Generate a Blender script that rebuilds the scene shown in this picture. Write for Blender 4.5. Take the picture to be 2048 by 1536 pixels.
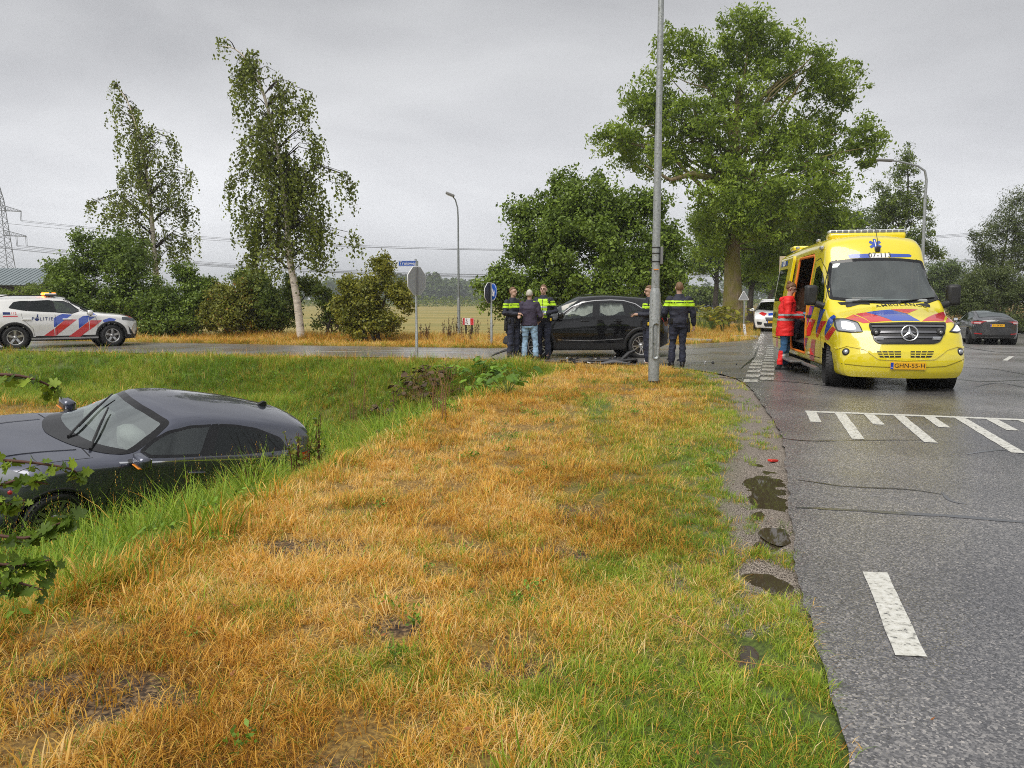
import bpy, bmesh, math, random
import numpy as np
from mathutils import Vector, Matrix, Euler
from mathutils.bvhtree import BVHTree
from mathutils.geometry import delaunay_2d_cdt

for _o in list(bpy.data.objects):
    bpy.data.objects.remove(_o)
SC = bpy.context.scene
COL = SC.collection
R = math.radians
rng = np.random.default_rng(7)
random.seed(7)

# ------------------------------------------------------------------ camera
EYE, FPX, HORIZON = 1.47, 1539.0, 603.0
PITCH = math.atan((768 - HORIZON) / FPX)
cam = bpy.data.cameras.new('camera')
cam.sensor_width = 36.0
cam.lens = FPX / 2048 * 36.0
cam.clip_start, cam.clip_end = 0.05, 6000
camo = bpy.data.objects.new('camera', cam)
COL.objects.link(camo)
camo.location = (0, 0, EYE)
camo.rotation_euler = (R(90) - PITCH, 0, 0)
SC.camera = camo

# ------------------------------------------------------------------ sky, sun, exposure
SUN_EL, SUN_AZ = R(52), R(215)
world = bpy.data.worlds.new('World')
SC.world = world
world.use_nodes = True
_n, _l = world.node_tree.nodes, world.node_tree.links
_n.clear()
_out = _n.new('ShaderNodeOutputWorld')
_bg = _n.new('ShaderNodeBackground')
_bg.inputs['Strength'].default_value = 0.11
_sky = _n.new('ShaderNodeTexSky')
_sky.sky_type = 'NISHITA'
_sky.sun_disc = False
_sky.sun_elevation = SUN_EL
_sky.sun_rotation = SUN_AZ
_hs = _n.new('ShaderNodeHueSaturation')
_hs.inputs['Saturation'].default_value = 0.12
_l.new(_sky.outputs[0], _hs.inputs['Color'])
_tc = _n.new('ShaderNodeTexCoord')
_mp = _n.new('ShaderNodeMapping')
_mp.inputs['Scale'].default_value = (1.0, 1.0, 2.6)
_l.new(_tc.outputs['Generated'], _mp.inputs['Vector'])
_nz = _n.new('ShaderNodeTexNoise')
_nz.inputs['Scale'].default_value = 2.3
_nz.inputs['Detail'].default_value = 6
_nz.inputs['Roughness'].default_value = 0.5
_nz.inputs['Distortion'].default_value = 0.4
_l.new(_mp.outputs[0], _nz.inputs['Vector'])
_sep = _n.new('ShaderNodeSeparateXYZ')
_l.new(_tc.outputs['Generated'], _sep.inputs[0])
_gr = _n.new('ShaderNodeValToRGB')          # overcast deck: pale at the horizon, heavier grey higher up
_el = _gr.color_ramp.elements
_el[0].position, _el[0].color = 0.0, (5.2, 5.3, 5.42, 1)
_el[1].position, _el[1].color = 1.0, (3.6, 3.6, 3.65, 1)
for _p, _v in ((0.07, 4.9), (0.16, 3.95), (0.27, 2.75), (0.40, 2.15), (0.55, 2.5), (0.75, 3.3)):
    _e = _el.new(_p); _e.color = (_v, _v * 1.01, _v * 1.045, 1)
_l.new(_sep.outputs['Z'], _gr.inputs['Fac'])
_cr = _n.new('ShaderNodeValToRGB')
_cr.color_ramp.elements[0].position, _cr.color_ramp.elements[0].color = 0.34, (0.74, 0.74, 0.755, 1)
_cr.color_ramp.elements[1].position, _cr.color_ramp.elements[1].color = 0.66, (1.16, 1.16, 1.155, 1)
_l.new(_nz.outputs['Fac'], _cr.inputs['Fac'])
_mu = _n.new('ShaderNodeMixRGB'); _mu.blend_type = 'MULTIPLY'; _mu.inputs[0].default_value = 1
_l.new(_gr.outputs[0], _mu.inputs[1]); _l.new(_cr.outputs[0], _mu.inputs[2])
_mx = _n.new('ShaderNodeMixRGB'); _mx.inputs[0].default_value = 0.88
_l.new(_hs.outputs[0], _mx.inputs[1]); _l.new(_mu.outputs[0], _mx.inputs[2])
_l.new(_mx.outputs[0], _bg.inputs['Color'])
_l.new(_bg.outputs[0], _out.inputs[0])

sun = bpy.data.lights.new('sun', 'SUN')
sun.energy = 1.5
sun.angle = R(45)
sun.color = (1.0, 0.96, 0.9)
suno = bpy.data.objects.new('sun', sun)
COL.objects.link(suno)
# sky rotation is measured from +Y turning towards +X
_d = Vector((math.sin(SUN_AZ) * math.cos(SUN_EL), math.cos(SUN_AZ) * math.cos(SUN_EL), math.sin(SUN_EL)))
suno.rotation_euler = _d.to_track_quat('Z', 'Y').to_euler()
suno.location = (0, 0, 30)
SC.view_settings.view_transform = 'Standard'
SC.view_settings.look = 'None'
SC.view_settings.gamma = 1
SC.view_settings.use_curve_mapping = False
SC.view_settings.exposure = 1.0
SC.render.engine = 'CYCLES'
SC.cycles.use_denoising = False        # a little grain, as in the photograph
SC.cycles.sample_clamp_indirect = 4
SC.cycles.use_adaptive_sampling = False
SC.cycles.filter_width = 1.0
SC.cycles.max_bounces = 7
SC.cycles.transparent_max_bounces = 24
SC.cycles.volume_bounces = 0
SC.cycles.caustics_reflective = False
SC.cycles.caustics_refractive = False
# ------------------------------------------------------------------ helpers
_c, _s = math.cos(PITCH), math.sin(PITCH)

def at(px, py, Y):
    """A point of the place seen at that pixel of the photograph, Y metres ahead."""
    d = ((px - 1024) / FPX, _c + (768 - py) / FPX * _s, -_s + (768 - py) / FPX * _c)
    t = Y / d[1]
    return Vector((d[0] * t, Y, EYE + d[2] * t))

def tag(o, label=None, cat=None, group=None, kind=None):
    if label: o['label'] = label
    if cat: o['category'] = cat
    if group: o['group'] = group
    if kind: o['kind'] = kind
    return o

def empty(name, loc=(0, 0, 0), rz=0.0, label=None, cat=None, group=None):
    o = bpy.data.objects.new(name, None)
    COL.objects.link(o)
    o.location = loc
    o.rotation_euler = (0, 0, rz)
    o.empty_display_size = 0.2
    return tag(o, label, cat, group)

def link(name, me, parent=None, loc=None):
    o = bpy.data.objects.new(name, me)
    COL.objects.link(o)
    if parent is not None: o.parent = parent
    if loc is not None: o.location = loc
    return o

def copy_tree(o, parent=None):
    c = o.copy()
    COL.objects.link(c)
    if parent is not None: c.parent = parent
    for ch in o.children: copy_tree(ch, c)
    return c

def mesh_np(name, V, Fq, m=None, smooth=False):
    """V (n,3); Fq (k,3|4) index array."""
    V = np.asarray(V, np.float32); Fq = np.asarray(Fq, np.int32)
    me = bpy.data.meshes.new(name)
    me.vertices.add(len(V)); me.vertices.foreach_set('co', V.ravel())
    k = Fq.shape[1]
    me.loops.add(Fq.size); me.loops.foreach_set('vertex_index', Fq.ravel())
    me.polygons.add(len(Fq)); me.polygons.foreach_set('loop_start', np.arange(0, Fq.size, k, dtype=np.int32))
    me.update(calc_edges=True)
    if smooth: me.polygons.foreach_set('use_smooth', np.ones(len(Fq), bool))
    if m is not None: me.materials.append(m)
    return me

def fattr(me, name, vals, dom='FACE'):
    a = me.attributes.new(name, 'FLOAT', dom)
    a.data.foreach_set('value', np.asarray(vals, np.float32).ravel())

def cattr(me, name, vals, dom='POINT'):
    a = me.attributes.new(name, 'FLOAT_COLOR', dom)
    a.data.foreach_set('color', np.asarray(vals, np.float32).ravel())

# ------------------------------------------------------------------ materials
MATS = {}
def nodes(name):
    m = bpy.data.materials.new(name); m.use_nodes = True
    t = m.node_tree; b = t.nodes['Principled BSDF']
    return m, t, b

def mat(name, col, rough=0.5, metal=0.0, noise=0.0, nscale=20.0, bump=0.0, bscale=60.0, coat=0.0, emit=0.0, spec=0.5):
    if name in MATS: return MATS[name]
    m, t, b = nodes(name)
    b.inputs['Base Color'].default_value = (*col, 1)
    b.inputs['Roughness'].default_value = rough
    b.inputs['Metallic'].default_value = metal
    b.inputs['Specular IOR Level'].default_value = spec
    if coat:
        b.inputs['Coat Weight'].default_value = coat; b.inputs['Coat Roughness'].default_value = 0.04
    if emit:
        b.inputs['Emission Color'].default_value = (*col, 1); b.inputs['Emission Strength'].default_value = emit
    tc = t.nodes.new('ShaderNodeTexCoord')
    if noise:
        n = t.nodes.new('ShaderNodeTexNoise'); n.inputs['Scale'].default_value = nscale; n.inputs['Detail'].default_value = 5
        t.links.new(tc.outputs['Object'], n.inputs['Vector'])
        r = t.nodes.new('ShaderNodeValToRGB')
        lo = [max(0, c * (1 - noise)) for c in col]; hi = [min(1, c * (1 + noise)) for c in col]
        r.color_ramp.elements[0].position = 0.3; r.color_ramp.elements[0].color = (*lo, 1)
        r.color_ramp.elements[1].position = 0.7; r.color_ramp.elements[1].color = (*hi, 1)
        t.links.new(n.outputs['Fac'], r.inputs['Fac']); t.links.new(r.outputs[0], b.inputs['Base Color'])
    if bump:
        n = t.nodes.new('ShaderNodeTexNoise'); n.inputs['Scale'].default_value = bscale; n.inputs['Detail'].default_value = 4
        t.links.new(tc.outputs['Object'], n.inputs['Vector'])
        bp = t.nodes.new('ShaderNodeBump'); bp.inputs['Strength'].default_value = bump; bp.inputs['Distance'].default_value = 0.02
        t.links.new(n.outputs['Fac'], bp.inputs['Height']); t.links.new(bp.outputs[0], b.inputs['Normal'])
    MATS[name] = m
    return m

def paint(name, col, flake=0.0, rough=0.28, dirt=0.0):
    """Car paint under a clear coat, wet: a few droplets as fine relief, road film low down."""
    if name in MATS: return MATS[name]
    m, t, b = nodes(name)
    b.inputs['Roughness'].default_value = rough
    b.inputs['Metallic'].default_value = flake
    b.inputs['Coat Weight'].default_value = 1.0
    b.inputs['Coat IOR'].default_value = 1.5 if max(col) < .01 else 1.75; b.inputs['Specular IOR Level'].default_value = .15 if max(col) < .01 else .5
    b.inputs['Coat Roughness'].default_value = 0.03
    tc = t.nodes.new('ShaderNodeTexCoord')
    n = t.nodes.new('ShaderNodeTexNoise'); n.inputs['Scale'].default_value = 3.5; n.inputs['Detail'].default_value = 8; n.inputs['Roughness'].default_value = 0.65
    t.links.new(tc.outputs['Object'], n.inputs['Vector'])
    r = t.nodes.new('ShaderNodeValToRGB')
    r.color_ramp.elements[0].position = 0.45; r.color_ramp.elements[0].color = (*col, 1)
    film = [c * (1 - dirt) + d * dirt for c, d in zip(col, (0.16, 0.14, 0.11))]
    r.color_ramp.elements[1].position = 0.85; r.color_ramp.elements[1].color = (*film, 1)
    t.links.new(n.outputs['Fac'], r.inputs['Fac']); t.links.new(r.outputs[0], b.inputs['Base Color'])
    v = t.nodes.new('ShaderNodeTexVoronoi'); v.inputs['Scale'].default_value = 60
    t.links.new(tc.outputs['Object'], v.inputs['Vector'])
    mr = t.nodes.new('ShaderNodeMapRange'); mr.inputs[1].default_value = 0.0; mr.inputs[2].default_value = 0.28; mr.inputs[3].default_value = 1; mr.inputs[4].default_value = 0
    t.links.new(v.outputs['Distance'], mr.inputs[0])
    bp = t.nodes.new('ShaderNodeBump'); bp.inputs['Strength'].default_value = 0.05; bp.inputs['Distance'].default_value = 0.003
    t.links.new(mr.outputs[0], bp.inputs['Height'])
    t.links.new(bp.outputs[0], b.inputs['Coat Normal'])
    MATS[name] = m
    return m

def glass(name, tint=(0.6, 0.68, 0.66), refl=0.9, opac=0.0):
    """Car glazing: tinted see-through sheet with a clear reflection that grows at grazing angles."""
    if name in MATS: return MATS[name]
    m, t, b = nodes(name)
    t.nodes.remove(b)
    out = t.nodes['Material Output']
    tr = t.nodes.new('ShaderNodeBsdfTransparent'); tr.inputs[0].default_value = (*tint, 1)
    gl = t.nodes.new('ShaderNodeBsdfGlossy'); gl.inputs['Roughness'].default_value = 0.03; gl.inputs['Color'].default_value = (refl * .93, refl, refl * .98, 1)
    fr = t.nodes.new('ShaderNodeFresnel'); fr.inputs['IOR'].default_value = 1.45
    ad = t.nodes.new('ShaderNodeMath'); ad.operation = 'ADD'; ad.inputs[1].default_value = opac; ad.use_clamp = True
    t.links.new(fr.outputs[0], ad.inputs[0])
    mx = t.nodes.new('ShaderNodeMixShader')
    t.links.new(ad.outputs[0], mx.inputs[0]); t.links.new(tr.outputs[0], mx.inputs[1]); t.links.new(gl.outputs[0], mx.inputs[2])
    t.links.new(mx.outputs[0], out.inputs[0])
    MATS[name] = m
    return m

def leaf_mat(name, lo, hi, hue2=None, trans=0.35, rough=0.45):
    """Foliage: every leaf has its own random value in the attribute 'lv'."""
    if name in MATS: return MATS[name]
    m, t, b = nodes(name)
    a = t.nodes.new('ShaderNodeAttribute'); a.attribute_name = 'lv'
    r = t.nodes.new('ShaderNodeValToRGB')
    r.color_ramp.elements[0].position = 0.0; r.color_ramp.elements[0].color = (*[q * 1.25 for q in lo], 1)
    r.color_ramp.elements[1].position = 0.86 if hue2 else 1.0; r.color_ramp.elements[1].color = (*[q * 1.45 for q in hi], 1)
    if hue2:
        e = r.color_ramp.elements.new(0.97); e.color = (*hue2, 1)
    t.links.new(a.outputs['Fac'], r.inputs['Fac'])
    t.links.new(r.outputs[0], b.inputs['Base Color'])
    b.inputs['Roughness'].default_value = rough
    b.inputs['Specular IOR Level'].default_value = 0.35
    tl = t.nodes.new('ShaderNodeBsdfTranslucent')
    t.links.new(r.outputs[0], tl.inputs['Color'])
    mx = t.nodes.new('ShaderNodeMixShader'); mx.inputs[0].default_value = trans
    t.links.new(b.outputs[0], mx.inputs[1]); t.links.new(tl.outputs[0], mx.inputs[2])
    t.links.new(mx.outputs[0], t.nodes['Material Output'].inputs[0])
    MATS[name] = m
    return m

# ------------------------------------------------------------------ small solids in one bmesh
class MB:
    """Collects boxes, tubes, lathes, prisms with material slots; build() links them as ONE mesh object."""
    def __init__(s): s.bm = bmesh.new(); s.mats = []
    def mi(s, m):
        if m not in s.mats: s.mats.append(m)
        return s.mats.index(m)
    def add(s, V, Fs, m, smooth=False, M=None):
        vs = [s.bm.verts.new(M @ Vector(v) if M is not None else Vector(v)) for v in V]
        k = s.mi(m); out = []
        for f in Fs:
            try:
                q = s.bm.faces.new([vs[i] for i in f]); q.material_index = k; q.smooth = smooth; out.append(q)
            except ValueError: pass
        return vs, out
    def box(s, c, d, m, rot=None, bev=0.0, M=None):
        x, y, z = (q / 2 for q in d)
        V = [(-x, -y, -z), (x, -y, -z), (x, y, -z), (-x, y, -z), (-x, -y, z), (x, -y, z), (x, y, z), (-x, y, z)]
        T = Matrix.Translation(c) @ (Euler(rot).to_matrix().to_4x4() if rot else Matrix.Identity(4))
        if M is not None: T = M @ T
        vs, fs = s.add(V, [(0, 3, 2, 1), (4, 5, 6, 7), (0, 1, 5, 4), (1, 2, 6, 5), (2, 3, 7, 6), (3, 0, 4, 7)], m, False, T)
        if bev > 0:
            es = {e for f in fs for e in f.edges}
            r = bmesh.ops.bevel(s.bm, geom=list(es), offset=bev, segments=2, affect='EDGES', profile=0.6)
            for f in r['faces']: f.material_index = s.mi(m); f.smooth = True
        return s
    def tube(s, pts, rad, m, n=10, cap=True, flat=1.0, M=None):
        pts = [Vector(p) for p in pts]
        if not hasattr(rad, '__len__'): rad = [rad] * len(pts)
        V = []; Fs = []
        ref = None
        for i, p in enumerate(pts):
            t = (pts[min(i + 1, len(pts) - 1)] - pts[max(i - 1, 0)])
            t = t.normalized() if t.length > 1e-9 else Vector((0, 0, 1))
            if ref is None: ref = Vector((1, 0, 0)) if abs(t.x) < 0.8 else Vector((0, 1, 0))
            u = (ref - t * ref.dot(t)).normalized(); w = t.cross(u); ref = u
            for k in range(n):
                a = 2 * math.pi * k / n
                V.append(p + (u * math.cos(a) + w * math.sin(a) * flat) * rad[i])
        for i in range(len(pts) - 1):
            for k in range(n):
                a, b = i * n + k, i * n + (k + 1) % n
                Fs.append((a, b, b + n, a + n))
        s.add(V, Fs, m, True, M)
        if cap:
            s.add(V[:n][::-1], [tuple(range(n))], m, False, M); s.add(V[-n:], [tuple(range(n))], m, False, M)
        return s
    def lathe(s, prof, m, n=24, M=None, smooth=True, ang=2 * math.pi):
        """prof: (radius, height) along +Z."""
        V = []; Fs = []; full = abs(ang - 2 * math.pi) < 1e-6
        cols = n if full else n + 1
        for r_, z in prof:
            for k in range(cols):
                a = ang * k / n; V.append((r_ * math.cos(a), r_ * math.sin(a), z))
        for i in range(len(prof) - 1):
            for k in range(n):
                b = (k + 1) % cols
                Fs.append((i * cols + k, i * cols + b, (i + 1) * cols + b, (i + 1) * cols + k))
        s.add(V, Fs, m, smooth, M)
        return s
    def prism(s, poly, h0, h1, m, M=None, smooth=False):
        """2D polygon in XY raised from h0 to h1."""
        n = len(poly)
        V = [(x, y, h0) for x, y in poly] + [(x, y, h1) for x, y in poly]
        s.add(V, [tuple(range(n))[::-1], tuple(range(n, 2 * n))] + [(i, (i + 1) % n, n + (i + 1) % n, n + i) for i in range(n)], m, smooth, M)
        return s
    def build(s, name, parent=None, loc=None, rot=None, normals=True):
        if normals: bmesh.ops.recalc_face_normals(s.bm, faces=s.bm.faces)
        me = bpy.data.meshes.new(name); s.bm.to_mesh(me); s.bm.free()
        for m in s.mats: me.materials.append(m)
        o = link(name, me, parent, loc)
        if rot is not None: o.rotation_euler = rot
        return o

def polyline_dist(P, L):
    """Distance of points P (n,2) to polyline L, and the side (positive on the left of its direction)."""
    P = np.asarray(P, float); L = np.asarray(L, float)
    best = np.full(len(P), 1e9); side = np.zeros(len(P))
    for a, b in zip(L[:-1], L[1:]):
        ab = b - a; t = np.clip(((P - a) @ ab) / (ab @ ab), 0, 1)
        q = a + t[:, None] * ab; d = np.hypot(*(P - q).T)
        cr = ab[0] * (P[:, 1] - a[1]) - ab[1] * (P[:, 0] - a[0])
        k = d < best - 1e-9
        best[k] = d[k]; side[k] = np.sign(cr[k])
    return best, side

def inside(P, poly):
    P = np.asarray(P, float); poly = np.asarray(poly, float)
    r = np.zeros(len(P), bool); x, y = P[:, 0], P[:, 1]
    x0, y0 = poly[-1]
    for x1, y1 in poly:
        if y1 != y0:
            c = ((y1 > y) != (y0 > y)) & (x < (x0 - x1) * (y - y1) / (y0 - y1) + x1)
            r ^= c
        x0, y0 = x1, y1
    return r

def sstep(t):
    t = np.clip(t, 0, 1); return t * t * (3 - 2 * t)

# value noise, vectorised
_perm = np.random.default_rng(3).random((256, 256))
def vnoise(x, y):
    xi = np.floor(x).astype(int); yi = np.floor(y).astype(int); fx = x - xi; fy = y - yi
    fx = fx * fx * (3 - 2 * fx); fy = fy * fy * (3 - 2 * fy)
    g = lambda a, b: _perm[a & 255, b & 255]
    return (g(xi, yi) * (1 - fx) + g(xi + 1, yi) * fx) * (1 - fy) + (g(xi, yi + 1) * (1 - fx) + g(xi + 1, yi + 1) * fx) * fy
def fnoise(x, y, o=4):
    v = 0; a = 0.5; s = 0
    for i in range(o):
        v = v + a * vnoise(x * 2 ** i + 17 * i, y * 2 ** i + 31 * i); s += a; a *= 0.5
    return v / s

def smooth_poly(pts, n=4, closed=False):
    """Catmull-Rom through pts."""
    P = [np.array(p, float) for p in pts]; out = []
    N = len(P); rg = range(N if closed else N - 1)
    for i in rg:
        p1, p2 = P[i], P[(i + 1) % N]
        p0 = P[i - 1] if (i > 0 or closed) else 2 * p1 - p2
        p3 = P[(i + 2) % N] if (i + 2 < N or closed) else 2 * p2 - p1
        for k in range(n):
            t = k / n
            out.append(0.5 * ((2 * p1) + (-p0 + p2) * t + (2 * p0 - 5 * p1 + 4 * p2 - p3) * t * t + (-p0 + 3 * p1 - 3 * p2 + p3) * t ** 3))
    if not closed: out.append(P[-1])
    return np.array(out)
# ------------------------------------------------------------------ the lie of the land
NEAR_EDGE = smooth_poly([(-0.75, -4), (0.35, 0), (1.1, 2.4), (1.6, 4.2), (2.28, 6.25), (2.97, 8.4), (3.62, 11.2), (4.06, 13.3), (4.15, 14.8), (3.85, 16.1), (3.1, 17.2), (1.5, 18.4), (-0.2, 19.3), (-2.5, 20.2), (-7, 21.0), (-15.6, 23.4), (-30, 28), (-60, 38)], 6)
FAR_EDGE = smooth_poly([(-60, 42.5), (-30, 32.4), (-12.7, 27.7), (-5.4, 25.5), (-0.7, 24.5), (3, 25.3), (6.6, 27.1), (9, 29.5), (10.6, 33), (14.5, 45), (25, 77), (80, 245)], 6)
RIGHT_EDGE = [(87, 243), (34, 76), (25.5, 46), (27, 44), (60, 58), (60, 45), (27, 32), (21, 25), (15, 13), (9.5, -4)]
ROAD_POLY = np.array(list(NEAR_EDGE) + list(FAR_EDGE) + RIGHT_EDGE)
DITCH_EDGE = smooth_poly([(-2.9, -4), (-2.45, 2), (-2.15, 3.4), (-1.48, 6.8), (-0.72, 10.2), (0.1, 13.0), (0.45, 14.8), (0.0, 16.6), (-2.3, 18.3), (-7, 19.6), (-15.6, 22.2), (-30, 26.8), (-60, 36.8)], 5)
CH_EDGE = smooth_poly([(-2.9, -4), (-2.45, 2), (-2.15, 3.4), (-1.48, 6.8), (-0.72, 10.2), (0.1, 13.0), (0.9, 15.0), (2.5, 19)], 5)
SR_EDGE = smooth_poly([(6, 14.5), (2.0, 16.6), (0.0, 17.4), (-2.3, 18.3), (-7, 19.6), (-15.6, 22.2), (-30, 26.8), (-60, 36.8)], 5)

def _gp(px, py, z=0.0):
    d = ((px - 1024) / FPX, _c + (768 - py) / FPX * _s, -_s + (768 - py) / FPX * _c)
    t = (z - EYE) / d[2]; return d[0] * t, d[1] * t
gp = _gp
PUD = [(1538, 965, 46, 56), (1545, 1072, 54, 28), (1532, 1142, 70, 32), (1500, 1285, 44, 46), (1565, 1168, 40, 20)]
PUDDLES = []
for _px, _py, _rx, _ry in PUD:
    _q0 = np.array(_gp(_px, _py)); PUDDLES.append((_q0, abs(_gp(_px + _rx, _py)[0] - _q0[0]), abs(_gp(_px, _py - _ry)[1] - _q0[1])))
def puddle_dip(P):
    v = np.zeros(len(P))
    for c0, a, b in PUDDLES:
        q = ((P[:, 0] - c0[0] - .28 * (P[:, 1] - c0[1])) / a) ** 2 + ((P[:, 1] - c0[1]) / b) ** 2
        v = np.maximum(v, np.exp(-q * 0.9))
    return v
def ditch_depth(P):
    d1, s1 = polyline_dist(P, CH_EDGE); d1 = d1 * s1            # left of the verge edge is positive
    d2, s2 = polyline_dist(P, SR_EDGE); d2 = d2 * s2            # near side of the side road verge is positive
    a = -1.30 * sstep(d1 / 2.3) + 0.62 * sstep((d1 - 3.3) / 2.4)
    b = -1.30 * sstep(d2 / 4.6)
    k = (d1 > 0) & (d2 > 0)
    return np.where(k, np.maximum(a, b), 0), d1, d2

def G(P):
    """Ground height at points (n,2)."""
    P = np.asarray(P, float)
    x, y = P[:, 0], P[:, 1]
    z, d1, d2 = ditch_depth(P)
    z = z + 0.055 * np.exp(-((x - 6.6) ** 2 + (y - 14) ** 2) / 40)
    z = z - 0.36 * sstep((x - 12) / 8) * sstep((y - 24) / 9) * (1 - sstep((y - 60) / 60))
    f, s = polyline_dist(P, FAR_EDGE)
    beyond = (s > 0) & (y > 20)
    z = z - 0.35 * np.where(beyond, sstep((f - 3.5) / 6), 0) * sstep((8 - x + 0.25 * y - 8) / 6)
    z = z + 0.16 * np.exp(-((x - 13.5) ** 2 + (y - 46) ** 2) / 30)
    road = inside(P, ROAD_POLY)
    e, _ = polyline_dist(P, NEAR_EDGE)
    off = np.where(road, 0, 1)
    z = z + off * (0.035 * (fnoise(x * 0.9, y * 0.9) - 0.5) + 0.03 * (fnoise(x * 3.1 + 9, y * 3.1) - 0.5)) * np.clip(e / 0.5, 0, 1)
    z = z - 0.03 * np.where(road, 1, np.clip(1 - e / 0.25, 0, 1) * 0.6) - 0.03 * off * np.exp(-((e - 0.33) / 0.22) ** 2) * ((y < 13) & (y > 0))
    pd = puddle_dip(P)
    return z - (0.045 * pd - 0.050 * (fnoise(x * 7, y * 7, 3) - 0.5) * np.clip(pd * 2.5, 0, 1)) * off
def g1(x, y): return float(G(np.array([[x, y]]))[0])
def Groad(P):
    P = np.asarray(P, float); x, y = P[:, 0], P[:, 1]
    z = 0.055 * np.exp(-((x - 6.6) ** 2 + (y - 14) ** 2) / 40) - 0.36 * sstep((x - 12) / 8) * sstep((y - 24) / 9) * (1 - sstep((y - 60) / 60))
    return z
def gr1(x, y): return float(Groad(np.array([[x, y]]))[0])

def axis(lo, hi, step, far, grow=1.18):
    a = list(np.arange(lo, hi + 1e-6, step)); d = step
    v = a[-1]
    while v < far: d *= grow; v += d; a.append(v)
    d = step; v = a[0]; b = []
    while v > -far: d *= grow; v -= d; b.append(v)
    return np.array(b[::-1] + a)
gx = np.unique(np.round(np.concatenate([axis(-20, 20, 0.17, 2600), np.arange(0.9, 3.4, 0.045)]), 4)); gy = np.unique(np.round(np.concatenate([axis(-3, 31, 0.17, 2600), np.arange(2.2, 7.6, 0.045)]), 4))
XX, YY = np.meshgrid(gx, gy)
PP = np.stack([XX.ravel(), YY.ravel()], 1)
ZZ = G(PP)
nx, ny = len(gx), len(gy)
ii = np.arange(nx * ny).reshape(ny, nx)
Fq = np.stack([ii[:-1, :-1], ii[:-1, 1:], ii[1:, 1:], ii[1:, :-1]], -1).reshape(-1, 4)

# what grows where: green share and height of the grass, shared by the soil colour and the tufts
PATCH = [(-1.15, 4.45, 0.55, 0.25), (-0.55, 3.35, 0.16, 0.12), (0.28, 4.35, 0.2, 0.18), (-1.6, 2.75, 0.45, 0.2), (0.05, 2.9, 0.22, 0.12), (0.45, 5.2, 0.22, 0.3), (-0.6, 2.2, 0.25, 0.15), (1.9, 12.6, 0.6, 0.2), (0.3, 15.6, .5, .25)]
def bare(P):
    x, y = P[:, 0], P[:, 1]
    v = np.zeros(len(P))
    for a, b, r1, r2 in PATCH:
        q = ((x - a + 0.35 * (y - b)) / r1) ** 2 + ((y - b) / r2) ** 2 + 1.3 * (fnoise(x * 4, y * 4) - 0.5)
        v = np.maximum(v, np.clip(1.5 - q, 0, 1))
    return v
def flora(P):
    """green share, blade length (m), density weight for each point."""
    x, y = P[:, 0], P[:, 1]
    dd, d1, d2 = ditch_depth(P)
    e, _ = polyline_dist(P, NEAR_EDGE); f, fs = polyline_dist(P, FAR_EDGE)
    n1 = fnoise(x * 0.55 + 5, y * 0.55, 4); n2 = fnoise(x * 1.7, y * 1.7 + 40, 3); n3 = fnoise(x * 3.6 + 70, y * 3.6 + 10, 3)
    gf = 0.14 + 0.9 * np.clip(n2 - 0.52, 0, 1) * 2
    gf = gf + 0.62 * np.exp(-(np.maximum(e - 0.15, 0) / (0.58 + 0.62 * n1)) ** 2)
    gf = gf + 0.55 * sstep((3.5 - y) / 0.9) * sstep((x + 0.15 + 0.8 * (n2 - 0.5)) / 0.6)
    gf = gf + 0.35 * np.exp(-((x - 1.45) ** 2 / 0.7 + (y - 7.2) ** 2 / 8)) + 0.55 * np.exp(-((x - 1.0 - 0.14 * (y - 9)) ** 2 / 0.05 + (y - 10) ** 2 / 4))
    gf = gf + 0.12 * sstep((1.9 - y) / 1)
    h = 0.050 + 0.040 * n3 + 0.026 * n1 - 0.028 * np.clip((gf - .3) / .5, 0, 1)
    dens = np.ones(len(P))
    left = d1 > -0.6
    bank = sstep((d1 + 0.40) / 0.9) * (d2 > -0.5)
    gf = gf * (1 - bank) + bank * (0.62 + 0.5 * (n2 - 0.5) + 0.55 * sstep((d1 - 0.3) / 1.0))
    h = h * (1 - bank) + bank * (0.13 + 0.13 * n3 + 0.36 * sstep((d1 - 0.5) / 1.0))
    flat = sstep((d1 - 4.2) / 1.2) * (d2 > 2.6)               # mown flat beyond the ditch
    gf = gf * (1 - flat) + flat * (0.16 + 0.3 * n2)
    h = h * (1 - flat) + flat * 0.07
    fb = sstep((5.2 - d2) / 1.6) * (d2 > 0.1) * (d1 > 0.2)     # slope up to the side road
    gf = gf * (1 - fb) + fb * (0.93 + 0.55 * (n1 - 0.5))
    h = h * (1 - fb) + fb * (0.12 + 0.10 * n3 + 0.12 * sstep((3.5 - d1) / 3))
    sv = sstep((0.5 - d2) / 0.7) * (e < 3.2) * (y > 15.5) * (x < 3.5)       # dry kerb strip along the side road
    gf = gf * (1 - sv) + sv * (0.26 + 0.6 * (n2 - 0.5) + 0.25 * sstep((-3.5 - x) / 5))
    h = h * (1 - sv) + sv * 0.085
    fv = (fs > 0) & (y > 22)
    gf = np.where(fv, 0.16 + 0.5 * np.clip(n2 - 0.45, 0, 1) + 0.3 * np.exp(-(f / 0.35) ** 2), gf)
    h = np.where(fv, 0.09 + 0.06 * n3 + 0.16 * sstep((f - 1.6) / 1.2), h)
    meadow = fv & (x > 2.5) & (f > 2.2 + 1.0 * (x < 9))
    gf = np.where(meadow, 0.75 + 0.4 * (n1 - 0.5), gf); h = np.where(meadow, 0.12, h)
    return np.clip(gf, 0, 1), h, dens

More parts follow.
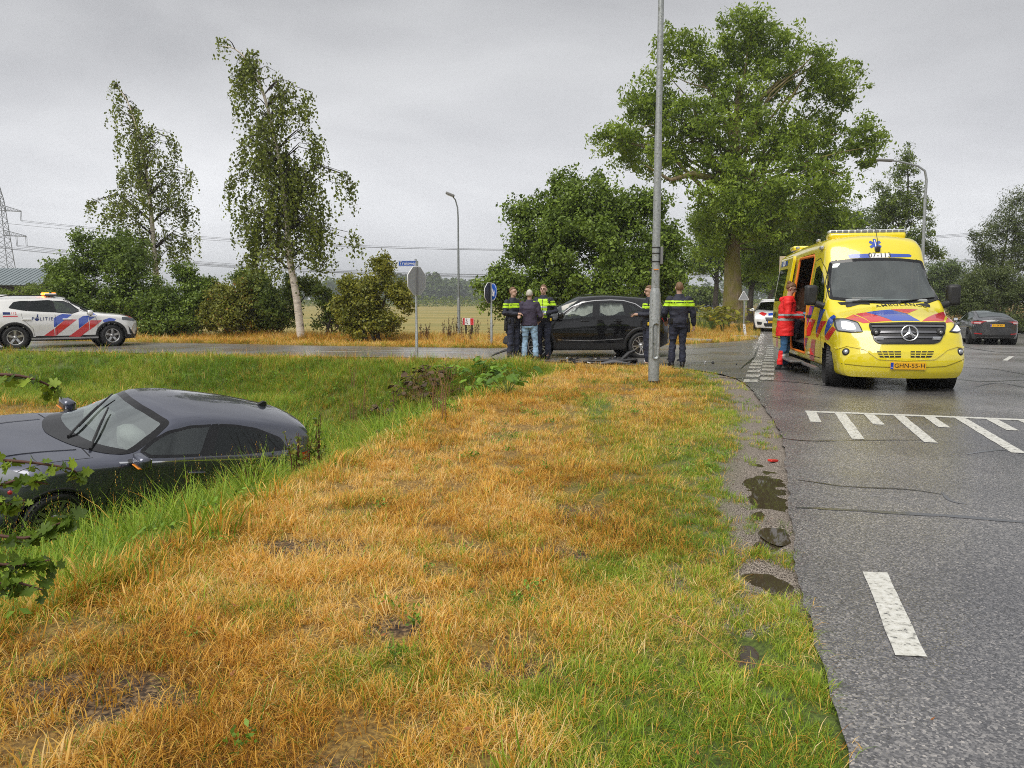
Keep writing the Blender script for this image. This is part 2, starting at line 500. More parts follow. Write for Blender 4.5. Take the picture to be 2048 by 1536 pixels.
gfv, hv, _ = flora(PP)
bv = bare(PP)
f_, s_ = polyline_dist(PP, FAR_EDGE)
field = ((s_ > 0) & (PP[:, 1] > 22)) * sstep((f_ - 3.0) / 2.0) * (1 - sstep((PP[:, 0] - 2 - 0.09 * PP[:, 1]) / 5))
rd, _ = polyline_dist(PP, NEAR_EDGE)
gravel = np.clip(1.6 - rd / (0.36 + 0.34 * fnoise(PP[:, 0] * 2.2, PP[:, 1] * 2.2)), 0, 1) * (PP[:, 1] < 15.5) * (PP[:, 1] > 3.4)
gme = mesh_np('ground', np.stack([XX.ravel(), YY.ravel(), ZZ], 1), Fq, None, True)
cattr(gme, 'flora', np.stack([gfv, field, np.maximum(bv, 0), np.clip(gravel, 0, 1)], 1))

def ground_mat():
    m, t, b = nodes('soil_and_turf')
    a = t.nodes.new('ShaderNodeAttribute'); a.attribute_name = 'flora'
    sp = t.nodes.new('ShaderNodeSeparateColor'); t.links.new(a.outputs['Color'], sp.inputs[0])
    ge = t.nodes.new('ShaderNodeNewGeometry')
    def noise(sc, det=6, vec=None, dim='3D'):
        n = t.nodes.new('ShaderNodeTexNoise'); n.inputs['Scale'].default_value = sc; n.inputs['Detail'].default_value = det
        t.links.new(vec or ge.outputs['Position'], n.inputs['Vector']); return n.outputs['Fac']
    def ramp(v, stops):
        r = t.nodes.new('ShaderNodeValToRGB'); e = r.color_ramp.elements
        e[0].position, e[0].color = stops[0][0], (*stops[0][1], 1); e[1].position, e[1].color = stops[-1][0], (*stops[-1][1], 1)
        for p, c in stops[1:-1]: q = e.new(p); q.color = (*c, 1)
        t.links.new(v, r.inputs['Fac']); return r.outputs[0]
    def mix(f, c1, c2):
        x = t.nodes.new('ShaderNodeMixRGB'); t.links.new(f, x.inputs[0]); t.links.new(c1, x.inputs[1]); t.links.new(c2, x.inputs[2]); return x.outputs[0]
    fine = noise(45, 8); mid = noise(6, 6)
    dry = ramp(fine, [(0.3, (0.10, 0.050, 0.014)), (0.5, (0.26, 0.14, 0.035)), (0.7, (0.46, 0.27, 0.07))])
    green = ramp(fine, [(0.3, (0.035, 0.055, 0.01)), (0.7, (0.13, 0.18, 0.028))])
    soil = ramp(fine, [(0.36, (0.022, 0.014, 0.009)), (0.5, (0.09, 0.055, 0.03)), (0.62, (0.26, 0.17, 0.08))])
    base = mix(sp.outputs[0], dry, green)
    base = mix(sp.outputs[2], base, soil)
    # stubble field: mown swaths running across
    mp = t.nodes.new('ShaderNodeMapping'); mp.inputs['Scale'].default_value = (0.012, 0.55, 0.3); mp.inputs['Rotation'].default_value = (0, 0, R(4))
    t.links.new(ge.outputs['Position'], mp.inputs['Vector'])
    sw = noise(1.0, 3, mp.outputs[0])
    st = ramp(sw, [(0.36, (0.155, 0.165, 0.035)), (0.5, (0.29, 0.24, 0.06)), (0.64, (0.40, 0.30, 0.09))])
    fgr = ramp(noise(0.05, 4), [(0.4, (0.22, 0.20, 0.05)), (0.65, (0.36, 0.27, 0.085))])
    x = t.nodes.new('ShaderNodeMixRGB'); x.inputs[0].default_value = 0.4; t.links.new(st, x.inputs[1]); t.links.new(fgr, x.inputs[2])
    base = mix(sp.outputs[1], base, x.outputs[0])
    gr = ramp(noise(130, 3), [(0.40, (0.035, 0.028, 0.022)), (0.5, (0.20, 0.165, 0.13)), (0.62, (0.38, 0.33, 0.28))])
    base = mix(a.outputs['Alpha'], base, gr)
    t.links.new(base, b.inputs['Base Color'])
    b.inputs['Roughness'].default_value = 0.85
    bp = t.nodes.new('ShaderNodeBump'); bp.inputs['Strength'].default_value = 0.7; bp.inputs['Distance'].default_value = 0.03
    t.links.new(fine, bp.inputs['Height']); t.links.new(bp.outputs[0], b.inputs['Normal'])
    return m
gme.materials.append(ground_mat())
ground = tag(link('ground', gme), kind='structure')

# ------------------------------------------------------------------ roads
def cdt_sheet(poly, step, jit=0.0, holes=()):
    poly = np.asarray(poly, float)
    pts = []; 
    for a, b in zip(poly, np.roll(poly, -1, 0)):
        n = max(1, int(np.hypot(*(b - a)) / step))
        for k in range(n): pts.append(a + (b - a) * k / n)
    P = np.array(pts)
    if jit:
        P = P + jit * np.stack([fnoise(P[:, 0] * 5, P[:, 1] * 5, 3) - 0.5, fnoise(P[:, 0] * 5 + 50, P[:, 1] * 5, 3) - 0.5], 1) * 2
    return P

def sheet(name, poly, hfun, m, step=0.5, lift=0.0, jit=0.0, edge=0.12, ymax=60):
    """A thin surface draped over the ground function."""
    P = cdt_sheet(poly, edge, jit)
    lo, hi = P.min(0), P.max(0)
    gx_ = np.arange(lo[0] + step / 2, hi[0], step); gy_ = np.arange(lo[1] + step / 2, min(hi[1], ymax), step)
    g = np.stack(np.meshgrid(gx_, gy_), -1).reshape(-1, 2)
    if len(g):
        g = g[inside(g, P)]
        if len(g):
            d, _ = polyline_dist(g, np.vstack([P, P[:1]])); g = g[d > step * 0.35]
    V = np.vstack([P, g]) if len(g) else P
    vs, _e, fs, *_r = delaunay_2d_cdt([Vector(v) for v in V], [], [list(range(len(P)))], 1, 1e-6)
    V = np.array([tuple(v) for v in vs])
    me = mesh_np(name, np.column_stack([V, hfun(V) + lift]), np.array([f for f in fs if len(f) == 3]), m, True)
    return me

def asphalt_mat():
    m, t, b = nodes('wet_asphalt')
    ge = t.nodes.new('ShaderNodeNewGeometry'); P = ge.outputs['Position']
    def noise(sc, det=4, rough=0.5):
        n = t.nodes.new('ShaderNodeTexNoise'); n.inputs['Scale'].default_value = sc; n.inputs['Detail'].default_value = det; n.inputs['Roughness'].default_value = rough
        t.links.new(P, n.inputs['Vector']); return n.outputs['Fac']
    def ramp(v, stops):
        r = t.nodes.new('ShaderNodeValToRGB'); e = r.color_ramp.elements
        e[0].position, e[0].color = stops[0][0], (*stops[0][1], 1); e[1].position, e[1].color = stops[-1][0], (*stops[-1][1], 1)
        for p, c in stops[1:-1]: q = e.new(p); q.color = (*c, 1)
        t.links.new(v, r.inputs['Fac']); return r.outputs[0]
    vo = t.nodes.new('ShaderNodeTexVoronoi'); vo.inputs['Scale'].default_value = 105; t.links.new(P, vo.inputs['Vector'])
    chip = ramp(vo.outputs['Color'], [(0.0, (0.035, 0.035, 0.039)), (0.5, (0.115, 0.113, 0.115)), (0.82, (0.26, 0.25, 0.24)), (1.0, (0.52, 0.48, 0.43))])
    big = ramp(noise(0.45, 5), [(0.3, (0.62, 0.62, 0.65)), (0.7, (1.3, 1.28, 1.25))])
    x = t.nodes.new('ShaderNodeMixRGB'); x.blend_type = 'MULTIPLY'; x.inputs[0].default_value = 1; t.links.new(chip, x.inputs[1]); t.links.new(big, x.inputs[2])
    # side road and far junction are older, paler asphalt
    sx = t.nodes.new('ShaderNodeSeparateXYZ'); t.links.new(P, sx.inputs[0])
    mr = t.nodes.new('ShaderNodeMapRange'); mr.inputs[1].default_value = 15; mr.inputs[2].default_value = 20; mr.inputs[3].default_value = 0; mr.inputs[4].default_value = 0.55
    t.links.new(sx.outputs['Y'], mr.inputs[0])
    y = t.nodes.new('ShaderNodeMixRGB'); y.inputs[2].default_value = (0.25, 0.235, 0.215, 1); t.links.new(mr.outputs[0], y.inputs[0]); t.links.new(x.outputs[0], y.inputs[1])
    t.links.new(y.outputs[0], b.inputs['Base Color'])
    wet = noise(0.55, 6, 0.6)
    rr = t.nodes.new('ShaderNodeMapRange'); rr.inputs[1].default_value = 0.38; rr.inputs[2].default_value = 0.64; rr.inputs[3].default_value = 0.10; rr.inputs[4].default_value = 0.36
    t.links.new(wet, rr.inputs[0]); t.links.new(rr.outputs[0], b.inputs['Roughness'])
    b.inputs['Specular IOR Level'].default_value = 0.8
    bp = t.nodes.new('ShaderNodeBump'); bp.inputs['Strength'].default_value = 0.36; bp.inputs['Distance'].default_value = 0.005
    t.links.new(vo.outputs['Distance'], bp.inputs['Height'])
    b2 = t.nodes.new('ShaderNodeBump'); b2.inputs['Strength'].default_value = 0.25; b2.inputs['Distance'].default_value = 0.02
    t.links.new(noise(3.0, 5), b2.inputs['Height']); t.links.new(bp.outputs[0], b2.inputs['Normal'])
    t.links.new(b2.outputs[0], b.inputs['Normal'])
    return m
ASPHALT = asphalt_mat()
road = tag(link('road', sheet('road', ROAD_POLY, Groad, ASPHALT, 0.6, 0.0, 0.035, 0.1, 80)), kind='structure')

def worn_paint():
    m, t, b = nodes('road_paint')
    ge = t.nodes.new('ShaderNodeNewGeometry')
    n = t.nodes.new('ShaderNodeTexNoise'); n.inputs['Scale'].default_value = 28; n.inputs['Detail'].default_value = 8; n.inputs['Roughness'].default_value = 0.7
    t.links.new(ge.outputs['Position'], n.inputs['Vector'])
    r = t.nodes.new('ShaderNodeValToRGB'); e = r.color_ramp.elements
    e[0].position, e[0].color = 0.36, (0.10, 0.10, 0.10, 1); e[1].position, e[1].color = 0.45, (0.55, 0.54, 0.48, 1)
    q = e.new(0.75); q.color = (0.80, 0.80, 0.76, 1)
    t.links.new(n.outputs['Fac'], r.inputs['Fac']); t.links.new(r.outputs[0], b.inputs['Base Color'])
    b.inputs['Roughness'].default_value = 0.45
    bp = t.nodes.new('ShaderNodeBump'); bp.inputs['Strength'].default_value = 0.3; bp.inputs['Distance'].default_value = 0.006
    t.links.new(n.outputs['Fac'], bp.inputs['Height']); t.links.new(bp.outputs[0], b.inputs['Normal'])
    return m
ROADPAINT = worn_paint()
def bar_poly(a, b, w):
    a, b = np.array(a, float), np.array(b, float); d = (b - a) / np.hypot(*(b - a)); n = np.array((-d[1], d[0])) * w / 2
    return [a - n, b - n, b + n, a + n]
def marking(name, poly, label=None):
    o = link(name, sheet(name, poly, Groad, ROADPAINT, 0.5, 0.004, 0.006, 0.05))
    return tag(o, kind='structure')
# lane dash near the camera, the transverse line and its comb of bars, the broken line at the junction mouth
marking('lane_dash', [(1.912, 4.064), (1.597, 3.07), (1.722, 3.055), (2.037, 4.05)])
L1, L2 = np.array((3.86, 10.03)), np.array((8.4, 8.62))
marking('give_way_line', bar_poly(L1, L2, 0.13))
_u = (L2 - L1) / np.hypot(*(L2 - L1))
for k in range(13):
    a = L1 + _u * (0.07 + 0.345 * k)
    v = np.array((-0.30, -0.954)); ln = (0.88 if k % 2 == 0 else 1.95) + (0.35 if k == 5 else 0)
    marking('comb_bar', bar_poly(a + v * 0.075, a + v * ln, 0.125))
FADED = ROADPAINT.copy(); FADED.name = 'faded_road_paint'
_rp = [n for n in FADED.node_tree.nodes if n.type == 'VALTORGB'][0].color_ramp.elements
_rp[0].position, _rp[1].position = 0.42, 0.55; _rp[0].color = (0.12, 0.12, 0.115, 1)
_pm, ROADPAINT = ROADPAINT, FADED
for k in range(13):                                   # block line along the main carriageway
    a = np.array((4.22, 13.55)); v = np.array((0.322, 0.947)); sd_ = np.array((0.947, -0.322)); c = a + v * (1.0 * k)
    if k < 6: marking('block_marking', bar_poly(c, c + v * 0.5, 0.24))
    c = c + v * 0.5 + sd_ * 0.27
    marking('block_marking', bar_poly(c, c + v * 0.5, 0.24 if k < 6 else 0.20))
ROADPAINT = _pm
for a, b, w in (((12.2, 19.0), (13.4, 20.6), 0.11), ((14.2, 20.2), (15.2, 21.2), 0.11), ((-6.6, 22.9), (-1.6, 22.0), 0.10), ((-5, 23.4), (-0.2, 22.7), 0.10)):
    marking('lane_line', bar_poly(a, b, w))

# tar seams and cracks
TAR = mat('tar_seam', (0.014, 0.014, 0.016), 0.25)
FILLED = mat('wet_groove', (0.05, 0.052, 0.055), 0.16)
def seam(pts, w, m, name):
    pts = smooth_poly(pts, 6); n = len(pts)
    pts = pts + 0.05 * np.stack([fnoise(pts[:, 0] * 3, pts[:, 1] * 3 + 7, 3) - 0.5, fnoise(pts[:, 0] * 3 + 90, pts[:, 1] * 3, 3) - 0.5], 1)
    t = np.gradient(pts, axis=0); t /= np.maximum(np.hypot(*t.T), 1e-9)[:, None]; nn = np.stack([-t[:, 1], t[:, 0]], 1)
    ww = w * (0.35 + 0.65 * np.sin(np.linspace(0.08, math.pi - 0.08, n)) * (0.6 + 0.8 * vnoise(np.arange(n) * 0.7, np.zeros(n))))
    V = np.vstack([pts - nn * ww[:, None] / 2, pts + nn * ww[:, None] / 2])
    F_ = np.array([(i, i + 1, n + i + 1, n + i) for i in range(n - 1)])
    tag(link(name, mesh_np(name, np.column_stack([V, Groad(V) + 0.0025]), F_, m, True)), kind='structure')
seam([gp(1565, 880), gp(1620, 885), gp(1700, 884), gp(1850, 884)], 0.045, TAR, 'asphalt_crack')
seam([gp(1600, 962), gp(1690, 975), gp(1800, 980), gp(1880, 990)], 0.035, TAR, 'asphalt_crack')
seam([gp(1590, 1018), gp(1700, 1022), gp(1850, 1030), gp(2048, 1046), gp(2250, 1066)], 0.065, FILLED, 'wet_groove')
seam([gp(1880, 985), gp(1900, 1003), gp(1930, 1010)], 0.03, FILLED, 'wet_groove')
seam([gp(1930, 912), gp(2000, 903), gp(2048, 910), gp(2150, 905)], 0.06, FILLED, 'wet_groove')
seam([gp(1400, 757), gp(1560, 768), gp(1700, 783)], 0.06, TAR, 'asphalt_crack')
seam([gp(1905, 690), gp(1990, 704), gp(2060, 706), gp(2200, 712)], 0.12, TAR, 'asphalt_crack')
seam([gp(1930, 738), gp(1990, 742), gp(2080, 760)], 0.05, TAR, 'asphalt_crack')
seam([gp(1950, 780), gp(2000, 772), gp(2090, 790)], 0.05, TAR, 'asphalt_crack')
seam([gp(1880, 755), gp(1950, 768), gp(2060, 765)], 0.08, FILLED, 'wet_groove')
seam([gp(1480, 742), gp(1508, 716), gp(1518, 690)], 0.07, TAR, 'asphalt_crack')
for q in ((1250, 712, 1480, 706), (1380, 728, 1500, 722), (1300, 700, 1470, 692)):
    seam([gp(q[0], q[1]), gp((q[0] + q[2]) / 2, (q[1] + q[3]) / 2 + 1.5), gp(q[2], q[3])], 0.04, TAR, 'asphalt_crack')

# puddles in the rut along the edge of the asphalt
WATER, _t, _b = nodes('muddy_water')
_b.inputs['Base Color'].default_value = (0.055, 0.041, 0.026, 1); _b.inputs['Roughness'].default_value = 0.02; _b.inputs['IOR'].default_value = 1.33
for _i, (c0, ex, ey) in enumerate(PUDDLES):
    an = np.linspace(0, 2 * math.pi, 48, endpoint=False)
    poly = np.stack([c0[0] + 1.3 * (ex * np.cos(an) + 0.28 * ey * np.sin(an)), c0[1] + 1.3 * ey * np.sin(an)], 1)
    _pp = np.stack([c0[0] + rng.normal(0, .3, 60) * ex, c0[1] + rng.normal(0, .3, 60) * ey], 1)
    zc = float(np.median(G(_pp)))
    tag(link('puddle', sheet('puddle', poly, lambda V, z=zc: np.full(len(V), z + 0.008), WATER, 0.3)), kind='structure')
# ------------------------------------------------------------------ grass: tufts of real blades, scattered by geometry nodes
def grass_mat():
    m, t, b = nodes('grass_blades')
    N = t.nodes.new
    def attr(n, ty='GEOMETRY'):
        a = N('ShaderNodeAttribute'); a.attribute_name = n; a.attribute_type = ty; return a.outputs['Fac']
    lv = attr('lv'); gf = attr('gf', 'INSTANCER'); tone = attr('tone', 'INSTANCER'); up = attr('up')
    def ramp(v, stops):
        r = N('ShaderNodeValToRGB'); e = r.color_ramp.elements
        e[0].position, e[0].color = stops[0][0], (*stops[0][1], 1); e[1].position, e[1].color = stops[-1][0], (*stops[-1][1], 1)
        for p, c in stops[1:-1]: q = e.new(p); q.color = (*c, 1)
        t.links.new(v, r.inputs['Fac']); return r.outputs[0]
    # which blades of a tuft are still green
    lt = N('ShaderNodeMath'); lt.operation = 'LESS_THAN'; t.links.new(lv, lt.inputs[0]); t.links.new(gf, lt.inputs[1])
    k = N('ShaderNodeMath'); k.operation = 'MULTIPLY'; k.inputs[1].default_value = 7.31; t.links.new(lv, k.inputs[0])
    f = N('ShaderNodeMath'); f.operation = 'FRACT'; t.links.new(k.outputs[0], f.inputs[0])
    a2 = N('ShaderNodeMath'); a2.operation = 'MULTIPLY_ADD'; a2.inputs[1].default_value = 0.55; t.links.new(f.outputs[0], a2.inputs[0])
    h2 = N('ShaderNodeMath'); h2.operation = 'MULTIPLY'; h2.inputs[1].default_value = 0.45; t.links.new(tone, h2.inputs[0]); t.links.new(h2.outputs[0], a2.inputs[2])
    dry = ramp(a2.outputs[0], [(0.0, (0.10, 0.045, 0.014)), (0.16, (0.28, 0.12, 0.020)), (0.38, (0.66, 0.335, 0.040)), (0.6, (0.87, 0.52, 0.085)), (0.95, (0.90, 0.69, 0.33))])
    grn = ramp(a2.outputs[0], [(0.05, (0.060, 0.125, 0.009)), (0.4, (0.18, 0.31, 0.020)), (0.75, (0.34, 0.47, 0.036)), (1.0, (0.52, 0.50, 0.085))])
    x = N('ShaderNodeMixRGB'); t.links.new(lt.outputs[0], x.inputs[0]); t.links.new(dry, x.inputs[1]); t.links.new(grn, x.inputs[2])
    t.links.new(x.outputs[0], b.inputs['Base Color'])
    b.inputs['Roughness'].default_value = 0.5
    b.inputs['Specular IOR Level'].default_value = 0.3
    tl = N('ShaderNodeBsdfTranslucent'); t.links.new(x.outputs[0], tl.inputs['Color'])
    mx = N('ShaderNodeMixShader'); mx.inputs[0].default_value = 0.3
    t.links.new(b.outputs[0], mx.inputs[1]); t.links.new(tl.outputs[0], mx.inputs[2])
    t.links.new(mx.outputs[0], t.nodes['Material Output'].inputs[0])
    return m
GRASS = grass_mat()

def tuft(name, n, rad, h, lean, w, curl, seed, heads=0.0, comb=None):
    """n blades of unit-ish height h around a point; lean: how far they fall over."""
    r = np.random.default_rng(seed); V = []; F3 = []; lv = []
    for i in range(n):
        a = r.uniform(0, 2 * math.pi); d = rad * math.sqrt(r.random())
        p = np.array((d * math.cos(a), d * math.sin(a), -0.01))
        az = a + r.normal(0, 0.9) if comb is None else r.normal(0, comb); le = lean * r.uniform(0.4, 1.35); hh = h * r.uniform(0.55, 1.2)
        el = math.pi / 2 - le * 0.35; ww = w * r.uniform(0.7, 1.3)
        seg = 4; st = hh / seg; b0 = len(V); tv = r.random()
        sd = np.array((-math.sin(az), math.cos(az), 0.0))
        for k in range(seg + 1):
            q = ww * (1 - (k / seg) ** 1.6) * 0.5
            if k < seg: V += [p - sd * q, p + sd * q]
            else: V.append(p)
            p = p + st * np.array((math.cos(az) * math.cos(el), math.sin(az) * math.cos(el), math.sin(el)))
            el -= (le + curl * r.uniform(0, 1)) / seg; 
            if p[2] < 0.004: p[2] = 0.004
        for k in range(seg - 1):
            c = b0 + 2 * k; F3 += [(c, c + 1, c + 3), (c, c + 3, c + 2)]
        c = b0 + 2 * (seg - 1); F3.append((c, c + 1, c + 2))
        lv += [tv] * (len(F3) - len(lv))
        if r.random() < heads:                                  # a seed head on the stalk
            q = p.copy()
            for j in range(7):
                a2 = r.uniform(0, 6.28); o = q + np.array((0.006 * math.cos(a2), 0.006 * math.sin(a2), -0.012 * j * h / 0.4))
                b1 = len(V); V += [o, o + np.array((0.008 * math.cos(a2), 0.008 * math.sin(a2), 0.012)), o + np.array((0.002, 0.002, 0.026))]
                F3.append((b1, b1 + 1, b1 + 2)); lv.append(0.93 + 0.06 * r.random())
    me = mesh_np(name, V, F3, GRASS, True)
    fattr(me, 'lv', lv)
    return bpy.data.objects.new(name, me)

def tuft_set(name, specs):
    c = bpy.data.collections.new(name)
    for i, s in enumerate(specs):
        o = tuft('%s_%02d' % (name, i), *s); c.objects.link(o)
    return c

def scatter(name, P, N, coll, nvar, scale, gf, tone, label, tilt=0.12, extra=None):
    n = len(P)
    me = bpy.data.meshes.new(name); me.vertices.add(n); me.vertices.foreach_set('co', P.astype(np.float32).ravel())
    fattr(me, 'sc', scale, 'POINT'); fattr(me, 'gf', gf, 'POINT'); fattr(me, 'tone', tone, 'POINT')
    a = me.attributes.new('vi', 'INT', 'POINT'); a.data.foreach_set('value', rng.integers(0, nvar, n).astype(np.int32))
    a = me.attributes.new('ro', 'FLOAT_VECTOR', 'POINT')
    ro = np.stack([rng.normal(0, tilt, n), rng.normal(0, tilt, n), rng.uniform(0, 6.283, n)], 1).astype(np.float32)
    a.data.foreach_set('vector', ro.ravel())
    o = link(name, me)
    tag(o, label, None, None, 'stuff')
    ng = bpy.data.node_groups.new(name, 'GeometryNodeTree')
    ng.interface.new_socket('Geometry', in_out='INPUT', socket_type='NodeSocketGeometry')
    ng.interface.new_socket('Geometry', in_out='OUTPUT', socket_type='NodeSocketGeometry')
    A = ng.nodes.new; L = ng.links.new
    gi, go = A('NodeGroupInput'), A('NodeGroupOutput')
    ip = A('GeometryNodeInstanceOnPoints'); ci = A('GeometryNodeCollectionInfo')
    ci.inputs['Collection'].default_value = coll; ci.inputs['Separate Children'].default_value = True; ci.inputs['Reset Children'].default_value = True
    def na(nm, ty):
        q = A('GeometryNodeInputNamedAttribute'); q.data_type = ty; q.inputs['Name'].default_value = nm; return q.outputs['Attribute']
    L(gi.outputs[0], ip.inputs['Points']); L(ci.outputs[0], ip.inputs['Instance'])
    ip.inputs['Pick Instance'].default_value = True
    L(na('vi', 'INT'), ip.inputs['Instance Index']); L(na('ro', 'FLOAT_VECTOR'), ip.inputs['Rotation']); L(na('sc', 'FLOAT'), ip.inputs['Scale'])
    L(ip.outputs[0], go.inputs[0])
    md = o.modifiers.new('scatter', 'NODES'); md.node_group = ng
    return o

SHORT = tuft_set('short_tuft', [(20, 0.75, 1.0, (0.75, 1.0, 0.6, 1.3, 0.9, 0.5, 1.1)[i], 0.050, 1.3, 100 + i) for i in range(7)])       # heights are scaled to metres per point
MATTED = tuft_set('matted_tuft', [(20, 1.3, 1.7, 2.4, 0.040, 0.7, 200 + i, 0, 0.8) for i in range(6)])
LONG = tuft_set('long_tuft', [(17, 0.17, 1.0, (0.75, 0.5, 0.9, 0.7, 1.1, 0.6, 0.8)[i], 0.019, 1.1, 300 + i, 0.18) for i in range(7)])
# short tufts are built in units of blade length: spread their foot accordingly
for o in SHORT.objects:
    v = np.empty(len(o.data.vertices) * 3, np.float32); o.data.vertices.foreach_get('co', v); v = v.reshape(-1, 3)

def rnd_in(n, x0, x1, y0, y1): return np.stack([rng.uniform(x0, x1, n), rng.uniform(y0, y1, n)], 1)
def in_view(P, z=0.0, m=60):
    """Points the photograph could show, with a margin for a step to the side."""
    ya = np.maximum(P[:, 1] * _c + (EYE - z) * _s, 0.05)
    px = FPX * P[:, 0] / ya
    py = FPX * ((EYE - z) * _c - P[:, 1] * _s) / ya
    return (np.abs(px) < 1024 + 380 + 900 / (P[:, 1] + 0.6)) & (py < 768 + 150) & (P[:, 1] > 1.2)

CAR_FOOT = (-4.6, 9.05)
def grass_points(n_den, x0, x1, y0, y1, keep):
    n = int((x1 - x0) * (y1 - y0) * n_den)
    P = rnd_in(n, x0, x1, y0, y1)
    P = P[in_view(P)]
    k = ~inside(P, ROAD_POLY + 0)
    P = P[k]
    return P[keep(P)]

def outside_puddles(P):
    k = np.ones(len(P), bool)
    for c0, a, b in PUDDLES:
        k &= (((P[:, 0] - c0[0] - .28 * (P[:, 1] - c0[1])) / a) ** 2 + ((P[:, 1] - c0[1]) / b) ** 2) > 0.55 + 0.7 * fnoise(P[:, 0] * 9, P[:, 1] * 9, 2)
    return k

def zone(P):
    gf, h, d = flora(P)
    return gf, h

def edge_thin(P):
    """Worn gravelly rim of the asphalt: fewer tufts there."""
    e, _ = polyline_dist(P, NEAR_EDGE)
    rim = (P[:, 1] > 4.5) & (P[:, 1] < 15.0)
    p = np.where(rim, sstep((e - 0.16 - 0.42 * fnoise(P[:, 0] * 2.2, P[:, 1] * 2.2)) / 0.14), sstep((e + 0.02) / 0.06))
    patch = np.where(rim, (fnoise(P[:, 0] * 5 + 3, P[:, 1] * 3.5, 2) > 0.63), False)
    return (rng.random(len(P)) < p) | (patch & (rng.random(len(P)) < 0.5))

def dens_keep(P, near, far):
    """thin out with distance: fewer, larger tufts."""
    d = np.hypot(P[:, 0], P[:, 1])
    return rng.random(len(P)) < np.clip(near / np.maximum(d, near) , 0, 1) ** far

def clump(P):
    """Tussocks and worn gaps between them."""
    n = 0.6 * fnoise(P[:, 0] * 7 + 31, P[:, 1] * 7, 2) + 0.4 * fnoise(P[:, 0] * 1.9, P[:, 1] * 1.9 + 61, 3)
    return rng.random(len(P)) < np.clip((n - 0.39) / 0.15 + 0.55 * (zone(P)[0] > .45), 0.10, 1)
# --- short and matted turf of the verge
def low(P):
    gf, h = zone(P)
    _, d1, d2 = ditch_depth(P)
    tall = h > 0.155
    b = bare(P)
    return ~tall & edge_thin(P) & outside_puddles(P) & (rng.random(len(P)) > b * 0.68) & clump(P) & dens_keep(P, 4.0, 1.5)
P = grass_points(1700, -4.5, 5, 1.3, 17, low)
far = grass_points(210, -24, 5, 16, 24.5, lambda Q: low(Q) | (rng.random(len(Q)) < 0.0))
P = np.vstack([P, far])
far2 = grass_points(150, -24, 12, 23.5, 31, lambda Q: (zone(Q)[1] < 0.155) & (polyline_dist(Q, FAR_EDGE)[0] < 6))
wflat = grass_points(80, -14, -4.6, 12, 21, lambda Q: zone(Q)[1] < 0.155)
P = np.vstack([P, far2, wflat])
gf, h = zone(P); d = np.hypot(P[:, 0], P[:, 1])
mt = (rng.random(len(P)) < 0.40 * (gf < 0.5) + 0.16)
grow = 1 + 0.03 * np.clip(d - 4, 0, 30)
tone = np.clip(fnoise(P[:, 0] * 1.3 + 11, P[:, 1] * 1.3, 4) * 2.0 - 0.42 + rng.normal(0, 0.16, len(P)) - 0.3 * sstep((3.6 - P[:, 1]) / 1.4) * sstep((0.6 - P[:, 0]) / 1.5), 0, 1)
gfj = np.clip(gf + rng.normal(0, 0.16, len(P)), 0, 1)
k = ~mt
PZ = np.column_stack([P, G(P)])
scatter('verge_grass', PZ[k], None, SHORT, 7, (h * 0.66 * grow * rng.gamma(7, 1 / 7, len(P)) * (0.75 + 0.5 * fnoise(P[:, 0] * 7 + 31, P[:, 1] * 7, 2)))[k], gfj[k], tone[k], 'short turf of the verge, orange and dry with green blades towards the road', 0.18)
k = mt
scatter('matted_dry_grass', PZ[k], None, MATTED, 6, (0.056 * grow * rng.uniform(0.5, 1.4, len(P)))[k], (gfj * 0.6)[k], np.clip(tone + rng.normal(0.05, 0.3, len(P)), 0, 1)[k], 'flattened straw lying between the tufts of the verge', 0.1)

# --- long grass of the ditch banks, the slope and the field edge
def longg(P):
    gf, h = zone(P)
    return (h > 0.13) & outside_puddles(P)
Q = grass_points(260, -9, 2.2, 2.0, 12, lambda P: longg(P) & dens_keep(P, 5, 0.6))
Q = np.vstack([Q, grass_points(130, -14, 2.4, 12, 19.4, longg), grass_points(70, -24, 1.5, 16, 23.5, longg),
               grass_points(55, -24, 14, 24, 31.5, lambda P: longg(P) & (polyline_dist(P, FAR_EDGE)[0] < 7.0)),
               grass_points(40, 5, 16, 30, 48, lambda P: (polyline_dist(P, FAR_EDGE)[0] < 7))])
def clear_of_car(P):
    x, y = P[:, 0] - CAR_FOOT[0], P[:, 1] - CAR_FOOT[1]
    a = R(233.4); u = x * math.cos(a) + y * math.sin(a); v = -x * math.sin(a) + y * math.cos(a)
    return ~((np.abs(u) < 2.2) & (np.abs(v) < 0.92))
Q = Q[clear_of_car(Q)]
gf, h = zone(Q); d = np.hypot(Q[:, 0], Q[:, 1])
tone = np.clip(fnoise(Q[:, 0] * 0.8 + 21, Q[:, 1] * 0.8, 4) * 1.7 - 0.25 + rng.normal(0, 0.12, len(Q)), 0, 1)
_d, _d1, _d2 = ditch_depth(Q)
h = h * (1 - 0.6 * np.exp(-((Q[:, 0] + 2.35) ** 2 + (Q[:, 1] - 9.3) ** 2) / 0.9))
h = h * (1 - 0.5 * sstep((Q[:, 1] - 3.4) / 1.5) * sstep((1.15 - _d1) / 0.5) * (_d2 > 0))
scatter('long_grass', np.column_stack([Q, G(Q)]), None, LONG, 7, h * rng.uniform(0.75, 1.45, len(Q)) * (1 + 0.008 * d), np.clip(gf + rng.normal(0, 0.14, len(Q)), 0, 1), tone, 'long green and straw coloured grass of the ditch and its banks', 0.12)
print('grass points', len(P), len(Q))
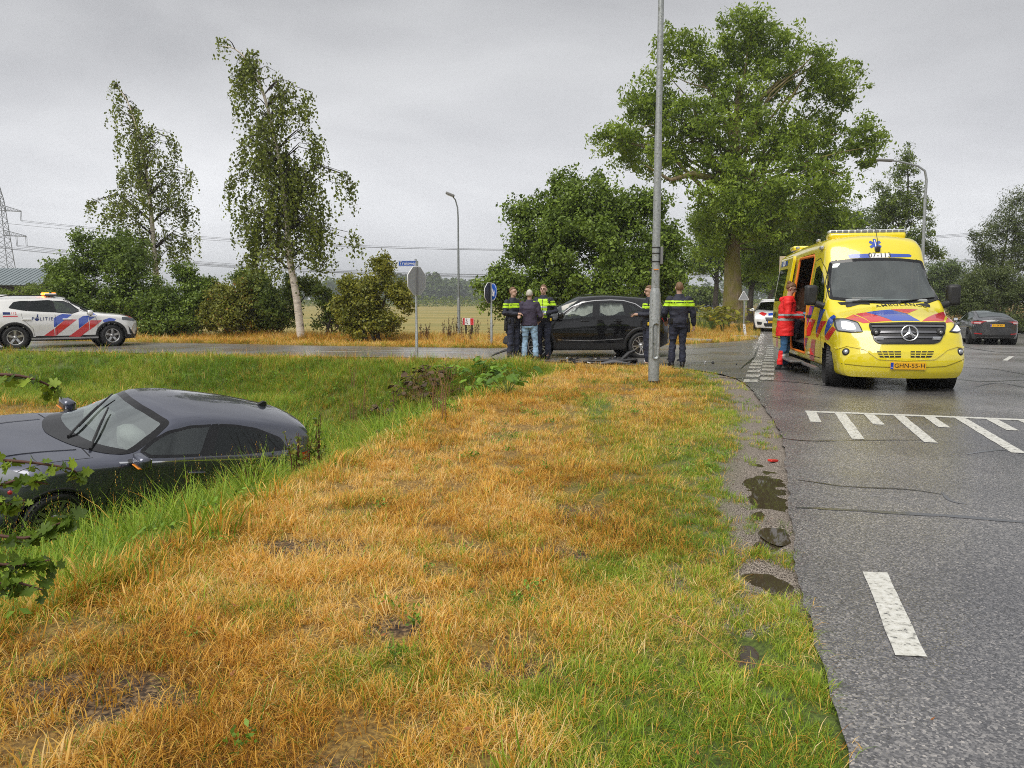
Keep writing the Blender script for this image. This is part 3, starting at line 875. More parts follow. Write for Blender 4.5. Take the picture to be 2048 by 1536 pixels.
# ------------------------------------------------------------------ trees and shrubs
def bark_mat(name, lo, hi, moss=None, scale=9):
    m, t, b = nodes(name)
    tc = t.nodes.new('ShaderNodeTexCoord'); mp = t.nodes.new('ShaderNodeMapping'); mp.inputs['Scale'].default_value = (1, 1, 0.22)
    t.links.new(tc.outputs['Object'], mp.inputs['Vector'])
    n = t.nodes.new('ShaderNodeTexNoise'); n.inputs['Scale'].default_value = scale; n.inputs['Detail'].default_value = 7; n.inputs['Roughness'].default_value = 0.65
    t.links.new(mp.outputs[0], n.inputs['Vector'])
    r = t.nodes.new('ShaderNodeValToRGB'); e = r.color_ramp.elements
    e[0].position, e[0].color = 0.35, (*lo, 1); e[1].position, e[1].color = 0.65, (*hi, 1)
    t.links.new(n.outputs['Fac'], r.inputs['Fac']); c = r.outputs[0]
    if moss:
        n2 = t.nodes.new('ShaderNodeTexNoise'); n2.inputs['Scale'].default_value = 1.6; n2.inputs['Detail'].default_value = 6
        t.links.new(tc.outputs['Object'], n2.inputs['Vector'])
        r2 = t.nodes.new('ShaderNodeValToRGB'); r2.color_ramp.elements[0].position = 0.42; r2.color_ramp.elements[1].position = 0.6
        t.links.new(n2.outputs['Fac'], r2.inputs['Fac'])
        x = t.nodes.new('ShaderNodeMixRGB'); x.inputs[2].default_value = (*moss, 1); t.links.new(r2.outputs[0], x.inputs[0]); t.links.new(c, x.inputs[1]); c = x.outputs[0]
    t.links.new(c, b.inputs['Base Color']); b.inputs['Roughness'].default_value = 0.85
    bp = t.nodes.new('ShaderNodeBump'); bp.inputs['Strength'].default_value = 0.6; bp.inputs['Distance'].default_value = 0.04
    t.links.new(n.outputs['Fac'], bp.inputs['Height']); t.links.new(bp.outputs[0], b.inputs['Normal'])
    return m
BARK = bark_mat('ash_bark', (0.10, 0.075, 0.04), (0.30, 0.23, 0.13), (0.17, 0.15, 0.025))
BARK_D = bark_mat('dark_bark', (0.02, 0.016, 0.012), (0.075, 0.06, 0.045))
def birch_bark():
    m, t, b = nodes('birch_bark')
    tc = t.nodes.new('ShaderNodeTexCoord'); mp = t.nodes.new('ShaderNodeMapping'); mp.inputs['Scale'].default_value = (1, 1, 5)
    t.links.new(tc.outputs['Object'], mp.inputs['Vector'])
    n = t.nodes.new('ShaderNodeTexNoise'); n.inputs['Scale'].default_value = 2.4; n.inputs['Detail'].default_value = 6; n.inputs['Roughness'].default_value = 0.7
    t.links.new(mp.outputs[0], n.inputs['Vector'])
    r = t.nodes.new('ShaderNodeValToRGB'); e = r.color_ramp.elements
    e[0].position, e[0].color = 0.36, (0.05, 0.045, 0.04, 1); e[1].position, e[1].color = 0.45, (0.62, 0.55, 0.46, 1)
    q = e.new(0.7); q.color = (0.78, 0.72, 0.63, 1)
    t.links.new(n.outputs['Fac'], r.inputs['Fac']); t.links.new(r.outputs[0], b.inputs['Base Color']); b.inputs['Roughness'].default_value = 0.7
    return m
BIRCH = birch_bark()

L_ASH = leaf_mat('ash_leaves', (0.055, 0.105, 0.010), (0.26, 0.34, 0.034), None, 0.42)
L_BIRCH = leaf_mat('birch_leaves', (0.040, 0.062, 0.011), (0.20, 0.235, 0.034), (0.34, 0.26, 0.06), 0.32)
L_DARK = leaf_mat('bush_leaves', (0.024, 0.050, 0.008), (0.20, 0.28, 0.036), None, 0.3)
L_MID = leaf_mat('elder_leaves', (0.035, 0.065, 0.012), (0.17, 0.22, 0.035), (0.30, 0.25, 0.04), 0.35)
L_HAW = leaf_mat('hawthorn_leaves', (0.050, 0.070, 0.012), (0.20, 0.21, 0.030), (0.36, 0.15, 0.03), 0.35)
L_HAW2 = leaf_mat('autumn_leaves', (0.10, 0.12, 0.016), (0.30, 0.28, 0.035), (0.46, 0.19, 0.03), 0.35)
L_WIL = leaf_mat('willow_leaves', (0.035, 0.055, 0.018), (0.14, 0.17, 0.05), None, 0.35)
L_FAR = leaf_mat('distant_leaves', (0.035, 0.06, 0.015), (0.13, 0.18, 0.04), None, 0.3)

def leaf_quads(C, size, aspect, r, droop=0.0, jit=0.5, out=None):
    """Diamond leaves at C (n,3); out: optional outward direction that biases the blade normal."""
    n = len(C)
    ax = r.normal(0, 1, (n, 3)); ax[:, 2] -= droop
    ax /= np.linalg.norm(ax, axis=1)[:, None]
    nr = r.normal(0, 0.75, (n, 3)); nr[:, 2] += 0.9
    if out is not None: nr = nr + 0.7 * out
    nr -= (nr * ax).sum(1)[:, None] * ax
    nr /= np.maximum(np.linalg.norm(nr, axis=1), 1e-6)[:, None]
    sd = np.cross(nr, ax)
    s = size * r.uniform(1 - jit, 1 + jit, n)[:, None]
    a = ax * s; w = sd * s * aspect * 0.5
    V = np.stack([C - a * 0.5, C - a * 0.02 + w, C + a * 0.5, C - a * 0.02 - w], 1).reshape(-1, 3)
    return V

def crown_mesh(name, blocks, m):
    """blocks: list of (V (4n,3), lv (n))."""
    V = np.vstack([b[0] for b in blocks]); lv = np.concatenate([b[1] for b in blocks])
    me = mesh_np(name, V, np.arange(len(V), dtype=np.int32).reshape(-1, 4), m)
    fattr(me, 'lv', np.clip(lv, 0, 1))
    return me

def lobes_leaves(lobes, n_cl, per, leaf, aspect, r, cl_r=0.38, shell=0.62, droop=0.3, hue=0.0, gap=0.25):
    """Clusters of leaves in the outer part of each lobe (centre, radii): uneven outline, holes between the clusters."""
    vol = np.array([(np.prod(l[1])) ** (2 / 3) for l in lobes]); share = vol / vol.sum()
    blocks = []; cents = []
    for (c, rad), f in zip(lobes, share):
        c = np.array(c); rad = np.array(rad); k = max(3, int(n_cl * f))
        d = r.normal(0, 1, (k, 3)); d /= np.linalg.norm(d, axis=1)[:, None]
        q = (shell + (1 - shell) * r.random(k)) * r.uniform(0.86, 1.13, k)
        q = np.where(r.random(k) < 0.22, r.uniform(0.1, 0.7, k), q)
        P = c + d * rad * q[:, None]
        if gap:
            h = fnoise(P[:, 0] * 0.8 + P[:, 2] * 0.37, P[:, 2] * 0.8 + P[:, 1] * 0.5, 3)
            keep = h > np.quantile(h, gap); P, d = P[keep], d[keep]
        cents.append(P)
        for p, dd in zip(P, d):
            nn = int(per * r.uniform(0.5, 1.5)); rr = cl_r * r.uniform(0.55, 1.35)
            o = r.normal(0, 1, (nn, 3)); o /= np.linalg.norm(o, axis=1)[:, None]
            o *= rr * (r.random(nn) ** 0.5)[:, None]; o[:, 2] *= 0.75
            base = r.uniform(0.05, 0.8)
            blocks.append((leaf_quads(p + o, leaf, aspect, r, droop, 0.4, np.tile(dd, (nn, 1))), base * 0.6 + 0.4 * r.random(nn) + hue))
    return blocks, np.vstack(cents)

def limbs(mb, base, top, r0, r1, m, r, cents, n_limb, origin=0.35, wob=0.25, thin=0.045, n=7, sides=8):
    """A wobbling trunk and limbs that reach to cluster centres."""
    base, top = np.array(base, float), np.array(top, float)
    t = np.linspace(0, 1, n)
    pts = base + (top - base) * t[:, None]
    pts[1:-1] += r.normal(0, wob, (n - 2, 3)) * np.array((1, 1, 0.15))
    rad = r0 + (r1 - r0) * t ** 0.75
    flare = [rad[0] * 1.35] + list(rad)
    P2 = [pts[0] + np.array((0, 0, -0.15))] + [pts[0] + (pts[1] - pts[0]) * 0.22] + list(pts[1:])
    R2 = [rad[0] * 1.45, rad[0] * 1.02] + list(rad[1:])
    mb.tube(P2, R2, m, sides)
    sel = cents[r.permutation(len(cents))[:n_limb]]
    for c in sel:
        f = origin + (1 - origin) * r.random() * 0.75
        i = min(int(f * (n - 1)), n - 2); a = pts[i] + (pts[i + 1] - pts[i]) * (f * (n - 1) - i)
        if c[2] < a[2] - 0.5: a = pts[max(1, int(origin * (n - 1)))]
        mid = a + (c - a) * 0.5 + np.array((r.normal(0, 0.2), r.normal(0, 0.2), 0.12 * np.linalg.norm(c - a)))
        q = np.array([a, a * 0.6 + mid * 0.4 + r.normal(0, .08, 3), mid, mid * 0.45 + c * 0.55 + r.normal(0, .08, 3), c])
        rr = max(thin, (r0 * (1 - f) + r1 * f) * 0.36 * r.uniform(0.6, 1.1))
        mb.tube(q, [rr, rr * 0.8, rr * 0.6, rr * 0.38, rr * 0.15], m, 5, False)

def tree(name, loc, lobes, leafm, barkm, label, cat, group=None, n_cl=400, per=32, leaf=0.13, aspect=0.5, cl_r=0.38, trunk=(0.3, 0.08), top=None, n_limb=26, seed=1,
         shell=0.62, droop=0.3, gap=0.25, stems=1, spread=0.5, origin=0.35, extra=None, hue=0.0, wob=0.2):
    """lobes are given relative to loc."""
    r = np.random.default_rng(seed)
    root = empty(name, loc, 0, label, cat, group)
    blocks, cents = lobes_leaves(lobes, n_cl, per, leaf, aspect, r, cl_r, shell, droop, hue, gap)
    if extra: blocks += extra(r)
    link('crown', crown_mesh('crown', blocks, leafm), root)
    mb = MB()
    cc = np.mean([l[0] for l in lobes], 0)
    tp = top if top is not None else (cc[0] * 0.8, cc[1] * 0.8, max(l[0][2] for l in lobes))
    if stems == 1:
        limbs(mb, (0, 0, 0), tp, trunk[0], trunk[1], barkm, r, cents, n_limb, origin, wob)
    else:
        for k in range(stems):
            a = 2 * math.pi * k / stems + r.uniform(0, 1); b0 = np.array((math.cos(a), math.sin(a), 0)) * 0.25
            c = cents[r.integers(len(cents))]
            limbs(mb, b0, b0 * 1.5 + (c - b0) * np.array((0.8, 0.8, 0.85)), trunk[0], trunk[1], barkm, r, cents, max(2, n_limb // stems), 0.25, 0.12, 0.012, 5, 6)
    mb.build('trunk' if stems == 1 else 'stems', root)
    return root

def L(px, py, Y, rx, rz, base, ry=None, dy=0.0):
    """A lobe from the photograph: pixel centre, pixel radii, at distance Y."""
    p = at(px, py, Y) - Vector(base); k = Y / FPX
    return ((p.x, p.y + dy, p.z), (rx * k, (ry if ry else (rx + rz) / 2 * 0.9) * k, rz * k))

# --- the large ash by the roadside
Y0 = 45.0
b0 = Vector((at(1466, 650, Y0).x, Y0, g1(at(1466, 650, Y0).x, Y0)))
lob = [L(*q[:2], Y0, *q[2:4], b0, None, q[4]) for q in (
    (1480, 60, 62, 50, 0), (1545, 95, 85, 60, 1), (1425, 130, 75, 60, 0), (1345, 115, 48, 52, -1), (1310, 190, 62, 52, 0), (1600, 160, 75, 60, -1), (1680, 165, 48, 50, 0),
    (1275, 285, 84, 48, 1), (1225, 290, 48, 36, -1), (1300, 215, 46, 40, 1), (1390, 260, 95, 75, -1), (1500, 240, 110, 90, 0), (1620, 270, 85, 70, 1), (1700, 300, 50, 60, -1), (1320, 330, 70, 40, -1),
    (1420, 380, 85, 60, -2), (1530, 370, 110, 80, -2), (1650, 385, 82, 62, 0), (1480, 450, 85, 50, -2.4), (1590, 460, 85, 55, 1), (1670, 455, 55, 42, -1), (1420, 470, 48, 50, 0), (1545, 530, 60, 45, 1.5))]
tree('ash_tree', b0, lob, L_ASH, BARK, 'tall broad ash tree with thick mossy trunk beside the road', 'tree', None, 2700, 46, 0.22, 0.46, 0.60, (0.64, 0.16), (at(1478, 170, Y0) - b0)[:], 60, 11, 0.55, 0.5, 0.32, 1, 0.5, 0.42, None, 0.06, 0.10)
# the broken limb low on its left side
mb = MB(); mb.tube([at(1462, 372, Y0) - b0, at(1425, 357, Y0 - 1) - b0, at(1385, 348, Y0 - 1.8) - b0, at(1340, 360, Y0 - 2) - b0, at(1290, 330, Y0 - 2) - b0], [0.26, 0.2, 0.17, 0.1, 0.03], BARK, 8)
o = mb.build('branch', None); o.parent = [q for q in bpy.data.objects if q.name.startswith('ash_tree')][0]

# --- two weeping birches
def birch(px, Yb, zones, trunkpts, seed, label, n_str, groups):
    r = np.random.default_rng(seed)
    base = Vector((at(px, 660, Yb).x, Yb, 0)); base.z = g1(base.x, base.y)
    root = empty('birch_tree', base, 0, label, 'tree', groups)
    tp = [at(x, y, Yb) - base for x, y in trunkpts]; tp[0] = Vector((0, 0, -0.2))
    tp = [Vector(q) for q in smooth_poly([tuple(q) for q in tp], 3)]
    mb = MB(); n = len(tp)
    mb.tube(tp, [0.15 * (1 - i / n) ** 1.15 + 0.008 for i in range(n)], BIRCH, 9)
    ta = np.array([tuple(q) for q in tp]); blocks = []; tw = MB()
    k = Yb / FPX
    W = np.array([z[2] * z[3] for z in zones], float); W /= W.sum()
    for z, f in zip(zones, W):
        for _ in range(int(n_str * f)):
            if _ % 9 == 0:                               # strands hang in bunches, with sky between the bunches
                a = r.uniform(0, 6.283); q = math.sqrt(r.random()); dyb = r.normal(0, 0.45 * z[2] * k); sp_ = r.uniform(.14, .32)
            p = at(z[0] + z[2] * (q * math.cos(a) + sp_ * r.normal()), z[1] + z[3] * (q * math.sin(a) + sp_ * r.normal()), Yb) - base
            p = np.array(p); p[1] += dyb + r.normal(0, 0.15 * z[2] * k)
            ln = r.uniform(0.5, 1.5) * z[4]
            m = int(ln / 0.055); t = np.linspace(0, 1, m)
            dx, dy = r.normal(0, 0.16, 2)
            S = p + np.stack([dx * t, dy * t, -ln * t + 0.10 * np.sin(t * 3)], 1)
            S += r.normal(0, 0.055, S.shape)
            base_v = r.uniform(0.1, 0.75)
            blocks.append((leaf_quads(S, 0.115, 0.75, r, 1.2, 0.35), 0.55 * base_v + 0.45 * r.random(m)))
            if r.random() < 0.34:                    # the twig it hangs from, back to the trunk
                cand = ta[ta[:, 2] < p[2] + 0.3]
                i = np.argmin(np.abs(cand[:, 2] - (p[2] - 0.35 * abs(p[0] - np.interp(p[2], ta[:, 2], ta[:, 0])))))
                s0 = cand[i]; mid = s0 + (p - s0) * 0.55 + np.array((0, 0, 0.30 * np.linalg.norm((p - s0)[:2])))
                ol = np.array([mid + (p - mid) * q for q in r.random(max(4, int(np.linalg.norm(p - mid) / .09)))]); ol += r.normal(0, .07, ol.shape); ol[:, 2] -= np.abs(r.normal(0, .12, len(ol)))
                blocks.append((leaf_quads(ol, 0.11, 0.72, r, 1.0, 0.35), 0.5 * base_v + 0.5 * r.random(len(ol))))
                tw.tube([s0, s0 * 0.5 + mid * 0.5 + np.array((0, 0, .05)), mid, p, p + np.array((dx, dy, -ln)) * 0.5], [0.022, 0.018, 0.013, 0.008, 0.004], BARK_D, 4, False)
    mb.build('trunk', root); tw.build('branches', root, normals=False)
    link('crown', crown_mesh('crown', blocks, L_BIRCH), root)
    return root
birch(603, 29.2, [(445, 97, 32, 10, .7), (478, 118, 34, 30, .9), (505, 160, 52, 45, 1.0), (540, 215, 58, 50, 1.1), (590, 205, 30, 30, .8), (520, 280, 62, 55, 1.3), (575, 290, 55, 55, 1.2),
                (640, 295, 26, 24, .9), (540, 370, 78, 50, 1.3), (610, 370, 60, 45, 1.2), (675, 375, 46, 24, 1.1), (470, 385, 34, 22, 1.0), (560, 440, 70, 45, 1.3), (490, 455, 40, 36, 1.1), (650, 445, 46, 42, 1.3), (610, 490, 50, 30, 1.1), (525, 500, 45, 25, .9), (690, 470, 22, 26, .9)],
      [(603, 662), (594, 600), (580, 520), (574, 440), (565, 360), (548, 270), (528, 190), (500, 130), (470, 98), (440, 92)], 21, 'tall weeping birch with leaning white trunk behind the roadside grass', 860, 'birches beyond the side road')
birch(318, 36, [(236, 178, 20, 14, .6), (242, 215, 26, 28, .8), (262, 262, 42, 36, .9), (285, 250, 26, 26, .7), (290, 320, 55, 36, 1.0), (345, 290, 26, 22, .8), (250, 345, 30, 30, .8), (362, 345, 22, 26, .8), (300, 385, 60, 36, 1.0), (215, 395, 40, 20, .8),
                (185, 415, 18, 14, .6), (290, 440, 60, 34, 1.0), (360, 440, 26, 30, .8), (330, 490, 50, 32, .9), (270, 480, 40, 25, .9), (370, 495, 20, 16, .7)],
      [(322, 660), (316, 590), (308, 500), (302, 420), (292, 340), (276, 265), (256, 205), (236, 175)], 23, 'shorter sparse birch rising out of the dark hedge', 600, 'birches beyond the side road')

# --- shrubs along the side road
def shrub(name, px, Yb, lobes_px, leafm, label, seed, cat='bush', group='bushes along the far side of the side road', **kw):
    bx = at(px, 660, Yb).x; base = Vector((bx, Yb, g1(bx, Yb)))
    lob = [L(q[0], q[1], Yb, q[2], q[3], base, None, q[4] if len(q) > 4 else 0) for q in lobes_px]
    a = dict(n_cl=420, per=34, leaf=0.105, aspect=0.62, cl_r=0.30, trunk=(0.07, 0.02), n_limb=22, seed=seed, stems=6, gap=0.12, shell=0.5)
    a.update(kw); a['n_cl'] = int(a['n_cl'] * 1.6)
    return tree(name, base, lob, leafm, BARK_D, label, cat, group, **a)
shrub('dark_bush', 205, 31.5, [(140, 560, 52, 60), (200, 520, 62, 62, .5), (250, 520, 55, 60), (180, 605, 75, 60, -.6), (265, 590, 60, 68, -.3), (120, 610, 40, 50), (105, 545, 24, 30), (160, 480, 26, 22), (225, 650, 70, 30, -.5)], L_DARK, 'large dark green bush behind the white police car', 31, n_cl=900)
shrub('dark_bush', 335, 31, [(320, 610, 55, 45), (375, 590, 48, 40, .4), (345, 645, 70, 32, -.5), (405, 620, 40, 45), (360, 548, 30, 24, .5), (420, 575, 18, 26)], L_DARK, 'low dark bush at the foot of the shorter birch', 33, n_cl=560)
shrub('autumn_bush', 455, 30.5, [(450, 600, 34, 36), (470, 635, 45, 34, -.3), (425, 630, 26, 30), (485, 590, 30, 34)], L_HAW, 'yellowing olive bush between the two birches', 35, n_cl=380, hue=0.15)
shrub('green_bush', 545, 31, [(530, 585, 46, 44), (500, 565, 34, 30, .5), (560, 620, 48, 42, -.4), (585, 575, 22, 34), (520, 640, 45, 28), (612, 572, 20, 22, .4), (470, 560, 26, 22, 1)], L_MID, 'broad green bush crossed by the leaning birch trunk', 37, n_cl=560)
shrub('sapling_bush', 662, 30, [(652, 600, 26, 34), (668, 632, 26, 30), (640, 575, 14, 16), (648, 645, 24, 20)], L_MID, 'thin open bush between the leaning birch and the orange hawthorn', 39, n_cl=150, per=22, gap=.4)
shrub('hawthorn_bush', 745, 27.5, [(735, 600, 52, 48), (765, 535, 22, 30), (755, 560, 34, 28), (705, 575, 28, 26), (790, 590, 34, 36), (725, 645, 50, 28, -.3), (770, 640, 36, 28), (812, 615, 12, 16), (690, 615, 24, 34)], L_HAW2, 'hawthorn bush turning orange right of the leaning birch', 41, n_cl=620, leaf=0.095, gap=.3, hue=-0.12)
shrub('round_maple', 1165, 29.5, [(1170, 400, 78, 55), (1100, 440, 65, 55), (1240, 430, 70, 60, .6), (1060, 500, 50, 48), (1150, 490, 90, 62, -.8), (1265, 500, 75, 60), (1330, 480, 45, 55, .5), (1010, 555, 42, 34), (1090, 565, 75, 48, -.6), (1200, 570, 90, 55, -.9), (1310, 560, 60, 58), (1355, 560, 36, 60, .8),
      (1040, 425, 34, 32), (1130, 365, 30, 26), (1300, 400, 40, 34, .4), (1000, 600, 34, 36, -.2), (1040, 625, 44, 30, -.3), (965, 570, 16, 14), (1150, 630, 80, 30, -.4), (1280, 630, 80, 30, -.2)], L_DARK, 'big round leafy tree behind the crashed black car', 43, 'tree', None, n_cl=2100, leaf=0.125, cl_r=0.36, trunk=(0.12, 0.03), n_limb=46, hue=0.08, gap=.2)
shrub('low_bush', 30, 40, [(0, 600, 60, 26), (60, 590, 50, 22), (-60, 595, 60, 30), (95, 600, 30, 20)], L_MID, 'low brownish hedge in front of the barn', 45, n_cl=320, hue=0.1)

# --- the avenue beyond the junction and the trees to the right
def road_tree(px, Yb, lobes_px, label, seed, leafm=L_FAR, trunk=(0.3, 0.08), name='roadside_tree', group='trees lining the main road', toppx=None, **kw):
    bx = at(px, 650, Yb).x; base = Vector((bx, Yb, g1(bx, Yb)))
    lob = [L(q[0], q[1], Yb, q[2], q[3], base, None, q[4] if len(q) > 4 else 0) for q in lobes_px]
    a = dict(n_cl=420, per=34, leaf=0.24, aspect=0.5, cl_r=0.7, trunk=trunk, n_limb=22, seed=seed, gap=0.12, shell=0.4)
    a.update(kw); a['n_cl'] = int(a['n_cl'] * 1.7)
    return tree(name, base, lob, leafm, BARK_D, label, 'tree', group, **a)
road_tree(1500, 62, [(1500, 480, 55, 60), (1540, 430, 60, 50), (1480, 540, 45, 30), (1530, 540, 60, 35)], 'dark roadside tree right behind the mossy ash trunk', 51, L_ASH)
road_tree(1436, 80, [(1420, 480, 40, 50), (1400, 520, 36, 40), (1450, 520, 30, 35), (1410, 440, 34, 40)], 'slim roadside tree left of the mossy ash trunk', 52, L_ASH, (0.35, 0.1))
road_tree(1534, 78, [(1545, 500, 52, 50), (1585, 470, 60, 50), (1520, 560, 40, 30), (1560, 420, 50, 45), (1590, 550, 45, 45)], 'first dark tree between the ash and the ambulance', 53)
road_tree(1560, 98, [(1570, 520, 55, 55), (1600, 480, 55, 50), (1545, 570, 35, 30), (1640, 450, 60, 40), (1610, 580, 40, 50)], 'twin stemmed tree deep in the avenue behind the ambulance', 54)
road_tree(1640, 90, [(1640, 450, 70, 45), (1690, 440, 60, 45), (1600, 430, 50, 40), (1730, 460, 50, 40), (1660, 520, 70, 60)], 'tree whose crown shows above the ambulance roof', 55)
road_tree(1790, 60, [(1812, 310, 16, 24), (1806, 350, 28, 30), (1790, 400, 44, 40), (1830, 400, 32, 36), (1770, 430, 40, 34), (1820, 450, 50, 36), (1850, 490, 40, 26), (1780, 490, 60, 40), (1760, 385, 18, 18), (1880, 505, 22, 14)], 'slender loose tree behind the curved lamp post', 56, L_MID, (0.2, 0.04), n_cl=520, leaf=0.17, cl_r=0.5, gap=.35)
road_tree(1880, 95, [(1870, 560, 50, 40), (1900, 545, 40, 34), (1915, 590, 40, 45), (1850, 600, 45, 45)], 'dark far tree right of the ambulance windscreen', 57)
def willow(px, Yb, lobes_px, label, seed, **kw):
    return road_tree(px, Yb, lobes_px, label, seed, L_WIL, (0.14, 0.03), 'willow_tree', 'willows at the right of the junction', leaf=0.15, aspect=0.28, cl_r=0.42, stems=7, droop=0.1, gap=.28, **kw)
willow(2000, 48, [(2030, 420, 36, 44), (1985, 460, 42, 34), (2040, 480, 50, 60), (1965, 505, 34, 36), (2000, 530, 55, 50), (1950, 470, 16, 16), (2075, 430, 45, 60), (2100, 520, 55, 70), (1945, 545, 14, 20)], 'tall feathery willow at the right edge above the dark saloon', 58, n_cl=900, per=30)
willow(1975, 44, [(1960, 590, 52, 42), (2020, 590, 60, 45), (1930, 610, 30, 40), (2080, 600, 60, 50), (1990, 640, 70, 34), (1905, 600, 18, 30), (2060, 650, 50, 30), (1985, 555, 50, 24), (1945, 575, 34, 22)], 'dense lower willow thicket behind the dark saloon', 59, n_cl=1000, per=34)
# lighter shrubs far off between the officer and the ash
for i, (px, py, Yb, s, lab) in enumerate(((1390, 590, 120, 26, 'round pale bush far behind the standing officer'), (1418, 592, 122, 20, 'smaller pale bush left of the slim roadside tree'), (1372, 598, 118, 14, 'lowest pale bush nearest the officer shoulder'))):
    shrub('distant_bush', px, Yb, [(px, py, s, 17), (px - s * .6, py + 6, s * .6, 12), (px + s * .6, py + 5, s * .6, 13)], L_MID, lab, 70 + i, 'bush', 'pale bushes beyond the meadow', n_cl=160, per=26, leaf=0.4, cl_r=0.9, gap=.1)

# --- maize and the far wood
def maize():
    r = np.random.default_rng(5); n = 26000
    x = r.uniform(-240, 120, n); y = 258 + r.uniform(0, 1, n) ** 2 * 40
    z = G(np.stack([x, y], 1)); C = np.stack([x, y, z + r.uniform(0.2, 2.35, n)], 1)
    V = leaf_quads(C, 0.85, 0.22, r, 0.5, 0.4)
    return crown_mesh('maize_field', [(V, r.random(n))], L_MID)
tag(link('maize_field', maize()), 'strip of green maize at the far end of the stubble field', kind='stuff')
def far_wood():
    r = np.random.default_rng(6); blocks = []
    for i in range(330):
        x = r.uniform(-620, 520); y = r.uniform(560, 640)
        if i < 120: x = r.uniform(-150, 40)
        px = 1024 + FPX * x / y
        h = float(np.interp(px, [-400, 300, 560, 760, 800, 860, 940, 1000, 1100, 1380, 1420, 2600], [13, 15, 17, 21, 24, 23, 19, 17, 18, 22, 20, 16])) * r.uniform(0.9, 1.06)
        n = 190; d = r.normal(0, 1, (n, 3)); d /= np.linalg.norm(d, axis=1)[:, None]
        P = np.array((x, y, -0.5 + h * 0.5)) + d * np.array((4.6, 4.6, h * 0.5)) * (r.random(n) ** 0.33)[:, None]
        blocks.append((leaf_quads(P, 2.3, 0.85, r, 0, 0.4), 0.5 * r.random() + 0.5 * r.random(n)))
    return crown_mesh('far_wood', blocks, L_FAR)
tag(link('far_wood', far_wood()), 'wood on the horizon, pale blue in the wet air', kind='stuff')
for i in range(15):                                  # row of pollard willows in front of the wood
    px = 768 + i * 17 + random.uniform(-3, 3); Yb = 330
    p = at(px, 597, Yb); r = np.random.default_rng(90 + i)
    rt = empty('pollard_willow', (p.x, Yb, g1(p.x, Yb)), 0, 'small pollarded willow in the row before the far wood', 'tree', 'row of pollard willows before the far wood')
    n = 120; d = r.normal(0, 1, (n, 3)); d /= np.linalg.norm(d, axis=1)[:, None]
    h = r.uniform(3.0, 3.8)
    link('crown', crown_mesh('crown', [(leaf_quads(np.array((0, 0, h)) + d * np.array((1.5, 1.5, 1.1)) * r.uniform(.5, 1, n)[:, None], 0.7, .5, r), r.random(n) * .7 + .2)], L_MID), rt)
    MB().tube([(0, 0, -.2), (0, 0, h - .6)], [.3, .22], BARK_D, 6).build('trunk', rt)

_src = [o for o in bpy.data.objects if o.name.startswith('roadside_tree') and o.parent is None]
for i, (x, y) in enumerate(((-14, -9), (-7, -15), (1, -17), (8.5, -20), (-21, -4), (16, -14), (-29, 1), (-3, -24), (4.5, -14), (-11, -20), (12, -26))):  # unseen trees added behind the viewer to darken reflections in the car bodies
    c = copy_tree(_src[i % len(_src)]); c.location = (x, y, g1(x, y)); c.rotation_euler = (0, 0, 1.3 * i); c.scale = (.75, .75, .62)
    c['label'] = ('bushy', 'narrow', 'leaning', 'broad', 'young', 'dark', 'ragged', 'lush', 'pale', 'crooked', 'stout')[i] + ' unseen tree behind the viewer, added to darken the car reflections'
    c['group'] = 'unseen trees added behind the viewer'
# ------------------------------------------------------------------ vehicle body work
def pchip(pts):
    pts = sorted(pts); x = np.array([p[0] for p in pts], float); y = np.array([p[1] for p in pts], float)
    h = np.diff(x); d = np.diff(y) / h; m = np.zeros(len(x))
    for i in range(1, len(x) - 1):
        if d[i - 1] * d[i] > 0:
            w1, w2 = 2 * h[i] + h[i - 1], h[i] + 2 * h[i - 1]; m[i] = (w1 + w2) / (w1 / d[i - 1] + w2 / d[i])
    m[0], m[-1] = d[0], d[-1]
    def f(q):
        q = np.clip(q, x[0], x[-1]); i = np.clip(np.searchsorted(x, q) - 1, 0, len(x) - 2)
        t = (q - x[i]) / h[i]
        return (2 * t**3 - 3 * t**2 + 1) * y[i] + (t**3 - 2 * t**2 + t) * h[i] * m[i] + (-2 * t**3 + 3 * t**2) * y[i + 1] + (t**3 - t**2) * h[i] * m[i + 1]
    return f

BLACK = mat('black_plastic', (0.018, 0.018, 0.019), 0.45, bump=0.15, bscale=300)
RUBBER = mat('tyre_rubber', (0.016, 0.016, 0.017), 0.6, noise=0.35, nscale=8, bump=0.2, bscale=120)
SEAMK = mat('shut_line', (0.004, 0.004, 0.004), 0.6)
INNER = mat('cabin_trim', (0.030, 0.031, 0.033), 0.7)
CHROME = mat('chrome', (0.75, 0.76, 0.77), 0.12, 1.0)
ALLOY = mat('alloy', (0.50, 0.50, 0.50), 0.3, 0.85, noise=0.12)
ALLOY_D = mat('dark_alloy', (0.035, 0.036, 0.038), 0.35, 0.6)
DISC = mat('brake_disc', (0.16, 0.14, 0.12), 0.45, 0.7)
FRIT = mat('black_glass_band', (0.008, 0.008, 0.009), 0.06)
G_SIDE = glass('side_glass', (0.50, 0.56, 0.54), 0.9, 0.08)
G_DARK = glass('privacy_glass', (0.05, 0.055, 0.055), 0.9, 0.02)
G_FRONT = glass('windscreen_glass', (0.60, 0.68, 0.66), 0.9, 0.06)
G_LENS = glass('lamp_lens', (0.85, 0.88, 0.9), 0.9, 0.02)
TAIL = mat('tail_lamp_red', (0.45, 0.008, 0.010), 0.08, coat=0.6)
LAMPW = mat('lamp_reflector', (0.75, 0.77, 0.8), 0.12, 0.9)
LIT = mat('lit_headlamp', (1.0, 0.98, 0.92), 0.2, emit=4.5)
DIMLIT = mat('lit_daytime_lamp', (1.0, 0.98, 0.94), 0.2, emit=1.6)
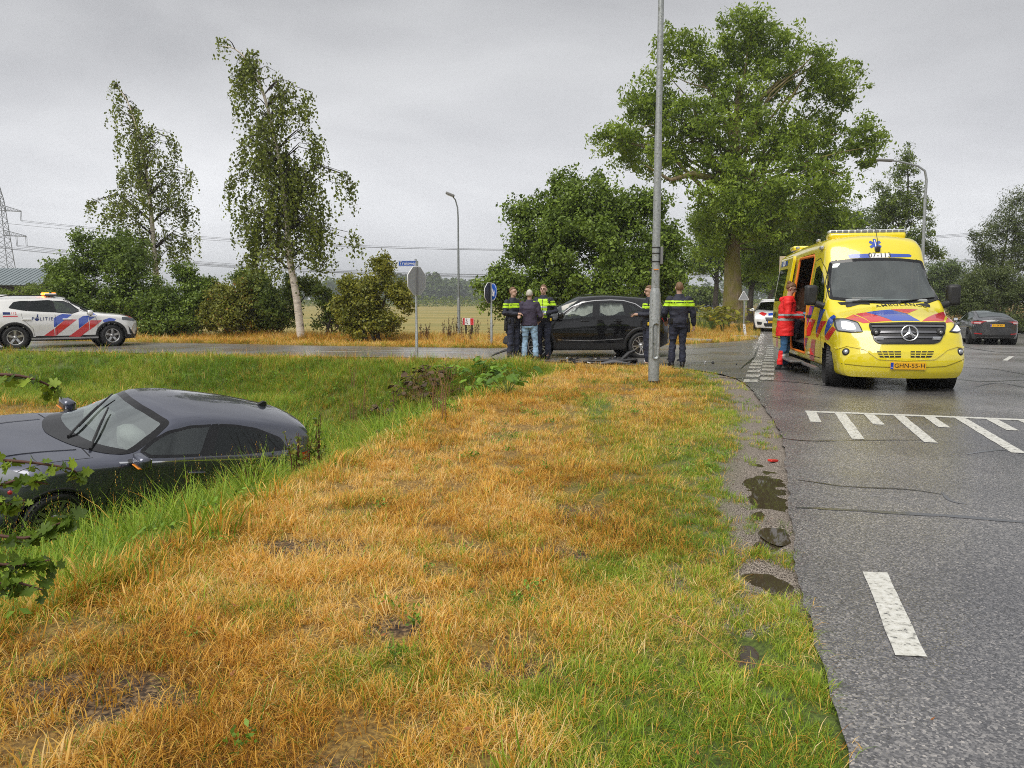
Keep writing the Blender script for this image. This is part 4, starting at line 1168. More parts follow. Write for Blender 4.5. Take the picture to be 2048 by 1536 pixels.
PLATE = mat('plate_yellow', (0.80, 0.42, 0.015), 0.4)
PLATEB = mat('plate_blue', (0.01, 0.05, 0.42), 0.4)
INK = mat('plate_ink', (0.01, 0.01, 0.012), 0.5)
LV_RED = paint('livery_red', (0.62, 0.012, 0.018), 0.0, 0.3)
LV_BLUE = paint('livery_blue', (0.008, 0.060, 0.44), 0.0, 0.3)
LV_NAVY = mat('livery_navy', (0.012, 0.028, 0.14), 0.35)
WHITE = mat('white_vinyl', (0.80, 0.80, 0.80), 0.35)

_font_cache = {}
def text_tris(s, size=1.0, spacing=1.0, shear=0.0):
    """Outline of a word as triangles in 2D, centred on the origin."""
    key = (s, size, spacing, shear)
    if key in _font_cache: return _font_cache[key]
    cu = bpy.data.curves.new('lettering', 'FONT'); cu.body = s; cu.size = size; cu.space_character = spacing; cu.shear = shear
    cu.offset = size * .006; cu.align_x = 'CENTER'; cu.align_y = 'CENTER'; cu.resolution_u = 3
    o = bpy.data.objects.new('lettering', cu); COL.objects.link(o)
    dg = bpy.context.evaluated_depsgraph_get()
    me = bpy.data.meshes.new_from_object(o.evaluated_get(dg))
    bm = bmesh.new(); bm.from_mesh(me); bmesh.ops.triangulate(bm, faces=bm.faces)
    bmesh.ops.remove_doubles(bm, verts=bm.verts, dist=1e-5)
    bm.verts.index_update()
    V = np.array([v.co[:2] for v in bm.verts]); Fs = [[v.index for v in f.verts] for f in bm.faces]
    bm.free(); bpy.data.objects.remove(o); bpy.data.curves.remove(cu); bpy.data.meshes.remove(me)
    _font_cache[key] = (V, Fs)
    return V, Fs

def text_obj(name, s, size, m, parent, loc, rot, spacing=1.0, depth=0.0):
    V, Fs = text_tris(s, size, spacing)
    me = mesh_np(name, np.column_stack([V, np.full(len(V), depth)]), np.array(Fs), m)
    o = link(name, me, parent, loc); o.rotation_euler = rot
    return o

def resample(pts, step, closed=True):
    P = np.array(pts, float); out = []
    Q = np.roll(P, -1, 0) if closed else P[1:]
    for a, b in zip(P if closed else P[:-1], Q):
        n = max(1, int(math.ceil(np.hypot(*(b - a)) / step)))
        for k in range(n): out.append(a + (b - a) * k / n)
    if not closed: out.append(P[-1])
    return np.array(out)

def rounded(pts, r, n=4):
    """Round the corners of a closed 2D outline."""
    P = np.array(pts, float); out = []
    for i in range(len(P)):
        a, p, b = P[i - 1], P[i], P[(i + 1) % len(P)]
        la, lb = np.hypot(*(a - p)), np.hypot(*(b - p)); d = min(r, la * .45, lb * .45)
        s, e = p + (a - p) / la * d, p + (b - p) / lb * d
        for k in range(n + 1):
            t = k / n; out.append((1 - t)**2 * s + 2 * t * (1 - t) * p + t * t * e)
    return np.array(out)

def inset(P, d):
    """Offset a closed outline inwards by d."""
    P = np.array(P, float); A = 0.5 * np.sum(P[:, 0] * np.roll(P[:, 1], -1) - np.roll(P[:, 0], -1) * P[:, 1])
    t = np.roll(P, -1, 0) - np.roll(P, 1, 0); t /= np.maximum(np.hypot(*t.T), 1e-9)[:, None]
    n = np.stack([-t[:, 1], t[:, 0]], 1) * (1 if A > 0 else -1)
    return P + n * d

class Car:
    def __init__(s, name, loc, yaw, label, cat, spec, pitch=0.0, roll=0.0, group=None, scale=1.0, dent=None):
        s.root = empty(name, loc, 0, label, cat, group)
        s.root.rotation_euler = (roll, pitch, yaw)
        s.root.scale = (scale,) * 3
        s.M = Matrix.Translation(loc) @ Euler((roll, pitch, yaw)).to_matrix().to_4x4() @ Matrix.Scale(scale, 4)
        s.Mi = s.M.inverted()
        s.spec = spec; s.parts = {}
        s._loft(dent)

    # --- the shell, lofted along its length
    def _loft(s, dent):
        sp = s.spec; f = {k: pchip(v) for k, v in sp['curves'].items()}
        x0, x1 = sp['x0'], sp['x1']
        xs = np.arange(x0, x1 + 1e-6, sp.get('dx', 0.028)); xs = np.unique(np.concatenate([xs, np.linspace(x0, x0 + 0.25, 16), np.linspace(x1 - 0.30, x1, 18), [x1]]))
        s.f = f
        rows = []
        cnt = sp.get('cnt', (4, 9, 9, 14, 14)); rad = sp.get('rad', (0.07, 0.22, 0.05, 0.10))
        for x in xs:
            zb, zm, zs, zr, zt = (float(f[k](x)) for k in ('zb', 'zm', 'zs', 'zr', 'zt'))
            wm, ws, wr = (float(f[k](x)) for k in ('wm', 'ws', 'wr')); wb = wm - sp.get('tuck', 0.06)
            zt = max(zt, zb + 0.05); zr = min(zr, zt - 0.004); zs = min(zs, zr - 0.004); zm = min(max(zm, zb + 0.02), zs - 0.004)
            C = [np.array(c) for c in ((0.0, zb), (wb, zb), (wm, zm), (ws, zs), (wr, zr))]
            pts = []
            cur = C[0]
            for i in range(1, 5):
                P = C[i]; A = C[i - 1]
                B = C[i + 1] if i < 4 else np.array((wr * 0.6, zr + (zt - zr) * (1 - 0.36)))
                la, lb = np.hypot(*(A - P)), np.hypot(*(B - P)); d = min(rad[i - 1], la * .46, lb * .46)
                S, E = P + (A - P) / max(la, 1e-9) * d, P + (B - P) / max(lb, 1e-9) * d
                for k in range(cnt[i - 1]): pts.append(cur + (S - cur) * k / cnt[i - 1])
                for k in range(4):
                    t = k / 4; pts.append((1 - t)**2 * S + 2 * t * (1 - t) * P + t * t * E)
                cur = E
            n = cnt[4]; y0, z0 = cur
            for k in range(n + 1):
                t = k / n; pts.append(np.array((y0 * (1 - t), z0 + (zt - z0) * (1 - (1 - t)**2))))
            rows.append(pts)
        H = np.array(rows)                                  # stations, half points, (y,z)
        ns, nh, _ = H.shape
        full = np.concatenate([H, (H[:, nh - 2:0:-1] * np.array((-1, 1)))], 1)   # left side up, right side down
        nf = full.shape[1]
        V = np.empty((ns, nf, 3)); V[:, :, 0] = xs[:, None]; V[:, :, 1:] = full
        I = np.arange(ns * nf).reshape(ns, nf)
        Fq = np.stack([I[:-1], np.roll(I[:-1], -1, 1), np.roll(I[1:], -1, 1), I[1:]], -1).reshape(-1, 4).tolist()
        V = V.reshape(-1, 3).tolist()
        for row, flip in ((0, False), (ns - 1, True)):       # nose and tail, bowed across their width
            h = H[row]; K = 24; base = len(V); x = xs[row]
            idx = []
            for i in range(nh):
                y, z = h[i]; r_ = []
                for k in range(K + 1):
                    if k == 0: r_.append(I[row, i])
                    elif k == K: r_.append(I[row, (nf - i) % nf])
                    else: r_.append(len(V)); V.append([x, y * (1 - 2 * k / K), z])
                idx.append(r_)
            for i in range(nh - 1):
                for k in range(K):
                    q = [idx[i][k], idx[i][k + 1], idx[i + 1][k + 1], idx[i + 1][k]]
                    q2 = [];
                    for a in q:
                        if a not in q2: q2.append(a)
                    if len(q2) >= 3: Fq.append(q2[::-1] if not flip else q2)
        V = np.array(V)
        for key, sg in (('front', 1), ('rear', -1)):
            xa, xb, bow, p, lean = sp[key]
            w = np.clip((V[:, 0] - xa) / (xb - xa), 0, 1) ** 1.4
            lz = pchip(lean)(V[:, 2]); wmx = np.maximum(f['wm'](V[:, 0]), 0.2)
            V[:, 0] = V[:, 0] + sg * w * (-bow * np.clip(np.abs(V[:, 1]) / wmx, 0, 1) ** p + lz)
        if dent is not None: V = dent(V)
        s.V0 = V.copy(); s.F = Fq
        s.bvh = BVHTree.FromPolygons([Vector(v) for v in V], Fq)
        # snap the rim of the wheel arches
        s.dead = np.zeros(len(Fq), bool)
        c = np.array([V[q].mean(0) for q in Fq]); s.c = c
        nrm = np.array([np.cross(V[q[2]] - V[q[0]], V[q[-1]] - V[q[1]]) for q in Fq]); nrm /= np.maximum(np.linalg.norm(nrm, axis=1), 1e-12)[:, None]
        if np.mean(np.sign((nrm * (c - c.mean(0))).sum(1))) < 0: nrm = -nrm; s.F = Fq = [q[::-1] for q in Fq]
        s.n = nrm
        for xa, za, ra in sp.get('arches', ()):
            d = np.hypot(V[:, 0] - xa, V[:, 2] - za); k = (np.abs(d - ra) < 0.015) & (np.abs(V[:, 1]) > 0.45)
            V[k, 0] = xa + (V[k, 0] - xa) * ra / d[k]; V[k, 2] = za + (V[k, 2] - za) * ra / d[k]
            s.dead |= (np.hypot(c[:, 0] - xa, c[:, 2] - za) < ra) & (np.abs(c[:, 1]) > 0.40)
        s.V = V
        s.reg = np.array(['body'] * len(Fq), dtype=object)
        # vertex normals of the whole skin, kept when it is split into panels
        vn = np.zeros_like(V)
        for q, m_ in zip(Fq, nrm):
            for a in q: vn[a] += m_
        s.vn = vn / np.maximum(np.linalg.norm(vn, axis=1), 1e-9)[:, None]

    # --- projecting outlines onto the shell
    def ray(s, kind, u, v):
        for k in range(14):
            dz = 0.02 * k
            if kind == 'L': o, d = (u, 3, v + dz), (0, -1, 0)
            elif kind == 'R': o, d = (u, -3, v + dz), (0, 1, 0)
            elif kind == 'F': o, d = (6, u, v), (-1, 0, 0)
            elif kind == 'B': o, d = (-6, u, v), (1, 0, 0)
            else: o, d = (u, v, 6), (0, 0, -1)
            h = s.bvh.ray_cast(Vector(o), Vector(d))
            if h[0] is not None:
                p = h[0].copy(); p.z -= dz if kind in 'LR' else 0
                n = h[1]
                if n.dot(Vector(d)) > 0: n = -n
                return p, n
            if kind not in 'LR': break
        q = Vector(o) + Vector(d) * 5
        h = s.bvh.find_nearest(q if kind in 'LR' else (Vector((2, u, v)) if kind == 'F' else Vector((-2, u, v)) if kind == 'B' else Vector((u, v, 1))))
        n = h[1]; n = -n if n.dot(Vector(d)) > 0 else n
        return h[0], n
    def px(s, x, y):
        """The point of the shell seen at a pixel of the photograph, in the car's own frame."""
        a = s.Mi @ Vector((0, 0, EYE)); b = s.Mi @ at(x, y, 5.0); d = (b - a).normalized()
        h = s.bvh.ray_cast(a, d)
        if h[0] is not None: return h[0]
        best = min((s.bvh.find_nearest(a + d * t) for t in np.linspace(0.5, 1.5, 60) * a.length), key=lambda q: q[3])
        return best[0]
    def px2(s, kind, pts):
        out = []
        for p in pts:
            q = s.px(*p); out.append((q.x, q.z) if kind in 'LR' else (q.y, q.z) if kind in 'FB' else (q.x, q.y))
        return out

    def _mk(s, name, V2, Fs, kind, m, off, parent, smooth=True):
        V = []; N = []
        for u, v in V2:
            p, n = s.ray(kind, u, v); V.append(p + n * off); N.append(n)
        me = mesh_np(name, [tuple(v) for v in V], np.array(Fs), m, smooth)
        # face outwards
        tot = 0.0
        for f_ in Fs[:400]:
            a, b, c = (Vector(V[i]) for i in f_[:3])
            tot += (b - a).cross(c - a).dot(N[f_[0]])
        if tot < 0: me.flip_normals()
        return link(name, me, parent or s.root)
    def panel(s, name, kind, outline, m, off=0.003, step=0.05, parent=None):
        P = resample(outline, step)
        lo, hi = P.min(0), P.max(0)
        g = np.stack(np.meshgrid(np.arange(lo[0] + step / 2, hi[0], step), np.arange(lo[1] + step / 2, hi[1], step)), -1).reshape(-1, 2)
        if len(g): g = g[inside(g, P)]
        if len(g):
            d, _ = polyline_dist(g, np.vstack([P, P[:1]])); g = g[d > step * 0.3]
        V = np.vstack([P, g]) if len(g) else P
        vs, _e, fs, *_r = delaunay_2d_cdt([Vector(v) for v in V], [], [list(range(len(P)))], 1, 1e-6)
        return s._mk(name, [tuple(v) for v in vs], [f for f in fs if len(f) == 3], kind, m, off, parent)
    def ring(s, name, kind, outline, w, m, off=0.003, step=0.04, parent=None):
        P = resample(outline, step); Q = inset(P, w); n = len(P)
        return s._mk(name, list(P) + list(Q), [(i, (i + 1) % n, n + (i + 1) % n, n + i) for i in range(n)], kind, m, off, parent)
    def line(s, name, kind, pts, w, m, off=0.0015, step=0.04, parent=None, closed=False):
        P = resample(pts, step, closed); n = len(P)
        t = (np.roll(P, -1, 0) - np.roll(P, 1, 0)) if closed else np.gradient(P, axis=0)
        t /= np.maximum(np.hypot(*t.T), 1e-9)[:, None]; q = np.stack([-t[:, 1], t[:, 0]], 1) * w / 2
        return s._mk(name, list(P + q) + list(P - q), [(i, (i + 1) % n, n + (i + 1) % n, n + i) for i in range(n if closed else n - 1)], kind, m, off, parent)
    def slab(s, name, kind, outline, m, o0, o1, step=0.06, parent=None, shift=(0, 0, 0)):
        """A plate with thickness that follows the shell, between two offsets."""
        P = resample(outline, step); lo, hi = P.min(0), P.max(0)
        g = np.stack(np.meshgrid(np.arange(lo[0] + step / 2, hi[0], step), np.arange(lo[1] + step / 2, hi[1], step)), -1).reshape(-1, 2)
        g = g[inside(g, P)]
        if len(g): d, _ = polyline_dist(g, np.vstack([P, P[:1]])); g = g[d > step * .3]
        n0 = len(P)
        vs, _e, fs, *_r = delaunay_2d_cdt([Vector(v) for v in np.vstack([P, g])], [], [list(range(n0))], 1, 1e-6)
        V1, V2 = [], []
        for v in vs:
            p, n = s.ray(kind, *v); V1.append(p + n * o1 + Vector(shift)); V2.append(p + n * o0 + Vector(shift))
        N_ = len(V1); Fs = [tuple(f) for f in fs] + [tuple(i + N_ for i in f[::-1]) for f in fs] + [(i, (i + 1) % n0, N_ + (i + 1) % n0, N_ + i) for i in range(n0)]
        k = MB(); _, ff = k.add(V1 + V2, Fs, m)
        for f in ff[:2 * len(fs)]: f.smooth = True
        return k.build(name, parent or s.root)
    def word(s, name, kind, txt, c, ax, size, m, spacing=1.0, off=0.0045, parent=None, stretch=1.0):
        """Lettering at c, ax: direction of reading in the 2D frame."""
        V, Fs = text_tris(txt, size, spacing)
        ax = np.array(ax, float); ax /= np.hypot(*ax); up = np.array((-ax[1], ax[0]))
        if kind in 'RF' : pass
        V2 = [np.array(c) + ax * v[0] * stretch + (up if s._handed(kind) else -up) * v[1] for v in V]
        return s._mk(name, V2, Fs, kind, m, off, parent, False)
    def _handed(s, kind):
        return kind in 'RFT'        # right side, nose and bonnet read with u to the right when ax = +u
    # --- openings and panels
    def mask(s, kind, outline, grow=0.0, nmin=0.12):
        P = np.array(outline, float)
        if grow: P = inset(P, -grow)
        if kind in 'LR': q = s.c[:, [0, 2]]; sd = s.n[:, 1] * (1 if kind == 'L' else -1)
        elif kind in 'FB': q = s.c[:, [1, 2]]; sd = s.n[:, 0] * (1 if kind == 'F' else -1)
        else: q = s.c[:, [0, 1]]; sd = s.n[:, 2]
        return inside(q, P) & (sd > nmin)
    def cut(s, kind, outline, nmin=0.12): s.dead |= s.mask(kind, outline, -0.018, nmin)
    def region(s, name, mask): s.reg[mask] = name
    def window(s, name, kind, outline, gl, frit=0.03, parent=None, off=0.004, r=0.04, band=None):
        o = rounded(outline, r)
        s.cut(kind, o)
        g = s.panel(name, kind, inset(resample(o, 0.04), frit), gl, off, 0.07, parent)
        s.ring('window_seal', kind, o, frit, band or FRIT, off, 0.04, g)
        return g
    def finish(s, mats, names=None):
        """Split the shell into its panels; each keeps the skin's normals. mats: region -> material."""
        for rg in sorted(set(s.reg), key=str):
            k = (s.reg == rg) & ~s.dead
            if not k.any(): continue
            fs = [s.F[i] for i in np.nonzero(k)[0]]
            used = sorted({a for q in fs for a in q}); mp = {a: i for i, a in enumerate(used)}
            nm = rg.split('#')[0]
            me = bpy.data.meshes.new(nm)
            me.from_pydata([tuple(v) for v in s.V[used]], [], [[mp[a] for a in q] for q in fs])
            me.materials.append(mats.get(nm, mats['body']))
            me.polygons.foreach_set('use_smooth', np.ones(len(me.polygons), bool))
            me.normals_split_custom_set_from_vertices([tuple(v) for v in s.vn[used]])
            s.parts[rg] = link(nm, me, s.root)
        return s.parts

    def wheel(s, x, y, z, Rt, w, rimR, n, rim_m, side, steer=0.0, twin=False, style='straight', back=None):
        """Tyre with tread blocks > rim with spokes, hub and disc."""
        T = MB(); sg = side
        ins = rimR
        prof = [(ins, -w * .40), (ins + .015, -w * .46), (Rt - .055, -w * .5), (Rt - .018, -w * .47), (Rt - .004, -w * .36), (Rt, -w * .2), (Rt, w * .2), (Rt - .004, w * .36), (Rt - .018, w * .47), (Rt - .055, w * .5), (ins + .015, w * .46), (ins, w * .40)]
        T.lathe(prof, RUBBER, 48)
        for row, zz in enumerate((-w * .36, -w * .13, w * .13, w * .36)):
            for k in range(36):
                a = 2 * math.pi * (k + .5 * (row % 2)) / 36
                T.box((Rt * math.cos(a), Rt * math.sin(a), zz), (0.010, 2 * math.pi * Rt / 36 * .72, w * .19), RUBBER, (0, 0, a))
        Rm = Matrix.Rotation(steer, 4, 'Z') @ Matrix.Rotation(-math.pi / 2 * sg, 4, 'X')
        t = T.build('wheel', s.root, (x, y, z)); t.rotation_euler = Rm.to_euler()
        D = MB()
        zo = w * .36                                          # outer face
        D.lathe([(ins + .004, zo + .012), (ins - .012, zo + .014), (ins - .02, zo), (ins - .03, zo - .03), (ins - .035, -w * .3)], rim_m, 40)
        D.lathe([(0.0, zo - .10), (ins * .78, zo - .10)], DISC, 28)
        D.lathe([(ins * .78, zo - .13), (ins - .03, zo - .13)], BLACK, 28)
        D.lathe([(0.0, zo - .012), (.028, zo - .010), (.032, zo - .02), (.072, zo - .03), (.078, zo - .06)], rim_m, 20)
        def spoke(a, w0, w1, skew=0.0):
            ca, sa = math.cos(a), math.sin(a); V = []
            for r_, ww, zz, da in ((.055, w0, zo - .028, 0), (ins * .6, (w0 + w1) / 2, zo - .008, skew * .5), (ins - .022, w1, zo - .004, skew)):
                c2, s2 = math.cos(a + da), math.sin(a + da)
                for sgn in (-1, 1):
                    V.append((r_ * c2 - sgn * ww / 2 * s2, r_ * s2 + sgn * ww / 2 * c2, zz))
                    V.append((r_ * c2 - sgn * ww * .6 * s2, r_ * s2 + sgn * ww * .6 * c2, zz - .035))
            Fs = []
            for i in range(2):
                b = 4 * i; Fs += [(b, b + 2, b + 6, b + 4), (b + 1, b, b + 4, b + 5), (b + 2, b + 3, b + 7, b + 6)]
            D.add(V, Fs, rim_m, False)
        for k in range(n):
            a = 2 * math.pi * k / n + math.pi / 2
            if style == 'double':
                spoke(a - .13, .022, .030, -.09); spoke(a + .13, .022, .030, .09)
            elif style == 'star': spoke(a, .060, .075)
            else: spoke(a, .030, .036)
        for k in range(5):
            a = 2 * math.pi * k / 5 + .3; D.lathe([(0, zo - .022), (.009, zo - .022), (.009, zo - .04)], BLACK, 8, Matrix.Translation((.05 * math.cos(a), .05 * math.sin(a), 0)))
        D.build('rim', t)
        return t

    def well(s, arches, y_in=0.42):
        for xa, za, ra in arches:
            for sg in (1, -1):
                m = MB(); yo = abs(float(s.f['wm'](xa))) - .035
                M = Matrix.Translation((xa, sg * y_in, za)) @ Matrix.Rotation(-math.pi / 2 * sg, 4, 'X')
                m.lathe([(0, 0), (ra + .01, 0), (ra + .01, yo - y_in)], SEAMK, 36, M)
                m.build('wheel_well', s.root)
    def arch_trim(s, arches, w, m, z0, off=0.012):
        for xa, za, ra in arches:
            for kind in 'LR':
                a0 = math.asin(max(-.9, min(.9, (z0 - za) / ra)))
                an = np.linspace(a0, math.pi - a0, 40)
                P = [(xa + (ra - .012) * math.cos(a), za + (ra - .012) * math.sin(a)) for a in an]
                Q = [(xa + (ra + w) * math.cos(a), za + (ra + w) * math.sin(a)) for a in an]; n = len(an)
                V = []
                for u, v in Q: p, q = s.ray(kind, u, v); V.append(p + q * .001)
                for (u, v), (u2, v2) in zip(Q, P): p, q = s.ray(kind, u * .75 + u2 * .25, v * .75 + v2 * .25); V.append(p + q * off)
                for (u, v), (u2, v2) in zip(Q, P): p, q = s.ray(kind, u2, v2); V.append(p + q * off)
                for u, v in P: p, q = s.ray(kind, u, v); V.append(p + Vector((0, -.08 if kind == 'L' else .08, 0)))
                Fs = [(j * n + i, j * n + i + 1, (j + 1) * n + i + 1, (j + 1) * n + i) for j in range(3) for i in range(n - 1)]
                me = mesh_np('wheel_arch_trim', [tuple(v) for v in V], np.array(Fs), m, True)
                link('wheel_arch_trim', me, s.root)
    def mirror(s, loc, size, m, side, yawed=0.0):
        x, y, z = loc; a, b, c = size
        k = MB(); k.box((0, 0, 0), (a, b, c), m, (0, 0.12, 0), min(size) * .38)
        k.tube([(.02, -side * b * .45, -c * .35), (.05, -side * (b * .5 + .10), -c * .55)], [.035, .03], BLACK, 8)
        o = k.build('wing_mirror', s.root, loc)
        g = MB(); g.box((-a * .52, 0, 0), (.008, b * .78, c * .74), CHROME, (0, 0.12, 0)); g.build('mirror_glass', o)
        return o
    def plate(s, kind, c, txt, w=0.52, h=0.11, parent=None, off=0.014):
        """Yellow number plate with its blue band and black characters, flat on nose or tail."""
        p, n = s.ray(kind, c[0], c[1])
        n = Vector((n.x, n.y, n.z * .35)).normalized()
        q = n.to_track_quat('Z', 'Y'); loc = p + n * off
        k = MB(); k.box((0, 0, 0), (w, h, .012), PLATE, None, .003)
        o = k.build('number_plate', parent or s.root, loc); o.rotation_euler = q.to_euler()
        b = MB(); b.box((-w / 2 + .024, 0, .0072), (.042, h * .92, .0012), PLATEB); b.build('country_band', o)
        text_obj('plate_letters', txt, h * .86, INK, o, (.022, 0, .0075), (0, 0, 0), 1.02)
        text_obj('country_letters', 'NL', .026, WHITE, o, (-w / 2 + .024, -h * .24, .0085), (0, 0, 0))
        return o
    def cabin(s, x_dash, x_seats, y, z0, seat_m, rear=None, z_dash=0.9, wheel=True):
        m = MB(); fl = z0
        m.box(((x_dash + x_seats[0]) / 2 - .4, 0, fl - .02), (2.6, 2 * y + .5, .04), INNER)
        m.build('cabin_floor', s.root)
        d = MB(); d.box((x_dash, 0, z_dash - .12), (.50, 2 * y + .46, .26), INNER, None, .08)
        d.build('dashboard', s.root)
        if wheel:
            w = MB(); M = Matrix.Translation((x_dash - .32, y, z_dash + .02)) @ Matrix.Rotation(R(-65), 4, 'Y')
            pts = [(0.185 * math.cos(a), 0.185 * math.sin(a), 0) for a in np.linspace(0, 2 * math.pi, 25)]
            w.tube(pts, .016, INNER, 8, False, 1, M); w.box((0, 0, 0), (.12, .1, .05), INNER, None, .02, M); w.box((0, 0, 0), (.03, .35, .02), INNER, None, 0, M)
            w.tube([(x_dash - .32, y, z_dash + .02), (x_dash, y, z_dash - .1)], .03, INNER, 8)
            w.build('steering_wheel', s.root)
        for xs_ in x_seats:
            for sg in (1, -1):
                k = MB(); k.box((xs_, sg * y, fl + .20), (.52, .48, .16), seat_m, None, .06)
                k.box((xs_ - .27, sg * y, fl + .50), (.16, .46, .60), seat_m, (0, -.22, 0), .06)
                k.box((xs_ - .36, sg * y, fl + .86), (.10, .26, .17), seat_m, (0, -.15, 0), .04)
                k.build('seat', s.root)
# ------------------------------------------------------------------ dark saloon in the ditch
NAVY = paint('navy_paint', (0.085, 0.093, 0.130), 0.75, 0.36, 0.10)
SEAT_D = mat('dark_seat', (0.035, 0.036, 0.038), 0.8)
AIRBAG = mat('airbag_cloth', (0.62, 0.60, 0.55), 0.85, noise=0.12, nscale=6, bump=0.5, bscale=9)
c3 = lambda u, v: (u / 2.9257, 680 + v / 2.9257)
FOC = dict(x0=-2.19, x1=2.19, dx=0.022, arches=((1.30, .31, .365), (-1.40, .31, .365)),
    front=(1.35, 2.19, .42, 2.4, [(.15, -.04), (.35, 0), (.6, -.0), (.8, -.03), (1.1, -.05)]),
    rear=(-1.5, -2.19, .26, 2.4, [(.2, -.06), (.5, 0), (.8, 0), (1.3, -.04)]),
    curves=dict(
        zt=[(-2.19, .66), (-2.17, .90), (-2.12, 1.12), (-2.06, 1.30), (-1.98, 1.375), (-1.5, 1.455), (-1.0, 1.495), (-.35, 1.51), (.10, 1.47), (.5, 1.28), (.98, 1.02), (1.1, .995), (1.5, .94), (1.85, .85), (2.05, .76), (2.14, .68), (2.19, .56)],
        zr=[(-2.19, .62), (-2.17, .84), (-2.12, 1.05), (-2.06, 1.22), (-1.98, 1.30), (-1.5, 1.385), (-1.0, 1.425), (-.35, 1.44), (.05, 1.40), (.4, 1.19), (.72, 1.00), (1.0, .965), (1.5, .90), (1.85, .80), (2.05, .70), (2.14, .62), (2.19, .50)],
        zs=[(-2.19, .58), (-2.1, .86), (-2.0, .98), (-1.6, 1.015), (-1.0, 1.0), (0, .965), (.72, .935), (1.2, .89), (1.6, .82), (1.9, .72), (2.1, .58), (2.19, .46)],
        zm=[(-2.19, .48), (-1.9, .66), (0, .62), (1.5, .62), (1.95, .52), (2.19, .36)],
        zb=[(-2.19, .30), (-1.9, .22), (0, .17), (1.7, .18), (2.19, .22)],
        wm=[(-2.19, .76), (-1.95, .86), (-1.4, .905), (0, .905), (1.3, .905), (1.8, .87), (2.05, .82), (2.19, .74)],
        ws=[(-2.19, .72), (-1.95, .80), (-1.4, .855), (0, .865), (.8, .865), (1.3, .86), (1.8, .82), (2.19, .70)],
        wr=[(-2.19, .62), (-2.0, .56), (-1.5, .57), (-.9, .60), (-.2, .61), (.1, .615), (.5, .68), (.75, .745), (1.1, .775), (1.6, .745), (2.0, .66), (2.19, .58)]))
foc = Car('car', (-4.60, 9.10, -1.03), R(233.4), 'dark navy hatchback tilted in the ditch with both wipers raised', 'car', FOC, R(-9.4), R(-14.1), None, 0.967)
_wl = foc.px2('L', [c3(*p) for p in ((812, 655), (880, 590), (985, 530), (1110, 500), (1243, 492), (1180, 682), (880, 692))])
_wr = foc.px2('L', [c3(*p) for p in ((1278, 490), (1380, 495), (1500, 515), (1640, 570), (1690, 640), (1440, 668), (1225, 680))])
WSO = [(-.76, 1.00), (-.4, .985), (0, .98), (.4, .985), (.76, 1.00), (.60, 1.365), (.3, 1.40), (0, 1.41), (-.3, 1.40), (-.60, 1.365)]
for sd in 'LR':
    foc.region('front_door#' + sd, foc.mask(sd, [(.78, .26), (.84, .62), (.72, .93), (.05, 1.37), (-.34, 1.39), (-.36, .9), (-.34, .26)]) & (foc.c[:, 2] > .25))
    foc.region('rear_door#' + sd, foc.mask(sd, [(-.35, .26), (-.36, .9), (-.34, 1.39), (-1.0, 1.35), (-1.45, 1.18), (-1.40, .95), (-1.06, .62), (-1.0, .26)]) & (foc.c[:, 2] > .25))
foc.region('bonnet', (foc.c[:, 0] > .93) & (foc.c[:, 2] > .72) & (np.abs(foc.c[:, 1]) < .74) & (foc.n[:, 2] > .5) & (foc.c[:, 0] < 2.02))
foc.region('bumper', (foc.c[:, 0] > 1.72) & (foc.c[:, 2] < .62))
wsc = foc.window('windscreen', 'F', WSO, glass('sky_lit_windscreen', (.66, .74, .72), .95, .30), .045, None, .005, .06)
foc_side = {}
for sd in 'LR':
    foc_side[sd, 'f'] = foc.window('door_window', sd, _wl, G_SIDE, .03)
    foc_side[sd, 'r'] = foc.window('door_window', sd, _wr, G_DARK, .03)
for sd in 'LR': foc.panel('door_pillar', sd, [_wl[4], _wl[5], _wr[6], _wr[0]], FRIT, .003, .05)
P = foc.finish(dict(body=NAVY))
for sd in 'LR':
    foc_side[sd, 'f'].parent = P['front_door#' + sd]; foc_side[sd, 'r'].parent = P['rear_door#' + sd]
    foc.line('shut_line', sd, [(.78, .28), (.84, .62), (.74, .93)], .008, SEAMK)
    foc.line('shut_line', sd, [(-.36, .28), (-.37, .95)], .008, SEAMK)
    foc.line('shut_line', sd, [(-1.0, .28), (-1.06, .62), (-1.40, .95)], .008, SEAMK)
    foc.line('waist_strip', sd, [(.76, .945), (0, .978), (-.8, .998), (-1.62, 1.03)], .012, CHROME, .006)
    for hx, dn in ((-.16, 'front_door#'), (-1.12, 'rear_door#')):
        k = MB(); p, n = foc.ray(sd, hx, .84); k.box((hx, p.y + n.y * .022, .84), (.22, .03, .035), NAVY, None, .012); h = k.build('handle', P[dn + sd])
foc.line('shut_line', 'T', [(1.02, -.70), (1.04, 0), (1.02, .70)], .012, SEAMK)
for sg in (1, -1):
    foc.line('shut_line', 'T', [(1.0, sg * .735), (1.5, sg * .735), (1.9, sg * .68)], .007, SEAMK)
    foc.line('bonnet_crease', 'T', [(1.08, sg * .50), (1.5, sg * .46), (1.95, sg * .36)], .03, NAVY, .010)
foc.panel('cowl', 'T', [(.93, -.60), (1.03, -.30), (1.045, 0), (1.03, .30), (.93, .60), (.90, .40), (.965, .2), (.985, 0), (.965, -.2), (.90, -.40)], BLACK, .006)
